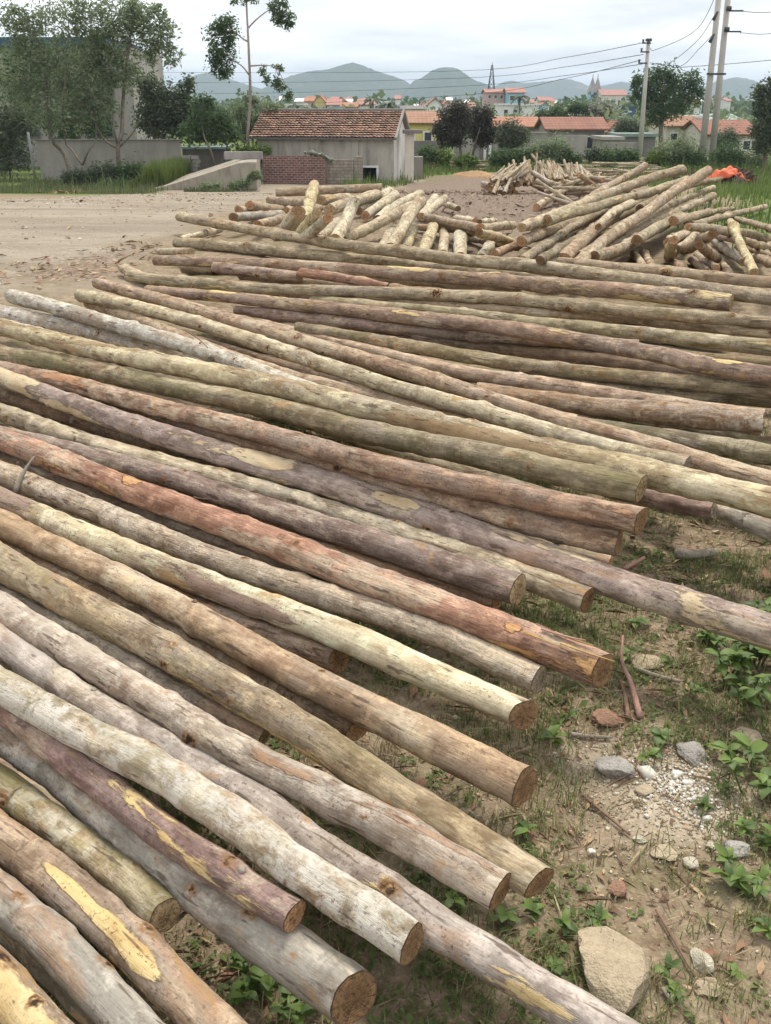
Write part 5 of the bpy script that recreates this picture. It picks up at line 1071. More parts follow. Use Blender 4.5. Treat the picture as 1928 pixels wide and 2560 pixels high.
# blue-roofed building behind the trees
a = at(-260, 345, 62); b = at(343, 345, 62); zt = at(100, 118, 62)[2]; zb = float(ground_z(-20, 62)) - .2
e = empty('tall_building', (a[0], 62, zb)); tag(e, 'tall pale building with a dark blue roof behind the left trees', 'building')
MB().box(0, b[0] - a[0], 0, 9, 0, zt - zb).build('wall', W_PLASTER, e)
MB().box(-.3, b[0] - a[0] - 1.3, -.45, 9.3, zt - zb + .01, zt - zb + .5).build('roof', ROOF_BLUE, e)
for k, ux in enumerate((-120, 40, 140, 225)):
    for vz in (180, 285):
        p = at(ux, vz, 62); w_ = MB().box(p[0] - a[0], p[0] - a[0] + 1.3, -.06, .0, p[2] - zb - 1.3, p[2] - zb).build('window', W_DGREY, e)
        MB().box(p[0] - a[0] + .08, p[0] - a[0] + 1.22, -.075, -.061, p[2] - zb - 1.22, p[2] - zb - .08).build('pane', GLASS, w_)
# low green-roofed shed, block stack, brick pile
a = at(450, 368, 51); b = at(565, 368, 51); zb = float(ground_z(-8, 51)) - .2
e = empty('low_shed', (a[0], 51, zb)); tag(e, 'low dark shed with a pale green sheet roof beyond the block stack', 'shed'); h = a[2] - zb
MB().box(.1, b[0] - a[0] - .1, 0, 2.2, 0, h - .1).build('wall', W_DGREY, e)
MB().box(0, b[0] - a[0], -.3, 2.5, h - .08, h + .02).build('roof', ROOF_GREEN, e)
def block_stack(name, label, u0, u1, vt, vb, y, bw, bh, mat, seed):
    rg = np.random.default_rng(seed); a = at(u0, vb, y); b = at(u1, vb, y); zt = at(u0, vt, y)[2]
    zb = float(ground_z(a[0], y)); e = empty(name, (a[0], y, zb)); tag(e, label, 'stack')
    rows = max(2, int((zt - zb) / bh)); part = 'brick' if bh < .1 else 'block'
    me = None
    for r_ in range(rows):
        x = rg.uniform(0, .1) + .04 * r_
        while x + bw < (b[0] - a[0]) - .05 * r_:
            if me is None:
                o = MB().box(0, bw * .95, 0, bw * .9, 0, bh * .93).build(part, mat, e); me = o.data
            else: o = link(bpy.data.objects.new(part, me), e)
            o.location = (x, rg.uniform(-.05, .08), r_ * bh); o.rotation_euler = (0, 0, rg.uniform(-.06, .06)); x += bw * rg.uniform(1.0, 1.12)
block_stack('block_stack', 'low stack of weathered grey blocks beside the tall grass', 446, 520, 386, 434, 48.2, .36, .17, W_GREY, 1)
block_stack('brick_pile', 'small pile of orange bricks between the block stack and the ramp', 512, 548, 392, 426, 47.6, .22, .075, plain('brick_o', (.48, .22, .11), .9, .3, 9), 2)

for i, (u, v, ru, rv, lab) in enumerate([(600, 458, 30, 8, 'ragged weed clump at the foot of the concrete ramp'), (530, 464, 30, 6, 'low weed clump along the lower half of the ramp'), (640, 440, 14, 14, 'dusty green bush at the high end of the ramp')]):
    tree('bush', lab, 40.6, [], [(u, v, ru, rv), (u - 14, v + 3, ru * .7, rv * .7)], 900, .12, LF_EUC, 'bush', seed=40 + i)
# concrete ramp rising to the right
p0 = gp(385, 474); y0 = 41.5
pr = at(645, 405, y0 + .6); L0 = pr[0] - p0[0]; zr = float(ground_z(pr[0], y0)); hr = pr[2] - zr
e = empty('concrete_ramp', (p0[0], y0, 0)); tag(e, 'pale concrete ramp rising from the road to the tiled shed', 'ramp')
g0 = float(ground_z(p0[0], y0)) ; m_ = MB()
n_ = 12
pts = []
for i in range(n_ + 1):
    t_ = i / n_; x = L0 * t_; zt_ = g0 + (zr - g0) * t_ + hr * min(1, t_ / .86) ** 1.1 + .02
    pts.append((x, zt_))
V_ = []; F_ = []
for x, z in pts:
    off = .0
    V_ += [(x, 0 + off, g0 - .5), (x, 0 + off, z), (x - .5, 5.5, z + .02), (x - .5, 5.5, g0 - .9)]
for i in range(n_):
    b_ = i * 4
    F_ += [(b_, b_ + 4, b_ + 5, b_ + 1), (b_ + 1, b_ + 5, b_ + 6, b_ + 2), (b_ + 2, b_ + 6, b_ + 7, b_ + 3)]
F_ += [(n_ * 4, n_ * 4 + 3, n_ * 4 + 2, n_ * 4 + 1), (0, 1, 2, 3)]
m_.poly(V_, F_).build('ramp_body', W_CONC, e)
MB().box(L0 - 1.6, L0 - .02, 2.2, 2.6, pts[-1][1], pts[-1][1] + .30).build('kerb', W_GREY, e)

# ------------------------------------------------------------------ tiled shed
ang = R(9); yR = 48.6
Cn = at(984, 447, yR); zb = float(ground_z(Cn[0], yR)) - .1
LW, DP = 6.55, 4.3
h_e = at(984, 338, yR)[2] - zb; h_r = at(1003, 279, yR + 2.1)[2] - zb
sh = empty('tiled_shed', (Cn[0], yR, zb), -ang)
tag(sh, 'old plastered shed with a mossy red tiled roof in front of the village', 'shed')
dx0, dx1, dz = -1.62, -.80, .78          # doorway
w_ = MB()
w_.box(-LW, dx0, 0, .2, 0, h_e).box(dx1, 0, 0, .2, 0, h_e).box(dx0, dx1, 0, .2, dz, h_e)
w_.box(-LW, 0, DP - .2, DP, 0, h_e).build('wall', W_HOUSE, sh)
for x0 in (-.2, -LW):
    MB().prism([(.2 if x0 else 0, 0), (DP - .2, 0), (DP - .2, h_e), (DP / 2, h_r - .06), (.2, h_e)], x0 + .001, x0 + .199).build('gable', W_GABLE, sh)
for px_ in (-1.95, -3.7):
    MB().box(px_, px_ + .3, -.07, -.001, 0, h_e - .05).build('pilaster', W_HOUSE, sh)
fr = MB().box(dx0 - .09, dx0, -.06, .1, 0, dz + .09).box(dx1, dx1 + .09, -.06, .1, 0, dz + .09).box(dx0, dx1, -.06, .1, dz, dz + .09).build('door_frame', W_WHITE, sh)
MB().box(-LW, 0, .21, DP - .21, -.02, 0.03).build('floor_slab', W_DGREY, sh)
# roof of overlapping tile courses (real relief, too small to pick apart singly)
def tiled_slope(name, x0, x1, ya, za, yb, zb_, rows, cols, mat, parent, lift=.06, seed=0):
    rg = np.random.default_rng(seed); V = []; F = []; rn = []
    dw = (x1 - x0) / cols
    for r_ in range(rows):
        t0 = r_ / rows; t1 = (r_ + 1.12) / rows
        for c_ in range(cols):
            xa = x0 + c_ * dw; j = rg.uniform(-.01, .01); k = rg.random(); lf = lift * rg.uniform(.8, 1.3)
            for t_, l_ in ((t0, lf), (t1, .0)):
                yy = ya + (yb - ya) * t_; z_ = za + (zb_ - za) * t_ + l_ + j * .3
                V += [(xa + .004, yy, z_), (xa + dw * .5, yy, z_ + .022), (xa + dw - .004, yy, z_)]
            b_ = len(V) - 6; F += [(b_, b_ + 1, b_ + 4, b_ + 3), (b_ + 1, b_ + 2, b_ + 5, b_ + 4)]; rn += [k] * 6
    me = mesh_np(name, np.array(V), np.array(F), [mat], smooth=False); add_attr(me, 'rnd', rn)
    o = link(bpy.data.objects.new(name, me), parent); o['kind'] = 'stuff'
    return o
rf = MB().slab((-LW - .25, -.38, h_e - .14), (.12, -.38, h_e - .14), (.12, DP / 2, h_r - .01), (-LW - .25, DP / 2, h_r - .01), -.06)
rf.slab((.12, DP + .38, h_e - .14), (-LW - .25, DP + .38, h_e - .14), (-LW - .25, DP / 2, h_r - .01), (.12, DP / 2, h_r - .01), -.06)
rfo = rf.build('roof', W_DGREY, sh)
tiled_slope('roof_tiles', -LW - .28, .10, -.42, h_e - .12, DP / 2, h_r + .02, 12, 40, TILE, rfo, seed=1)
tiled_slope('roof_tiles', -LW - .28, .10, DP + .42, h_e - .12, DP / 2, h_r + .02, 12, 40, TILE, rfo, seed=2)
MB().tube([(-LW - .28, DP / 2, h_r + .05), (.1, DP / 2, h_r + .05)], .09, 8).build('ridge_cap', W_DGREY, rfo)
MB().slab((.11, -.42, h_e - .20), (.22, -.42, h_e - .20), (.22, DP / 2, h_r), (.11, DP / 2, h_r), .12).slab((.22, DP + .42, h_e - .20), (.11, DP + .42, h_e - .20), (.11, DP / 2, h_r), (.22, DP / 2, h_r), .12).build('verge', W_GREY, rfo)
# lean-to walls before the shed
def rel(name, label, u0, u1, vt, y, th, mat, cat='wall'):
    return wall_px(name, label, u0, u1, vt, y, th, mat, None, cat, rz=-ang * .6)
rel('brick_wall', 'dark red brick yard wall in front of the tiled shed', 655, 815, 390, 47.3, .22, BRICK)
rel('block_wall', 'low grey block wall between the brick wall and the shed doorway', 817, 884, 399, 47.4, .2, BLOCK)
rel('wall_pillar', 'short rough pillar at the end of the block wall beside the doorway', 886, 905, 391, 47.3, .4, BLOCK, 'pillar')
# torn plastic sheet on the brick wall
rg = np.random.default_rng(5); sx = np.linspace(0, 1, 14); sy = np.linspace(0, 1, 6); A_ = at(762, 376, 47.2); B_ = at(832, 402, 47.2)
X_, Y_ = np.meshgrid(sx, sy); Zs = A_[2] + (B_[2] - A_[2]) * (.25 * X_ + .6 * X_ ** 3 + .35 * Y_) + rg.normal(0, .05, X_.shape)
ii = np.arange(84).reshape(6, 14); q = np.stack([ii[:-1, :-1], ii[:-1, 1:], ii[1:, 1:], ii[1:, :-1]], -1).reshape(-1, 4)
me = mesh_np('plastic_sheet', np.c_[(A_[0] + (B_[0] - A_[0]) * X_ + rg.normal(0, .03, X_.shape)).ravel(), (47.05 + .5 * Y_ * (X_ * .3 + .4) + rg.normal(0, .03, X_.shape)).ravel(), Zs.ravel()], q, [plain('sheet_dirty', (.22, .25, .20), .7, .6, 4)])
o = link(bpy.data.objects.new('plastic_sheet', me)); sm = o.modifiers.new('s', 'SOLIDIFY'); sm.thickness = .03
tag(o, 'torn dirty plastic sheet hanging over the top of the brick wall', 'sheet')
# gate post with slab canopy right of the shed
c0 = at(1022, 440, 49.6); zb2 = float(ground_z(c0[0], 49.6)) - .1; zt2 = at(1022, 334, 49.6)[2]
e = empty('gate_post', (c0[0], 49.6, zb2)); tag(e, 'cream square gate post with a dark slab on top beside the shed gable', 'gate post')
MB().box(-.18, .24, 0, .5, 0, zt2 - zb2).build('post', W_CREAM, e)
MB().box(-.30, .62, -.2, .8, zt2 - zb2 + .001, zt2 - zb2 + .16).build('slab', W_DGREY, e)
wall_px('low_wall', 'low mossy wall running back from the cream gate post', 1036, 1058, 392, 51.5, .8, W_GREY)

# ------------------------------------------------------------------ village houses
def house(label, u0, u1, ve, vr, y, depth, wm, rm, gable='side', wins=0, wm2=None, storeys=1, name='house', cat='house', flat=False, over=.35, door=False):
    a = at(u0, ve, y); b = at(u1, ve, y); zb = float(ground_z((a[0] + b[0]) / 2, y)) - .3
    w = b[0] - a[0]; h = a[2] - zb
    e = empty(name, (a[0], y, zb)); tag(e, label, cat)
    if flat:
        MB().box(0, w, 0, depth, 0, h).build('wall', wm, e)
        MB().box(-.15, w + .15, -.2, depth + .15, h + .003, h + .22).build('roof', rm, e)
    elif gable == 'side':
        hr_ = at((u0 + u1) / 2, vr, y + depth / 2)[2] - zb
        MB().prism([(0, 0), (depth, 0), (depth, h), (depth / 2, hr_ - .05), (0, h)], 0, w).build('wall', wm, e)
        sl = (hr_ - h) / (depth / 2)
        MB().slab((-over, -over, h - sl * over + .03), (w + over, -over, h - sl * over + .03), (w + over, depth / 2, hr_ + .03), (-over, depth / 2, hr_ + .03), .12)\
            .slab((w + over, depth + over, h - sl * over + .03), (-over, depth + over, h - sl * over + .03), (-over, depth / 2, hr_ + .03), (w + over, depth / 2, hr_ + .03), .12).build('roof', rm, e)
    else:
        hr_ = at((u0 + u1) / 2, vr, y)[2] - zb
        m = MB(); p = [(0, 0), (w, 0), (w, h), (w / 2, hr_ - .05), (0, h)]
        V = [(x, 0, z) for x, z in p] + [(x, depth, z) for x, z in p]
        m.poly(V, [(0, 1, 2, 3, 4), (9, 8, 7, 6, 5)] + [(i, 5 + i, 5 + (i + 1) % 5, (i + 1) % 5) for i in range(5)]).build('wall', wm, e)
        sl = (hr_ - h) / (w / 2)
        MB().slab((-over, depth + over, h - sl * over + .03), (-over, -over, h - sl * over + .03), (w / 2, -over, hr_ + .03), (w / 2, depth + over, hr_ + .03), .12)\
            .slab((w + over, -over, h - sl * over + .03), (w + over, depth + over, h - sl * over + .03), (w / 2, depth + over, hr_ + .03), (w / 2, -over, hr_ + .03), .12).build('roof', rm, e)
    if wins:
        sh_ = h / storeys
        for s_ in range(storeys):
            for i in range(wins):
                cx = w * (i + .5) / wins; ww = min(.55 * w / wins, 1.3); z0 = s_ * sh_ + sh_ * .34; z1 = s_ * sh_ + sh_ * .80
                wn_ = MB().box(cx - ww / 2, cx + ww / 2, -.10, -.002, z0, z1).build('window', wm2 or W_WHITE, e)
                MB().box(cx - ww / 2 + .1, cx + ww / 2 - .1, -.125, -.102, z0 + .1, z1 - .1).build('pane', GLASS, wn_)
    if door: MB().box(w * .45, w * .45 + 1.0, -.06, -.002, .3, 2.3).build('door', GLASS, e)
    return e
house('yellow house with an orange tiled roof behind the cream gate post', 1006, 1092, 309, 282, 78, 7, W_YEL, ROOF_ORG, wins=2)
wall_px('yard_wall', 'dark grey yard wall in front of the yellow house', 1030, 1100, 352, 66, .3, W_DGREY)
e = wall_px('yard_wall', 'grey yard wall with a dark gate behind the two dark trees', 1135, 1245, 348, 66, .25, W_PLASTER)
p = at(1200, 360, 65.9); q_ = at(1232, 360, 65.9); ex = e.location
g_ = MB().box(p[0] - ex.x, q_[0] - ex.x, -.06, -.003, 0, 1.6).build('gate', W_DGREY, e)
for k in range(2): MB().box(p[0] - ex.x + .25 + .32 * k, p[0] - ex.x + .42 + .32 * k, -.09, -.063, .4, 1.45).build('gate_panel', W_WHITE, g_)
house('brown tiled roof of a low house behind the round dark bush', 1240, 1345, 318, 296, 88, 6, W_GREY, ROOF_BRN)
house('low grey house with a red tiled roof behind the firewood heap', 1372, 1512, 324, 297, 80, 5.5, W_GREY, ROOF_RED, wins=2)
wall_px('yard_wall', 'pale purple-grey yard wall below the red tiled house', 1395, 1470, 338, 64, .25, W_PLASTER)
wall_px('yard_wall', 'grey block wall with a flat top left of the red tiled house', 1318, 1366, 333, 68, .3, W_GREY, W_PLASTER)
wall_px('yard_wall', 'low brownish wall behind the foot of the single concrete pole', 1512, 1605, 356, 70, .25, W_GREY)
house('low shed with a grey slab roof before the concrete pole', 1510, 1556, 350, 344, 74, 4, W_GREY, W_PLASTER, flat=True, name='shed', cat='shed')
house('dark shed with a greenish sheet roof at the concrete pole', 1548, 1640, 342, 336, 76, 4, W_DGREY, ROOF_GREEN, flat=True, name='shed', cat='shed')
house('small white gabled house peeping over the slab-roofed shed', 1527, 1552, 322, 305, 95, 6, W_WHITE, ROOF_BRN, 'front')
house('house with an orange tiled roof beyond the big round tree', 1668, 1745, 316, 293, 88, 6, W_CREAM, ROOF_ORG, wins=2)
house('white wall end of a small house left of the twin poles', 1742, 1760, 296, 290, 90, 6, W_WHITE, ROOF_WHITE, flat=True)
house('wide house with a long orange-red roof right of the twin poles', 1765, 1890, 337, 304, 82, 7, W_CREAM, ROOF_RED, wins=3)
house('grey sheet roof of a hall rising behind the orange-red roof', 1780, 1850, 303, 288, 110, 8, W_DGREY, ROOF_GREEN)
house('white two-storey flat-roofed house with dark window bays', 1254, 1300, 263, 255, 140, 8, W_WHITE, W_WHITE, wins=2, storeys=2, flat=True)
house('plain white rendered block beside the two-storey house', 1300, 1348, 264, 255, 139, 9, W_WHITE, W_WHITE, flat=True)
house('pink and red four-storey building under the lattice mast', 1217, 1262, 232, 224, 230, 10, W_PINK, ROOF_PINK, wins=3, storeys=4, wm2=W_CREAM)
house('pale blue tall house with a red roof beside the pink building', 1270, 1312, 232, 221, 225, 9, W_BLUE, ROOF_PINK, wins=2, storeys=3)
house('white gabled house with green trim beyond the yellow house', 1070, 1106, 262, 246, 190, 10, W_WHITE, ROOF_BRN, 'front', wins=3)
house('small cream gabled house next to the white gabled house', 1108, 1130, 264, 252, 195, 8, W_CREAM, ROOF_BRN, 'front', wins=1)
house('cream house with a pale orange roof right of the small gabled house', 1158, 1186, 268, 258, 185, 8, W_CREAM, ROOF_ORG, wins=2)
house('low white house with a grey roof behind the shed gable', 1005, 1062, 274, 266, 170, 8, W_WHITE, W_DGREY, wins=3)
house('pale yellow gabled house above the tiled shed roof', 783, 815, 258, 239, 200, 10, W_YEL, ROOF_BRN, 'front', wins=2, storeys=2)
house('cream wing with a brown roof joined to the pale yellow house', 764, 783, 254, 243, 204, 8, W_CREAM, ROOF_BRN, wins=1)
house('white houses row wall left of the pale yellow house', 712, 760, 262, 254, 190, 8, W_WHITE, W_WHITE, wins=4, flat=True)
house('small light blue house with a pink roof above the shed ridge', 820, 850, 263, 249, 195, 8, W_BLUE, ROOF_PINK, wins=2)
house('red-roofed low house above the middle of the shed ridge', 896, 935, 262, 249, 205, 8, W_CREAM, ROOF_PINK, wins=2)
house('white flat-roofed house right of the red-roofed low house', 934, 976, 256, 248, 215, 8, W_WHITE, W_WHITE, wins=3, storeys=2, flat=True)
house('small brown-roofed hut just above the shed ridge', 856, 890, 268, 258, 150, 6, W_CREAM, ROOF_BRN, wins=1)
house('far white cottage with a red roof among the trees behind the white block', 1350, 1374, 252, 243, 300, 9, W_WHITE, ROOF_PINK, wins=2)
house('bright blue sheet-walled store left of the big round tree', 1545, 1590, 270, 262, 150, 9, plain('sheet_navy', (.045, .10, .21), .5), ROOF_BLUE, flat=True, name='store', cat='building')
house('long church hall with a bright red roof beside the twin spires', 1505, 1568, 238, 225, 420, 14, W_CREAM, ROOF_PINK, wins=5)
house('grey low roof in front of the blossoming tree', 1425, 1475, 290, 283, 130, 7, W_GREY, W_GREY)
for k, (u, lab) in enumerate(((1483, 'left pale church spire of the twin towers'), (1496, 'right pale church spire of the twin towers'))):
    y = 430; p = at(u, 186, y); zb_ = float(ground_z(p[0], y)); e = empty('church_tower', (p[0], y, zb_)); tag(e, lab, 'church tower'); H_ = p[2] - zb_
    MB().box(-1.6, 1.6, -1.6, 1.6, 0, H_ * .58).build('shaft', W_BLUE, e)
    MB().poly([(-1.7, -1.7, H_ * .58), (1.7, -1.7, H_ * .58), (1.7, 1.7, H_ * .58), (-1.7, 1.7, H_ * .58), (0, 0, H_ * .96)], [(0, 1, 4), (1, 2, 4), (2, 3, 4), (3, 0, 4), (3, 2, 1, 0)]).build('spire', W_PLASTER, e)
    MB().box(-.1, .1, -.1, .1, H_ * .94, H_).build('cross', METAL, e)
    for z_ in (.25, .45): MB().box(-.5, .5, -1.66, -1.603, H_ * z_, H_ * (z_ + .09)).build('window', GLASS, e)
# lattice mast on the pink building
y = 236; p = at(1231, 156, y); q_ = at(1231, 232, y); e = empty('lattice_mast', (p[0], y, float(ground_z(p[0], y)))); tag(e, 'thin grey lattice mast rising above the pink building', 'mast')
mb = MB(); H_ = p[2] - e.location.z; hb = 0
for sx_, sy_ in ((-1, -1), (1, -1), (1, 1), (-1, 1)): mb.tube([(sx_ * 1.1, sy_ * 1.1, hb), (sx_ * .75, sy_ * .75, H_ * .55), (sx_ * .12, sy_ * .12, H_ * .96)], .07, 5)
mb.build('mast_leg', METAL, e)
mb = MB()
for k in range(12):
    z0 = hb + (H_ * .94 - hb) * k / 12; z1 = hb + (H_ * .94 - hb) * (k + 1) / 12; w0 = 1.1 - .98 * (k / 12); w1 = 1.1 - .98 * ((k + 1) / 12)
    for c0_, c1_ in (((-1, -1), (1, -1)), ((1, -1), (1, 1)), ((1, 1), (-1, 1)), ((-1, 1), (-1, -1))): mb.tube([(c0_[0] * w0, c0_[1] * w0, z0), (c1_[0] * w1, c1_[1] * w1, z1)], .04, 4)
mb.tube([(0, 0, H_ * .94), (0, 0, H_)], .05, 4); mb.build('lattice_brace', METAL, e)

rgh = np.random.default_rng(123)
for k in range(46):
    u = 690 + 720 * ((k * .618) % 1) if k % 5 else rgh.uniform(1580, 1930); ww = rgh.uniform(8, 20); ve = rgh.uniform(248, 270); y = rgh.uniform(230, 420)
    house('small pale house far off among the village trees', u, u + ww, ve, ve - rgh.uniform(6, 11), y, 9, (W_WHITE, W_CREAM, W_WHITE, W_YEL, W_BLUE)[k % 5], (ROOF_PINK, ROOF_BRN, W_WHITE, ROOF_ORG)[k % 4], ('side', 'front')[k % 2], wins=2, storeys=1 + k % 2)['group'] = 'small far village houses'
# ------------------------------------------------------------------ village trees
tree('acacia_tree', 'dark spreading tree with a bare leaning trunk before the yellow house', 60, [[(1157, 398), (1150, 365), (1140, 330), (1130, 300)], [(1150, 365), (1120, 330)]],
     [(1125, 295, 34, 26), (1150, 275, 28, 18), (1105, 325, 24, 28), (1140, 330, 34, 30), (1160, 300, 22, 30), (1110, 355, 18, 18), (1140, 350, 20, 14)], 6500, .19, LF_OLIVE, seed=31, r0=.1, sub=.25)
tree('acacia_tree', 'dark brownish tree right of the dark spreading tree', 61, [[(1175, 398), (1188, 360), (1200, 320)]],
     [(1205, 285, 26, 18), (1215, 315, 25, 28), (1185, 310, 20, 28), (1200, 345, 26, 18), (1225, 335, 14, 22)], 5000, .19, LF_OLIVE, seed=32, r0=.1, sub=.25)
tree('round_bush', 'round dark green bush in front of the brown tiled roof', 60, [[(1280, 400), (1280, 350)]], [(1280, 325, 34, 22), (1265, 345, 28, 20), (1300, 345, 24, 22), (1280, 362, 30, 12)], 4200, .17, LF_DARK, 'bush', seed=33)
tree('big_tree', 'large round-crowned tree right of the concrete power pole', 76, [[(1655, 400), (1652, 340), (1655, 280), (1660, 220)], [(1652, 320), (1620, 270)], [(1653, 310), (1690, 260)]],
     [(1665, 180, 32, 20), (1630, 200, 40, 28), (1610, 235, 34, 30), (1690, 205, 40, 26), (1730, 205, 26, 28), (1660, 235, 45, 30), (1725, 245, 32, 26), (1625, 275, 34, 24), (1690, 275, 45, 20), (1740, 225, 18, 16), (1590, 210, 18, 22), (1650, 295, 35, 14)],
     9000, .24, LF_MID, seed=34, r0=.22, sub=.20)
tree('dark_tree', 'tall dark tree at the right edge behind the tarpaulin', 55, [[(1915, 410), (1915, 330), (1920, 260)]],
     [(1905, 230, 26, 24), (1930, 215, 30, 20), (1900, 270, 25, 25), (1930, 270, 40, 40), (1910, 320, 32, 34), (1940, 340, 40, 40), (1905, 365, 28, 20)], 7000, .20, LF_DARK, seed=35, r0=.12, sub=.24)
tree('blossoming_tree', 'whitish blossoming tree behind the red tiled house', 100, [[(1505, 330), (1505, 290)]], [(1490, 275, 24, 18), (1520, 270, 20, 18), (1505, 290, 26, 12), (1475, 285, 14, 10)], 2600, .26, LF_WHITE, seed=36)
SHR = [(1075, 385, 26, 16, LF_MID, 'leafy shrub right of the low mossy wall'), (1105, 392, 24, 14, LF_BRIGHT, 'light green shrub under the dark spreading tree'), (1165, 400, 26, 10, LF_BRIGHT, 'low bright shrub at the foot of the leaning trunk'),
       (1250, 393, 26, 14, LF_MID, 'green shrub beside the dark gate'), (1300, 390, 28, 16, LF_MID, 'green shrub under the round dark bush'), (1345, 378, 26, 24, LF_EUC, 'grey-green shrub before the grey block wall'),
       (1395, 365, 30, 30, LF_EUC, 'tall grey-green shrub before the purple-grey wall'), (1425, 392, 26, 14, LF_MID, 'green shrub at the left of the pole heaps'), (1530, 388, 40, 18, LF_MID, 'wide green bush behind the pole heaps'), (1570, 392, 24, 14, LF_MID, 'green bush at the foot of the concrete pole'),
       (1640, 395, 24, 14, LF_BRIGHT, 'light green scrub between the poles'), (1690, 365, 45, 30, LF_EUC, 'large rounded bush under the big round tree'), (1715, 395, 45, 20, LF_MID, 'dense scrub left of the twin poles'), (1815, 345, 30, 24, LF_DARK, 'round dark bush before the orange-red roof'),
       (1820, 385, 45, 24, LF_MID, 'wide scrub right of the twin poles'), (1885, 395, 40, 24, LF_EUC, 'scrub behind the orange tarpaulin'), (1590, 330, 18, 22, LF_DARK, 'narrow dark tree by the slab-roofed shed'), (1560, 320, 20, 20, LF_DARK, 'dark tree behind the slab-roofed shed'),
       (1485, 385, 18, 14, LF_DARK, 'dark bush at the red tiled house corner'), (1360, 290, 20, 16, LF_MID, 'green tree behind the red tiled house left end'), (1395, 285, 20, 18, LF_MID, 'green tree rising behind the red tiled roof'), (1445, 270, 24, 14, LF_MID, 'round green tree behind the grey low roof'), (1530, 395, 20, 10, LF_BRIGHT, 'low light green bush by the pole heaps')]
for i, (u, v, ru, rv, mt, lab) in enumerate(SHR):
    y = 58 if v > 350 else (100 if v < 300 else 80)
    tree('shrub', lab, y, [], [(u, v, ru, rv), (u - ru * .5, v + rv * .3, ru * .6, rv * .7), (u + ru * .5, v + rv * .2, ru * .6, rv * .7)], 1900, .17 if y < 70 else .24, mt, 'shrub' if v > 350 else 'tree', seed=60 + i, sub=.3)
# coconut palms
for i, (u, vb, vt, y, lab) in enumerate(((1300, 300, 243, 135, 'small dark palm before the pale blue house'), (932, 290, 252, 120, 'palm crown above the shed ridge before the white house'), (968, 290, 262, 110, 'low palm at the right end of the shed ridge'), (735, 295, 270, 90, 'spiky palm shrub over the left end of the shed roof'))):
    p = at(u, vt, y); zb_ = float(ground_z(p[0], y)); e = empty('palm_tree', (p[0], y, zb_)); tag(e, lab, 'palm'); H_ = p[2] - zb_
    MB().tube([(0, 0, -.1), (.1, 0, H_ * .5), (0, 0, H_)], [.14, .11, .09], 7).build('trunk', TRUNK, e, True)
    rgp = np.random.default_rng(90 + i)
    for k in range(11):
        an = k * 2 * math.pi / 11 + rgp.uniform(-.2, .2); el = rgp.uniform(.1, 1.0); Lf = rgp.uniform(1.2, 1.7)
        m = MB(); P_ = []
        for t_ in np.linspace(0, 1, 7):
            P_.append(np.array([math.cos(an) * Lf * t_ * math.cos(el * .6), math.sin(an) * Lf * t_ * math.cos(el * .6), H_ + math.sin(el) * Lf * t_ - 1.1 * t_ * t_ * Lf * .7]))
        sd = np.array([-math.sin(an), math.cos(an), 0])
        for j in range(6):
            w0 = .22 * math.sin(math.pi * (j + .3) / 6.6); w1 = .22 * math.sin(math.pi * (j + 1.3) / 7.2)
            dn = np.array([0, 0, -.12])
            m.poly([P_[j], P_[j + 1], P_[j + 1] + sd * w1 + dn, P_[j] + sd * w0 + dn, P_[j] - sd * w0 + dn, P_[j + 1] - sd * w1 + dn], [(0, 1, 2, 3), (0, 4, 5, 1)])
        m.build('frond', LF_DARK, e)
# far woods behind the village, one mass
rgw = np.random.default_rng(77)
P_ = []
for k in range(900):
    y = rgw.uniform(260, 700); x = rgw.uniform(-.62, .62) * y; hgt = rgw.uniform(3.5, 8); z0 = -2.5
    q = rgw.normal(size=(34, 3)); q /= np.linalg.norm(q, axis=1)[:, None]
    P_.append(np.array([x, y, z0 + hgt * .55]) + q * np.array([hgt * .5, hgt * .5, hgt * .5]) * (rgw.random((34, 1)) ** .4))
o = link(bpy.data.objects.new('far_woods', leaves_mesh('far_woods', np.vstack(P_), 1.9, LF_MID, .8, 0.2, rgw)))
tag(o, 'distant belt of trees behind the village', 'woods', kind='stuff')
P_ = []
for k in range(260):
    y = rgw.uniform(95, 230); x = rgw.uniform(-.55, .6) * y; hgt = rgw.uniform(2, 4.6); z0 = float(ground_z(x, y))
    q = rgw.normal(size=(70, 3)); q /= np.linalg.norm(q, axis=1)[:, None]
    P_.append(np.array([x, y, z0 + hgt * .5]) + q * np.array([hgt * .55, hgt * .5, hgt * .5]) * (rgw.random((70, 1)) ** .4))
o = link(bpy.data.objects.new('village_greenery', leaves_mesh('village_greenery', np.vstack(P_), .75, LF_EUC, .7, 0.2, rgw)))
tag(o, 'mixed garden greenery between the village houses', 'greenery', kind='stuff')

# ------------------------------------------------------------------ power poles and cables
def pole(label, u0, v0, u1, v1, y, r0, r1):
    b = at(u0, v0, y); t_ = at(u1, v1, y); zb_ = float(ground_z(b[0], y)) - .3
    dirv = (t_ - b) / (t_[2] - b[2]); base = b + dirv * (zb_ - b[2])
    e = empty('power_pole', base); tag(e, label, 'power pole')
    MB().tube([(0, 0, 0), t_ - base], [r0, r1], 12).build('shaft', W_POLE, e, True)
    return e, base
y = 70
e1, b1 = pole('single concrete power pole with short brackets before the big round tree', 1598, 408, 1622, 97, y, .18, .11)
for (u, v) in ((1616, 108), (1612, 130), (1606, 158)):
    p = at(u + 6, v, y) - b1
    br = MB().box(p[0] - .45, p[0] + .12, p[1] - .16, p[1] - .08, p[2] - .04, p[2] + .04).build('bracket', METAL, e1)
    MB().tube([p + [-.4, -.12, .04], p + [-.4, -.12, .22]], [.05, .07], 7).build('insulator', METAL, br, True)
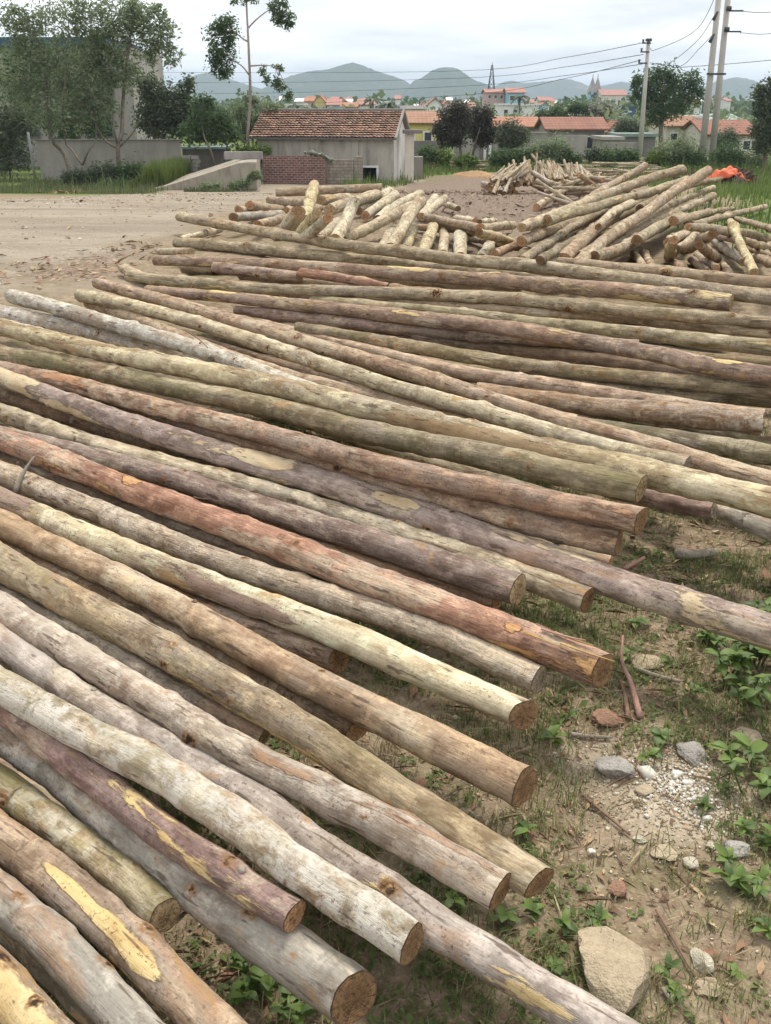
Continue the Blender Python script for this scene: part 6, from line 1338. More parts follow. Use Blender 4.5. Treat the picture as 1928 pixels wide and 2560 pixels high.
MB().box(*(lambda p: (p[0] - .16, p[0] + .16, p[1] - .2, p[1] + .2, p[2] - .08, p[2] + .08))(at(1622, 100, y) - b1)).build('top_clamp', METAL, e1)
y2 = 60
e2, b2 = pole('left one of the twin concrete power poles', 1752, 412, 1803, -60, y2, .20, .15)
e3, b3 = pole('right one of the twin concrete power poles', 1778, 412, 1826, -60, y2 + .5, .20, .15)
p = at(1772, 185, y2 - .25) - b2; MB().box(p[0] - .1, p[0] + .95, p[1] - .06, p[1] + .06, p[2] - .05, p[2] + .05).build('cross_brace', METAL, e2)
for (u, v) in ((1790, 32), (1781, 88)):
    p = at(u, v, y2 - .3) - b2
    MB().tube([p + [.1, 0, .05], p + [-.12, -.1, -.35]], [.06, .10], 7).build('insulator', METAL, e2, True)
for (u, v) in ((1820, 22), (1815, 74)):
    p = at(u, v, y2 + .2) - b3
    MB().box(p[0] + .1, p[0] + .85, p[1] - .04, p[1] + .04, p[2] - .14, p[2] - .06).build('bracket', METAL, e3)
    MB().tube([p + [-.1, -.1, 0], p + [.14, -.1, 0]], [.13, .13], 8).build('insulator', METAL, e3, True)
def cable(label, pts, r=.016):
    q = catmull(np.array(pts), 30)
    tag(MB().tube(list(q), r, 5).build('cable', WIRE), label, 'cable', 'overhead cables')
far = [(-60, 150), (-60, 165), (-60, 180)]
for k, (va, um, vm, lab) in enumerate(((106, 1180, 176, 'top overhead cable running left from the single concrete pole'), (136, 1180, 194, 'middle overhead cable running left from the single concrete pole'), (160, 1180, 214, 'lowest overhead cable running left from the single concrete pole'), (150, 1180, 236, 'slack overhead cable crossing the far hills'))):
    cable(lab, [at(1612 - 3 * k, va, 69.8), at(1420, va + (vm - va) * .52, 92), at(um, vm, 120), at(700, vm + 6 + 6 * k, 160), at(300, vm + 4 + 8 * k, 190)], .022)
for k, (u, v, um, vm, ue, ve, lab) in enumerate(((1795, -20, 1740, 75, 1640, 124, 'sagging cable from above the twin poles to the single pole'), (1788, 36, 1745, 100, 1672, 158, 'second sagging cable from the twin poles down to the single pole'), (1779, 90, 1750, 120, 1700, 166, 'third sagging cable from the twin poles down towards the big round tree'))):
    cable(lab, [at(u, v, y2 - .3), at(um, vm, 63), at(ue, ve, 67), at(1625, ve - 4 + 3 * k, 70)], .016)
for k, (u, v, ve, lab) in enumerate(((1852, 28, 30, 'cable running right from the upper bracket of the twin poles'), (1850, 82, 84, 'cable running right from the lower bracket of the twin poles'))):
    cable(lab, [at(u, v, 60.2), at(1930, ve, 58), at(2150, ve - 30, 52)], .016)
cable('level cable passing behind the twin poles', [at(1640, 172, 73), at(1780, 163, 70), at(1930, 150, 66), at(2150, 125, 62)], .018)
# ------------------------------------------------------------------ firewood heaps behind the stacks
STICK_STY = ['short2', 'creamgrey', 'palegrey', 'tan']
STICKM = []
for k in range(10):
    rg = np.random.default_rng(300 + k); n, ns = 9, 9; s = np.linspace(-.5, .5, n); th = np.linspace(0, 2 * np.pi, ns, endpoint=False)
    rr = (1 + .12 * np.sin(s * rg.uniform(3, 9) + rg.uniform(0, 6)))[:, None] * (1 + .06 * rg.normal(size=(n, ns))) * (1.1 - .2 * (s + .5))[:, None]
    cx = .25 * np.sin(s * rg.uniform(2, 5) + rg.uniform(0, 6)); cx -= cx.mean()
    V = np.stack([rr * np.cos(th) + cx[:, None], rr * np.sin(th), np.broadcast_to(s[:, None], (n, ns))], -1).reshape(-1, 3)
    ii = np.arange(n * ns).reshape(n, ns)
    q = np.stack([ii[:-1], np.roll(ii[:-1], -1, 1), np.roll(ii[1:], -1, 1), ii[1:]], -1).reshape(-1, 4)
    me = bpy.data.meshes.new('firewood_stick')
    me.from_pydata(V.tolist(), [], q.tolist() + [tuple(range(ns))[::-1], tuple(range((n - 1) * ns, n * ns))])
    me.materials.append(bark_mat(STICK_STY[k % 4])); me.materials.append(CUT_B if k % 2 else CUT_A)
    for p in me.polygons: p.use_smooth = len(p.vertices) == 4; p.material_index = 0 if len(p.vertices) == 4 else 1
    lc = np.stack([np.broadcast_to(s[:, None] * 1.2, (n, ns)), rr * np.cos(th) * .05, rr * np.sin(th) * .05], -1)
    add_attr(me, 'lc', lc.reshape(-1, 3), 'FLOAT_VECTOR'); add_attr(me, 'knot', np.zeros(n * ns)); STICKM.append(me)
def stick(a, b, r, label, group, k, name='firewood_stick', cat='firewood'):
    a = Vector(a); b = Vector(b); d = b - a
    o = bpy.data.objects.new(name, STICKM[k % len(STICKM)]); o.location = (a + b) / 2
    o.rotation_mode = 'QUATERNION'; o.rotation_quaternion = d.to_track_quat('Z', 'Y'); o.scale = (r, r, d.length)
    tag(link(o), label, cat, group); return o
rg = np.random.default_rng(41)
pa = gp(1212, 488); pb = gp(1490, 482); ax = (pb - pa); n_lean = 140
def along(t, back, z): return pa + ax * t + np.array([0, back, z])
for k in range(46):                                   # bottom layers, sawn ends towards the yard
    t = rg.uniform(.0, .98); z = .05 + .09 * (k % 3); L_ = rg.uniform(.9, 1.3)
    a = along(t, rg.uniform(-.08, .12), z); b = a + np.array([rg.normal(0, .10), L_, rg.normal(0, .04)])
    stick(a, b, rg.uniform(.042, .055), 'brown firewood stick in the bottom layers of the stacked heap, sawn end outwards', 'bottom firewood of the stacked heap', k)
for k in range(n_lean):                               # sticks leaning down the front of the heap
    t = rg.uniform(.02, 1.0); z0 = rg.uniform(.10, .34); lean = (t - .45) * 1.1 + rg.normal(0, .35); L_ = rg.uniform(.6, .95)
    prof = .55 + .40 * math.sin(math.pi * min(1, max(0, .15 + .8 * t)))
    a = along(t, rg.uniform(-.15, .15), z0 * prof + .1); d_ = np.array([-.35 * lean + (.35 if t < .2 else 0), rg.uniform(.5, 1.0), rg.uniform(.18, .52) * prof]); d_ = d_ / np.linalg.norm(d_) * L_
    stick(a, a + d_, rg.uniform(.024, .036), 'pale firewood stick leaning on the face of the stacked firewood heap', 'leaning firewood of the stacked heap', k)
for k, (ua, va, ub, vb) in enumerate(((1232, 490, 1258, 432), (1247, 482, 1268, 436), (1262, 488, 1275, 446), (1222, 464, 1262, 414))):
    a = gp(ua, va); b = at(ub, vb, a[1] + .5); a[2] += .05
    stick(a, b, .042, 'long pale stick propped against the left end of the stacked firewood heap', 'sticks propped on the stacked heap', k)
# loose crossed firewood between the heap and the crossed poles
for k in range(84):
    u = rg.uniform(1385, 1530); v = rg.uniform(450, 525) + (u - 1385) * -.10; c = gp(u, v); an = rg.uniform(0, math.pi); el = rg.normal(0, .25); L_ = rg.uniform(.8, 1.3)
    z = .06 + .42 * rg.random() * math.sin(math.pi * (u - 1370) / 175.)
    d_ = np.array([math.cos(an) * math.cos(el), math.sin(an) * math.cos(el), math.sin(el) * .7]) * L_ / 2
    z = max(z, abs(d_[2]) + .05)
    stick(c - d_ + [0, 0, z], c + d_ + [0, 0, z], rg.uniform(.030, .048), 'pale crossed firewood stick in the loose heap between stacked firewood and long poles', 'loose crossed firewood', k + 1)
a = gp(1342, 528); a[2] += .07; b = at(1468, 440, a[1] + 4.2); stick(a, b, .06, 'long thin pole lying over the loose crossed firewood onto the bare yard', 'loose crossed firewood', 5)
a = gp(1400, 487); a[2] += .15; b = at(1330, 432, a[1] + 1.2); stick(a, b, .06, 'straight pale pole slanting down across the right end of the stacked firewood', 'loose crossed firewood', 2)
# thin poles scattered flat farther back
for k in range(64):
    u = rg.uniform(1400, 1640); v = rg.uniform(402, 448); c = gp(u, v); an = rg.normal(0.05, .35); L_ = rg.uniform(1.2, 2.6); z = .05 + .5 * rg.random() * (.3 + .7 * math.sin(math.pi * (u - 1395) / 250))
    d_ = np.array([math.cos(an), math.sin(an), rg.normal(0, .05)]) * L_ / 2
    stick(c - d_ + [0, 0, z], c + d_ + [0, 0, z], rg.uniform(.035, .055), 'thin pole lying flat in the spread heap before the red tiled house', 'thin poles spread behind the firewood', k + 3, 'thin_pole', 'pole')
for k in range(34):
    u = rg.uniform(1062, 1215); v = rg.uniform(403, 428); c = gp(u, v); an = rg.normal(0, .4); L_ = rg.uniform(.5, 1.3); z = .05 + .3 * rg.random()
    d_ = np.array([math.cos(an), math.sin(an), rg.normal(0, .08)]) * L_ / 2
    stick(c - d_ + [0, 0, z], c + d_ + [0, 0, z], rg.uniform(.04, .07), 'reddish offcut lying in the low debris heap behind the sawdust', 'offcuts behind the sawdust', 3 + 4 * k, 'wood_offcut', 'offcut')

def mound(name, c, rx, ry, h, mat, seed, rough=.12, seg=36):
    rg = np.random.default_rng(seed); th = np.linspace(0, 2 * np.pi, seg, endpoint=False); V = []; rings = 9
    for j in range(rings + 1):
        q = j / rings; r_ = 1 - q
        for t in th:
            w = 1 + .18 * math.sin(2 * t + seed) + .1 * math.sin(5 * t + seed * 2)
            x = rx * r_ * w * math.cos(t); y = ry * r_ * w * math.sin(t)
            V.append((x, y, h * (1 - r_ ** 1.6) * (1 + rg.normal(0, rough)) + float(ground_z(c[0] + x, c[1] + y)) - c[2] - (.06 if j == 0 else 0)))
    ii = np.arange((rings + 1) * seg).reshape(rings + 1, seg)
    q = np.stack([ii[:-1], np.roll(ii[:-1], -1, 1), np.roll(ii[1:], -1, 1), ii[1:]], -1).reshape(-1, 4)
    o = link(bpy.data.objects.new(name, mesh_np(name, V, q, [mat]))); o.location = c
    return o
c = gp(1190, 440); o = mound('sawdust_heap', c, 1.15, 1.6, .26, plain('sawdust', (.31, .19, .10), .95, .3, 5, .5), 3, .06)
tag(o, 'low heap of orange sawdust left of the stacked firewood', 'heap')
# bark mound with the orange tarpaulin
c = gp(1838, 462); BM_ = plain('bark_waste', (.075, .055, .048), .95, .5, 7, .8)
o = mound('bark_mound', c, 1.15, .9, .62, BM_, 5, .10); tag(o, 'dark mound of bark waste under the orange tarpaulin', 'mound')
c2 = gp(1735, 455); o = mound('bark_mound', c2, 1.0, .8, .35, plain('bark_waste_red', (.19, .11, .08), .95, .5, 8, .8), 8, .12); tag(o, 'low reddish mound of bark scraps beside the dark bark mound', 'mound')
rgb = np.random.default_rng(6); nb = 1500; t = rgb.uniform(0, 6.28, nb); r_ = np.sqrt(rgb.random(nb)); m2 = rgb.random(nb) < .3
pts = np.where(m2[:, None], c2, c) + np.stack([np.cos(t) * r_ * 1.15, np.sin(t) * r_ * .9, np.where(m2, .35, .62) * (1 - r_ ** 1.6) + .02], -1)
t_ = NT('bark_scraps'); BSC = t_.finish(t_.mix(t_.attr('rnd'), (.05, .037, .033), (.20, .12, .085)), .95)
tag(link(bpy.data.objects.new('bark_scraps', leaves_mesh('bark_scraps', pts, .22, BSC, .3, .0, rgb))), 'loose bark scraps covering the bark mounds', 'bark', kind='stuff')
gx_, gy_ = np.meshgrid(np.linspace(-1, 1, 40), np.linspace(-1, 1, 22))
A_ = at(1772, 440, c[1] - .5); B_ = at(1872, 400, c[1] - .1)
W_ = (B_[0] - A_[0]) / 2
hz = .62 * (1 - np.clip(np.hypot(gx_ * W_ / 1.15, gy_ * .6 / .9), 0, 1) ** 1.6)
fold = .10 * np.sin(gx_ * 7 + gy_ * 5) + .08 * np.sin(gx_ * 15 - gy_ * 6 + 1) + .05 * np.sin(gy_ * 14 + gx_ * 4) + .16 * np.exp(-((gx_ - .85) ** 2 + (gy_ - .1) ** 2) / .05)
Zt = np.maximum(hz + .05 + .55 * fold + .06, .06) - .14 * (gx_ < -.2) * (-gx_ - .2)
ii = np.arange(880).reshape(22, 40); q = np.stack([ii[:-1, :-1], ii[:-1, 1:], ii[1:, 1:], ii[1:, :-1]], -1).reshape(-1, 4)
edge = 1 + .10 * np.sin(gx_ * 9 + 2) * np.abs(gy_)
me = mesh_np('tarpaulin', np.c_[(gx_ * W_ * 1.02 + .12 * np.sin(gy_ * 4)).ravel(), (gy_ * .55 * edge - gx_ * .1).ravel(), Zt.ravel()], q, [plain('tarp_orange', (.72, .135, .055), .55, .22, 3, .3)])
o = link(bpy.data.objects.new('tarpaulin', me)); o.location = ((A_[0] + B_[0]) / 2, c[1] - .15, c[2]); sm = o.modifiers.new('s', 'SOLIDIFY'); sm.thickness = .012
tag(o, 'crumpled orange tarpaulin thrown over the dark bark mound', 'tarpaulin')
# grey rubble slab by the pole
c = gp(1635, 428)
def stone_mesh(name, size, seed, mat, jag=.18, flat=1.0):
    import bmesh
    rg = np.random.default_rng(seed); bm = bmesh.new(); bmesh.ops.create_icosphere(bm, subdivisions=3, radius=1.0)
    pl = rg.normal(size=(9, 3)); pl /= np.linalg.norm(pl, axis=1)[:, None]; dd = rg.uniform(.52, .85, 9)
    for v in bm.verts:
        p = np.array(v.co)
        for n_, d_ in zip(pl, dd):
            s_ = p @ n_
            if s_ > d_: p = p - n_ * (s_ - d_)
        p = p * (1 + rg.normal(0, jag * .15)); v.co = p * np.array(size)
    me = bpy.data.meshes.new(name); bm.to_mesh(me); bm.free(); me.materials.append(mat); return me
def stone_mat(name, col): 
    t = NT(name); v = t.jitter(t.obj()); a = t.noise(v, 9, 5, .65); b = t.noise(v, 55, 4, .65); d = t.noise(v, 160, 2, .5)
    c_ = t.mix(t.ramp(a, .3, .7), [x * .72 for x in col], [min(1, x * 1.12) for x in col]); c_ = t.mix(t.math('MULTIPLY', t.ramp(b, .5, .75), .5), c_, (col[0] * .45, col[1] * .42, col[2] * .36))
    return t.finish(c_, .95, t.math('ADD', t.math('MULTIPLY', a, 2.0), t.math('ADD', b, d)), .7, .010, spec=.1)
STO = [stone_mat('stone_pale', (.52, .475, .37)), stone_mat('stone_grey', (.36, .335, .30)), stone_mat('stone_tan', (.44, .36, .25)), stone_mat('stone_red', (.30, .18, .125)), stone_mat('stone_white', (.74, .71, .64))]
o = link(bpy.data.objects.new('rubble', stone_mesh('rubble', (.75, .6, .30), 8, STO[2]))); o.location = c + [0, 0, .10]; tag(o, 'grey pile of rubble at the foot of the concrete pole', 'rubble')

# ------------------------------------------------------------------ stones on the soil at right
def stone(u, v, w, h, mt, label, seed, rz=0.0, tall=.6):
    c = gp(u, v); s_ = np.linalg.norm(c - [0, 0, CAM_H]) / np.linalg.norm(ray(u, v)) / FPX
    o = link(bpy.data.objects.new('stone', stone_mesh('stone', (w * s_ / 2 * 1.15, h * s_ / 2 * 1.3, min(w, h) * s_ / 2 * tall), seed, STO[mt]))); o.location = c + [0, 0, min(w, h) * s_ / 2 * tall * .35]; o.rotation_euler = (0, 0, rz)
    tag(o, label, 'stone', 'stones on the bare soil'); return o
stone(1528, 2450, 180, 215, 2, 'big tan angular rock beside the long lavender-grey log', 4, .4, .75)
stone(1535, 1925, 92, 80, 1, 'rounded grey stone left of the white pebbles', 12, .3)
stone(1735, 1885, 70, 88, 1, 'square grey stone behind the white pebbles', 13, .1)
stone(1862, 1845, 72, 60, 2, 'yellowish stone under the broad-leaved weed', 14, .7)
stone(1752, 2405, 62, 62, 0, 'small cubic pale stone right of the big rock', 15, .4, .8)
stone(1727, 2158, 36, 34, 0, 'fist-sized pale stone below the gravel', 16)
stone(1777, 2116, 28, 24, 0, 'small pale pebble right of the gravel', 17)
stone(1865, 2195, 28, 26, 4, 'small white stone beside the right weeds', 18)
stone(1612, 1978, 44, 34, 2, 'flat tan stone at the left edge of the white pebbles', 19)
stone(1545, 2225, 60, 46, 3, 'brown flat clod on the bare soil', 20)
stone(1840, 2130, 62, 70, 1, 'slanted grey stone between the right weeds', 21, .9)
stone(1515, 1800, 78, 56, 3, 'reddish clod near the end of the debarked log', 22)
stone(1660, 2135, 60, 50, 2, 'half-buried tan stone below the gravel patch', 23, 0, .35)
stone(1620, 1660, 70, 56, 2, 'half-buried reddish tan stone near the splintered log', 24, .2, .4)
stone(1770, 2470, 80, 46, 2, 'flat sandy stone beyond the big rock', 25, .3, .35)
stone(1600, 2100, 34, 20, 0, 'thin pale chip in the middle of the bare soil', 26)
stone(1478, 2130, 22, 16, 4, 'tiny white chip near the log ends', 27)

# gravel: small angular bits, densest on the sandy patch
def scatter_bits(name, label, cat, P_, size, mat, seed):
    rg = np.random.default_rng(seed); n = len(P_)
    base = np.array([(1, 0, 0), (-1, 0, 0), (0, 1, 0), (0, -1, 0), (0, 0, 1), (0, 0, -1)], float)
    fc = np.array([(0, 2, 4), (2, 1, 4), (1, 3, 4), (3, 0, 4), (2, 0, 5), (1, 2, 5), (3, 1, 5), (0, 3, 5)])
    V = base[None] * rg.uniform(.5, 1.3, (n, 6, 1)) * np.array([1, 1, .7])
    a = rg.uniform(0, 6.28, n); ca, sa = np.cos(a), np.sin(a)
    V = np.stack([V[..., 0] * ca[:, None] - V[..., 1] * sa[:, None], V[..., 0] * sa[:, None] + V[..., 1] * ca[:, None], V[..., 2] + .25 * V[..., 0]], -1)
    V = V * np.asarray(size)[:, None, None] + P_[:, None]
    me = mesh_np(name, V.reshape(-1, 3), (fc[None] + np.arange(n)[:, None, None] * 6).reshape(-1, 3), [mat], smooth=False)
    add_attr(me, 'rnd', np.repeat(rg.random(n), 6))
    return tag(link(bpy.data.objects.new(name, me)), label, cat, kind='stuff')
def rnd_mat(name, cols, rough=.95):
    t = NT(name); r = t.attr('rnd'); c_ = cols[0]
    for i, k in enumerate(cols[1:]): c_ = t.mix(t.math('GREATER_THAN', r, (i + 1) / len(cols)), c_, k)
    n_ = t.noise(t.obj(), 60, 3, .6); c_ = t.mix(t.math('MULTIPLY', t.ramp(n_, .4, .7), .35), c_, [x * .5 for x in cols[0]])
    return t.finish(c_, rough, spec=.1)
rg = np.random.default_rng(50)
def on_ground(x, y, dz=0.0): return np.c_[x, y, ground_fine(x, y) + dz]
cg = gp(1690, 1960); n = 2600
x = cg[0] + rg.normal(0, .17, n); y = cg[1] + rg.normal(0, .17, n)
x2 = rg.uniform(.15, 1.8, 900); y2_ = rg.uniform(1.0, 3.0, 900)
P_ = on_ground(np.r_[x, x2], np.r_[y, y2_], .002)
scatter_bits('gravel', 'loose tan gravel over the bare soil', 'gravel', P_, np.r_[rg.lognormal(-5.6, .5, n), rg.lognormal(-5.6, .4, 900)], rnd_mat('gravel', [(.42, .34, .23), (.52, .45, .33), (.34, .27, .19), (.60, .54, .42)]), 51)
cw = gp(1705, 1968); n = 900
P_ = on_ground(cw[0] + rg.normal(0, .065, n), cw[1] + rg.normal(0, .07, n), .004)
scatter_bits('white_pebbles', 'spill of crushed white stone on the gravel patch', 'gravel', P_, rg.lognormal(-5.75, .62, n), rnd_mat('white_pebble', [(.64, .60, .52), (.74, .71, .65), (.50, .44, .34)]), 52)
# pebbles and flakes along the road
n = 2600; x = rg.uniform(-9, 1, n); y = rg.uniform(8, 34, n); k = poly_sd(x, y, ROAD) > 0; x, y = x[k], y[k]
scatter_bits('road_pebbles', 'pale pebbles scattered over the dirt road', 'gravel', on_ground(x, y), rg.lognormal(-4.1, .5, len(x)), rnd_mat('road_pebble', [(.50, .44, .35), (.38, .31, .22), (.56, .50, .41), (.22, .165, .11)]), 53)

# leaf litter, bark flakes and twigs on the soil
def flakes(name, label, P_, size, mat, aspect, seed, lift=.25, cat='litter'):
    rg = np.random.default_rng(seed); n = len(P_); a = rg.uniform(0, 6.28, n)
    d = np.c_[np.cos(a), np.sin(a), rg.normal(0, lift, n)]; b = np.c_[-np.sin(a), np.cos(a), rg.normal(0, lift, n)]
    L_ = np.asarray(size)[:, None]; w = L_ * aspect * rg.uniform(.6, 1.3, (n, 1)); up = np.array([0, 0, 1.0]) * L_ * rg.uniform(0, .25, (n, 1))
    V = np.stack([P_ - d * L_ / 2, P_ - b * w / 2 + up * .6, P_ + d * L_ / 2 + up * .3, P_ + b * w / 2 + up * .5], 1).reshape(-1, 3)
    q = np.arange(n)[:, None] * 4
    me = mesh_np(name, V, np.vstack([q + [0, 1, 2], q + [0, 2, 3]]), [mat], smooth=False); add_attr(me, 'rnd', np.repeat(rg.random(n), 4))
    return tag(link(bpy.data.objects.new(name, me)), label, cat, kind='stuff')
LIT = rnd_mat('litter', [(.26, .165, .10), (.38, .27, .16), (.17, .11, .07), (.46, .34, .21), (.30, .165, .11), (.12, .085, .055)])
n = 62000; x = rg.uniform(-1.5, 4.4, n); y = rg.uniform(.8, 6.4, n)
keep = (poly_sd(x, y, SANDPATCH) < rg.uniform(-.05, .25, n)) & (vnoise(x, y, 2.3, 31) + rg.uniform(-.35, .35, n) > .36)
x, y = x[keep], y[keep]
flakes('leaf_litter', 'brown leaf litter and bark flakes on the soil beside and under the logs', on_ground(x, y, .006), rg.lognormal(-4.15, .6, len(x)), LIT, .33, 54)
n = 4200; x = rg.uniform(-.6, 4.4, n); y = rg.uniform(.9, 6.0, n)
flakes('fine_twigs', 'thin dry twigs and straw strewn over the soil', on_ground(x, y, .012), rg.uniform(.03, .13, n), rnd_mat('twig', [(.30, .22, .14), (.40, .32, .2), (.18, .12, .08)]), .045, 55, .12)
n = 9000; x = rg.uniform(-2, 9, n); y = rg.uniform(10, 42, n); k = poly_sd(x, y, CHIPS) > -.4; x, y = x[k], y[k]
flakes('wood_chips', 'wood chips and bark scraps covering the yard between the heaps', on_ground(x, y, .012), rg.lognormal(-2.55, .4, len(x)), rnd_mat('chip', [(.15, .10, .075), (.26, .19, .14), (.42, .34, .25), (.20, .13, .095), (.11, .078, .06)]), .4, 56)
n = 2600; x = rg.uniform(-6, -1.5, n); y = rg.uniform(7, 16, n); k = poly_sd(x, y, BARKPATCH) > -.3; x, y = x[k], y[k]
flakes('bark_debris', 'dark bark debris spread at the road end of the stacks', on_ground(x, y, .015), rg.lognormal(-2.5, .45, len(x)), LIT, .28, 57)

n = 5200; x = rg.uniform(-12, 0, n); y = rg.uniform(7, 34, n); k = (poly_sd(x, y, ROAD) > 0) & (vnoise(x, y, .7, 44) + rg.uniform(-.2, .2, n) > .52); x, y = x[k], y[k]
flakes('road_litter', 'dark bark crumbs and twigs trodden into the dirt road', on_ground(x, y, .008), rg.lognormal(-2.9, .5, len(x)), LIT, .3, 59)
DEB = gpoly([(60, 492), (240, 478), (250, 500), (90, 512)]); n = 900; x = rg.uniform(-16, -9, n); y = rg.uniform(24, 36, n); k = poly_sd(x, y, DEB) > -.2; x, y = x[k], y[k]
flakes('verge_debris', 'dark twigs and bark scraps along the road verge', on_ground(x, y, .04), rg.lognormal(-1.5, .45, len(x)), LIT, .12, 58)
# grass
def blades(name, label, P_, h, w, mat, seed, bend=.45, cat='grass'):
    rg = np.random.default_rng(seed); n = len(P_); a = rg.uniform(0, 6.28, n); f = np.c_[np.cos(a), np.sin(a), np.zeros(n)]; s_ = np.c_[-np.sin(a), np.cos(a), np.zeros(n)]
    h = np.asarray(h)[:, None]; w = np.broadcast_to(np.asarray(w), (n,))[:, None]; k = rg.uniform(.1, 1, (n, 1)) * bend; up = np.array([0, 0, 1.0])
    V = np.stack([P_ - s_ * w, P_ + s_ * w, P_ + up * h * .6 + f * h * k * .35 + s_ * w * .7, P_ + up * h * .6 + f * h * k * .35 - s_ * w * .7, P_ + up * h * (1 - .35 * k) + f * h * k], 1).reshape(-1, 3)
    q = np.arange(n)[:, None] * 5
    me = mesh_np(name, V, np.vstack([q + [0, 1, 2], q + [0, 2, 3], q + [3, 2, 4]]), [mat], smooth=False); add_attr(me, 'rnd', np.repeat(rg.random(n), 5))
    return tag(link(bpy.data.objects.new(name, me)), label, cat, kind='stuff')
GR = leaf_mat('grass_near', (.090, .125, .035), (.215, .245, .080), .35, .7)
GRT = leaf_mat('grass_tall', (.085, .130, .030), (.185, .235, .060), .35, .7)
GRF = leaf_mat('grass_field', (.085, .135, .035), (.20, .255, .075), .35, .7)
GRV = leaf_mat('grass_verge', (.085, .108, .045), (.195, .215, .10), .35, .7)
GRD = leaf_mat('grass_dry', (.20, .16, .08), (.36, .30, .17), .2, .8)
def near_pts(n, seed, thr, x0=-.9, x1=4.6, y0=.85, y1=6.2):
    n = int(n * 1.75); rg = np.random.default_rng(seed); x = rg.uniform(x0, x1, n); y = rg.uniform(y0, y1, n)
    k = (poly_sd(x, y, SANDPATCH) < rg.uniform(-.1, .12, n)) & (vnoise(x, y, 2.6, seed) * .7 + .3 * vnoise(x, y, 8, seed + 1) + rg.uniform(-.12, .12, n) > thr)
    x, y = x[k], y[k]; t = rg.integers(0, max(2, len(x) // 9), len(x)); tx, ty = x[t], y[t]
    x = tx + rg.normal(0, .018, len(x)); y = ty + rg.normal(0, .018, len(x)); return on_ground(x, y)
P_ = near_pts(80000, 61, .45); blades('grass', 'short green grass tufts on the soil right of the logs', P_, rg.lognormal(-3.25, .4, len(P_)), .0016, GR, 62, 1.4)
P_ = near_pts(36000, 63, .43); blades('dry_grass', 'dry straw-coloured grass among the litter', P_, rg.lognormal(-3.2, .4, len(P_)), .0013, GRD, 64, 1.3)
n = 30000; x = rg.uniform(3.5, 26, n); y = rg.uniform(11, 50, n); k = poly_sd(x, y, FIELD) > rg.uniform(-.8, .6, n); x, y = x[k], y[k]
blades('field_grass', 'green weedy grass field right of the crossed poles', on_ground(x, y), rg.lognormal(-1.75, .35, len(x)), .014, GRF, 65)
n = 26000; u = rg.uniform(-60, 560, n); 
x = rg.uniform(-24, -7, n); y = rg.uniform(31, 50, n); k = (poly_sd(x, y, ROAD) < rg.uniform(-.8, .2, n)); x, y = x[k], y[k]
blades('verge_grass', 'green grass verge along the far side of the dirt road', on_ground(x, y), rg.lognormal(-1.9, .5, len(x)) * np.clip(2.8 * vnoise(x, y, .7, 5) - .7, .08, 2), .014, GRV, 66)
ca = gp(400, 455); n = 9000; x = rg.uniform(at(345, 440, 45)[0], at(445, 440, 45)[0], n); y = rg.uniform(42.5, 48.5, n)
blades('tall_grass', 'tall bright green grass between the bushes and the ramp', on_ground(x, y), rg.uniform(.5, 1.35, n) * np.clip((x - x.min()) / 1.0, .3, 1), .018, GRT, 67)
n = 2500; x = rg.uniform(at(470, 460, 41)[0], at(650, 460, 41)[0], n); y = rg.uniform(39.8, 41.4, n)
blades('ramp_weeds', 'ragged grass along the foot of the concrete ramp', on_ground(x, y), rg.lognormal(-1.7, .5, n) * np.clip(2.6 * vnoise(x, y, 1.3, 8) - .9, .03, 1.4), .013, GRV, 68)
n = 22000; x = rg.uniform(-2, 30, n); y = rg.uniform(44, 66, n); k = (poly_sd(x, y, CHIPS) < -.3); x, y = x[k], y[k]
blades('rough_grass', 'rough grass between the yard and the village walls', on_ground(x, y), rg.lognormal(-1.35, .45, len(x)), .022, GRF, 69)

P_ = near_pts(70000, 71, .43)
flakes('ground_cover', 'low creeping green weeds covering the soil right of the logs', P_ + [0, 0, .008], rg.lognormal(-4.25, .4, len(P_)), leaf_mat('creeper', (.085, .125, .035), (.190, .235, .075), .3, .7), .6, 72, .45, 'ground cover')
# ------------------------------------------------------------------ broad-leaved weeds, leaf by leaf
WM = [leaf_mat('weed_leaf', (.135, .215, .048), (.235, .330, .085), .4, .5), leaf_mat('weed_leaf_dark', (.095, .155, .045), (.165, .235, .070), .4, .5)]
def leaf_shape(name, mat, wid, k=6):
    V = []; F = []
    for i in range(k + 1):
        t = i / k; w = wid * math.sin(math.pi * min(1, t * .94 + .04)) ** .8 * (1.1 - .5 * t); z = .16 * math.sin(t * 2.2) - .16 * t * t
        V += [(t, -w, z + .07 * w / wid), (t, 0, z), (t, w, z + .07 * w / wid)]
    for i in range(k):
        b = i * 3; F += [(b, b + 1, b + 4, b + 3), (b + 1, b + 2, b + 5, b + 4)]
    me = bpy.data.meshes.new(name); me.from_pydata(V, [], F); me.materials.append(mat)
    for p in me.polygons: p.use_smooth = True
    add_attr(me, 'rnd', np.full(len(V), random.random())); return me
LEAFM = [leaf_shape('leaf', WM[j % 2], w) for j, w in enumerate((.28, .24, .34, .22, .30, .38))]
STEMM = plain('weed_stem', (.09, .13, .045), .7, .2, 20, 0)
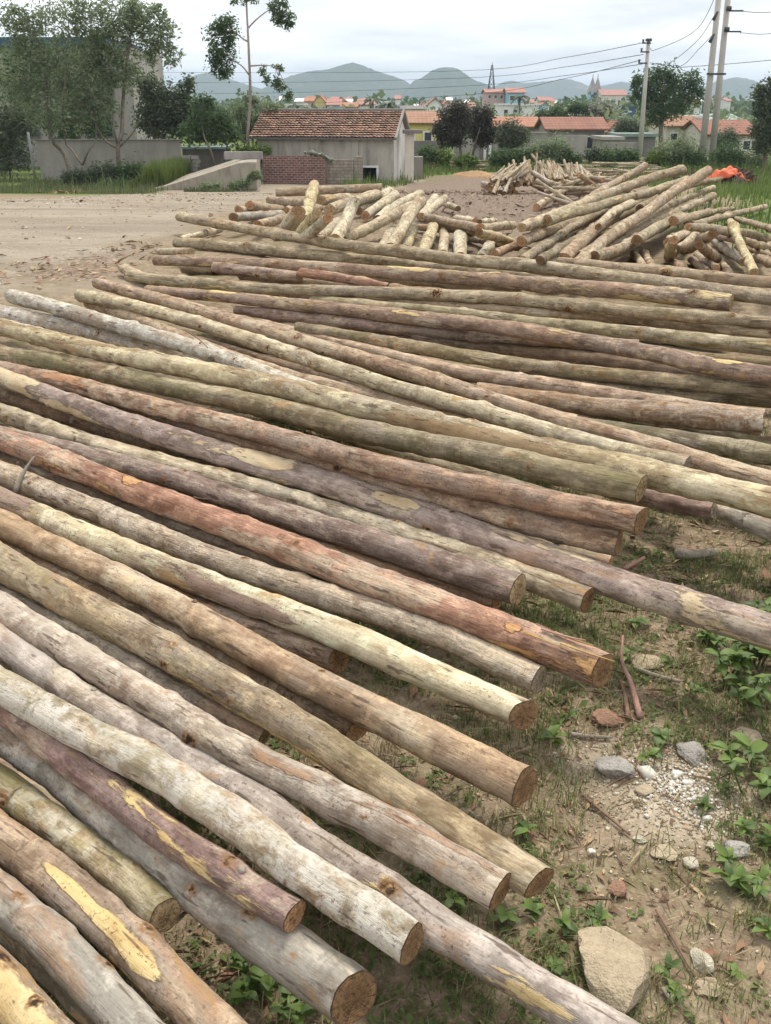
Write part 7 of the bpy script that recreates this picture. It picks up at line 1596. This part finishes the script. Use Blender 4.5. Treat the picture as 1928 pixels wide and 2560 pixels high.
def weed(u, v, size, nl, label, seed, h=.6, lift=.0):
    rg = np.random.default_rng(seed); c = gp(u, v); c[2] = float(ground_fine(c[0], c[1])) + lift
    s_ = np.linalg.norm(c - [0, 0, CAM_H]) / np.linalg.norm(ray(u, v)) / FPX; S_ = size * s_
    e = empty('weed', c, rg.uniform(0, 6)); tag(e, label, 'weed', 'broad-leaved weeds on the soil')
    nst = max(1, nl // 8); m = MB(); at_ = []
    for k in range(nst):
        d = np.array([rg.normal(0, .35), rg.normal(0, .35), 1.0]); hh = S_ * h * rg.uniform(.6, 1.1); o_ = np.array([rg.normal(0, .2), rg.normal(0, .2), 0]) * S_ * (nst > 1)
        MB().tube([o_ + d * hh * t for t in (-.05, .5, 1)], S_ * .018, 5).build('stem', STEMM, e, True); at_.append((o_, d * hh))
    for k in range(nl):
        o_, d = at_[k % nst]; t = rg.uniform(.35, 1.0)
        o = bpy.data.objects.new('leaf', LEAFM[rg.integers(0, 6)]); sc = S_ * (rg.uniform(.20, .36) if nl > 12 else rg.uniform(.30, .55)); o.scale = (sc, sc, sc)
        o.location = o_ + d * t; o.rotation_euler = (rg.normal(0, .25), rg.uniform(-.5, .25), k * 2.4 + rg.uniform(-.4, .4)); link(o, e)
weed(1835, 1690, 150, 52, 'dense bright weed clump on the soil right of the splintered red log', 1)
weed(1900, 1650, 150, 48, 'tall leafy weed at the edge behind the dense bright clump', 2)
weed(1890, 1760, 130, 40, 'dark leafy weed just below the dense bright clump', 3)
weed(1870, 1930, 170, 20, 'large-leaved weed over the yellowish stone', 4, .4)
weed(1900, 1980, 140, 30, 'dark green weed below the large-leaved one', 5)
weed(1835, 2215, 130, 7, 'five-leaved star-shaped weed on bare soil', 6, .25)
weed(1820, 2150, 80, 6, 'small round-leaved weed behind the star-shaped one', 7, .3)
weed(1600, 1905, 70, 8, 'small weed growing behind the rounded grey stone', 8)
weed(1665, 1860, 80, 8, 'small weed between the two grey stones', 9)
weed(1145, 2262, 90, 6, 'three-leaved bright weed below the pale grey log end', 10, .7)
weed(1262, 2315, 110, 8, 'pointed-leaved weed under the olive log end', 11, .4)
weed(1330, 2290, 80, 8, 'small dark weed between olive log end and lavender log', 28, .4)
weed(640, 2470, 150, 56, 'clover-like weed clump left of the thick grey log end', 12, .55)
weed(720, 2530, 140, 46, 'bright weed clump under the thick grey log', 13, .5)
weed(590, 2410, 100, 24, 'small weed sprouting between the yellow-torn log and the grey log', 14, .5)
weed(1598, 1560, 80, 8, 'low weed beside the frayed red log end', 15, .3)
weed(1672, 1655, 90, 6, 'flat light green weed near the half-buried reddish stone', 16, .2)
weed(1560, 1640, 70, 7, 'small weed at the tip of the red log', 17, .3)
weed(1730, 1740, 80, 8, 'scrawny weed between the dense clump and the stones', 18, .4)
weed(1500, 2310, 95, 9, 'yellow-green weed behind the big tan rock', 19, .4)
weed(1425, 2340, 90, 9, 'leafy weed above the lavender log', 20, .4)
weed(1395, 2420, 80, 8, 'dark weed touching the lavender log', 21, .4)
weed(1650, 2440, 85, 8, 'weed growing at the right side of the big rock', 22, .4)
weed(1690, 2490, 75, 8, 'small weed below the cubic stone', 23, .4)
weed(1830, 2440, 70, 6, 'thin weed right of the cubic stone', 24, .4)
weed(1915, 2330, 100, 8, 'weed beside the dry brown leaf', 25, .4)
weed(1290, 2070, 80, 8, 'dark weed under the orange-brown log end', 26, .4)
weed(1420, 1790, 60, 6, 'tiny weed right of the debarked log end', 27, .3)
weed(1700, 1545, 80, 9, 'grassy weed under the long purple-and-yellow log', 29, .4)
weed(1455, 1640, 80, 14, 'low green weed under the frayed butt of the red log', 31, .4)
weed(1380, 1850, 80, 12, 'low weed tuft between the debarked and orange-brown log ends', 32, .4)
weed(1920, 1560, 140, 40, 'leafy weed mass under the far end of the long purple-and-yellow log', 33, .5)
weed(1790, 1610, 110, 30, 'bright leafy weed left of the leafy weed mass', 34, .4)
weed(1905, 2120, 130, 26, 'leafy weed above the star-shaped weed', 35, .4)
weed(1760, 2020, 70, 10, 'small weed at the right rim of the white pebbles', 36, .4)
weed(1900, 2230, 120, 24, 'leafy weed right of the star-shaped weed', 37, .4)
weed(1480, 2390, 90, 16, 'weed leaning on the left side of the big tan rock', 38, .5)
weed(1050, 2290, 70, 7, 'weed in the gap between pale grey and lavender logs', 30, .4)

# sticks, bark strips and dry leaves lying about
def rod(name, label, pts, r0, r1, sty, cat, seed):
    P3 = [np.array(p, float) for p in pts]
    o = MB().tube([p for p in catmull(np.array(P3), 10)], np.linspace(r0, r1, 10), 7).build(name, STMAT[sty], None, True); return tag(o, label, cat)
STMAT = {'brown': plain('twig_brown', (.20, .125, .085), .9, .3, 14, .4), 'grey': plain('twig_grey', (.30, .26, .21), .9, .3, 14, .4), 'pink': plain('strip_pink', (.36, .21, .16), .9, .3, 14, .4), 'ochre': plain('leaf_ochre', (.42, .27, .11), .8, .3, 14, .3)}
def gz(u, v, dz): p = gp(u, v); p[2] = float(ground_fine(p[0], p[1])) + dz; return p
rod('stick', 'reddish bent bark stick standing out of the soil near the frayed red log', [gz(1600, 1800, .01), gz(1575, 1730, .04), gz(1550, 1690, .07), gz(1552, 1640, .10)], .012, .004, 'pink', 'stick', 1)
rod('stick', 'brown stick lying beside the reddish bark stick', [gz(1570, 1800, .01), gz(1560, 1740, .02), gz(1545, 1700, .015)], .009, .006, 'brown', 'stick', 2)
rod('stick', 'straight grey stick on the soil right of the reddish bark stick', [gz(1585, 1672, .015), gz(1640, 1700, .02), gz(1700, 1712, .015)], .009, .006, 'grey', 'stick', 3)
rod('stick', 'thin grey stick on the soil below the debarked log end', [gz(1428, 1836, .012), gz(1480, 1842, .012), gz(1528, 1846, .012)], .008, .005, 'grey', 'stick', 4)
rod('stick', 'short thick grey branch piece lying under the long yellow log', [gz(1690, 1392, .03), gz(1740, 1390, .03), gz(1790, 1386, .03)], .024, .020, 'grey', 'stick', 5)
rod('stick', 'short red stick behind the reddish tan log end', [gz(1560, 1425, .02), gz(1610, 1405, .03)], .010, .008, 'pink', 'stick', 6)
rod('stick', 'dark splinter standing up between the red log and the mottled log', [at(38, 1230, 4.25), at(60, 1180, 4.3), at(86, 1140, 4.35)], .016, .003, 'grey', 'stick', 7)
rod('stick', 'curled brown bark sliver on the cream-grey log', [at(160, 1122, 4.85), at(175, 1112, 4.87), at(188, 1090, 4.9)], .012, .003, 'brown', 'stick', 8)
rod('stick', 'thin diagonal twig across the bare soil', [gz(1460, 1985, .01), gz(1530, 2050, .012), gz(1575, 2090, .01)], .006, .003, 'brown', 'stick', 9)
rod('stick', 'long thin twig right of the big tan rock', [gz(1640, 2280, .012), gz(1690, 2370, .012), gz(1735, 2450, .012)], .004, .003, 'brown', 'stick', 10)
rod('stick', 'short pale stick lying by the right side of the big rock', [gz(1655, 2480, .012), gz(1680, 2512, .012)], .006, .005, 'grey', 'stick', 11)
for i, (u0, v0, u1, v1, u2, v2, lab) in enumerate(((270, 1005, 420, 1012, 520, 1035, 'thin dry grass stalk arching over the moss green log'), (520, 1035, 600, 1030, 640, 1005, 'thin dry stalk lying from the moss green log to the yellow log'), (470, 830, 500, 850, 520, 870, 'fine dark twig caught beside the slender cream log'))):
    rod('dry_stalk', lab, [at(u0, v0, 6.1 - .6 * i), at(u1, v1, 5.8 - .3 * i), at(u2, v2, 5.6 - .2 * i)], .004, .0025, 'grey', 'stalk', 12 + i)
for i, (u, v, sc, lab) in enumerate(((1890, 2330, .085, 'curled dry ochre leaf at the edge of the soil'), (1830, 1490, .06, 'reddish dry leaf under the long purple-and-yellow log'), (1560, 1600, .05, 'brown dry leaf between the log ends'), (1425, 1745, .05, 'dry leaf near the mottled log end'), (1590, 1500, .055, 'brown curled leaf by the scarred log'))):
    o = bpy.data.objects.new('dry_leaf', leaf_shape('dry_leaf', STMAT['ochre' if i == 0 else 'brown'], .22)); o.scale = (sc, sc, sc); o.location = gz(u, v, .012); o.rotation_euler = (.3, -.1, 1.3 * i); tag(link(o), lab, 'leaf')

# splinters, bark strips and branch stubs on the logs (parts of their log)
def log_point(key, f, ang, lift=1.0):
    o, I = LOGINFO[key]; i = int(f * (len(I['s']) - 1)); r_ = I['rad'][i]
    nrm = I['A'][i] * math.cos(ang) + I['B'][i] * math.sin(ang)
    return o, I['C'][i] + nrm * r_ * lift - I['org'], nrm, I['T'][i], r_
def stub(key, f, ang, ln=.03, rad=.012, mt='brown'):
    o, p, nrm, T, r_ = log_point(key, f, ang, .92); d = nrm + T * .5; d /= np.linalg.norm(d)
    MB().tube([p - d * .01, p + d * ln * .6, p + d * ln], [rad, rad * .85, rad * .7], 9).build('branch_stub', STMAT[mt], o, True)
def strip(key, f, ang, ln=.18, w=.02, mt='pink', up=.03):
    o, p, nrm, T, r_ = log_point(key, f, ang, 1.0); sd = np.cross(nrm, T); k = 7; V = []; F = []
    for i in range(k):
        t = i / (k - 1); c_ = p + T * ln * t + nrm * (.004 + up * t * t) ; ww = w * (1 - .75 * t)
        V += [c_ - sd * ww, c_ + sd * ww, c_ + sd * ww + nrm * .004, c_ - sd * ww + nrm * .004]
    for i in range(k - 1):
        b = i * 4
        for j in range(4): F.append((b + j, b + (j + 1) % 4, b + 4 + (j + 1) % 4, b + 4 + j))
    F += [(3, 2, 1, 0), (4 * k - 4, 4 * k - 3, 4 * k - 2, 4 * k - 1)]
    MB().poly(V, F).build('bark_strip', STMAT[mt], o)
rgx = np.random.default_rng(9)
for key in LOGINFO:
    if key[0] == 'F' or key in ('B1', 'B3', 'B6', 'B7', 'B9'):
        for _ in range(rgx.integers(0, 2)): stub(key, rgx.uniform(.25, .95), rgx.uniform(.1, 2.6), rgx.uniform(.004, .010), rgx.uniform(.008, .014), ('brown', 'pink', 'grey')[rgx.integers(3)])
        if ST[LOGS[key][2]][2].get('flake', .35) > .55 and ST[LOGS[key][2]][0][1] < .3:
            for _ in range(rgx.integers(1, 4)): strip(key, rgx.uniform(.35, .93), rgx.uniform(.3, 2.6), rgx.uniform(.05, .13), rgx.uniform(.002, .005), 'brown', rgx.uniform(.004, .02))
for k in range(9): strip('F14', .93 + .045 * rgx.random(), rgx.uniform(.2, 3.4), rgx.uniform(.10, .20), rgx.uniform(.003, .006), ('ochre', 'pink')[k % 2], rgx.uniform(-.01, .02))
strip('F12', .70, 3.6, .22, .012, 'pink', .05); strip('F15', .55, 3.9, .25, .02, 'pink', .02); strip('B7', .86, 1.4, .3, .03, 'ochre', .05)

# ------------------------------------------------------------------ haze
t = NT('haze_air'); vol = t.n('VolumePrincipled', {'Color': (.70, .85, 1.0, 1), 'Density': .00030, 'Anisotropy': .0})
t.t.links.new(vol.outputs[0], t.out.inputs['Volume'])
o = MB().box(-5200, 5200, -80, 9200, -6.5, 135).build('haze', t.m); tag(o, 'thin bluish haze in the air over the whole valley', 'haze', kind='stuff')
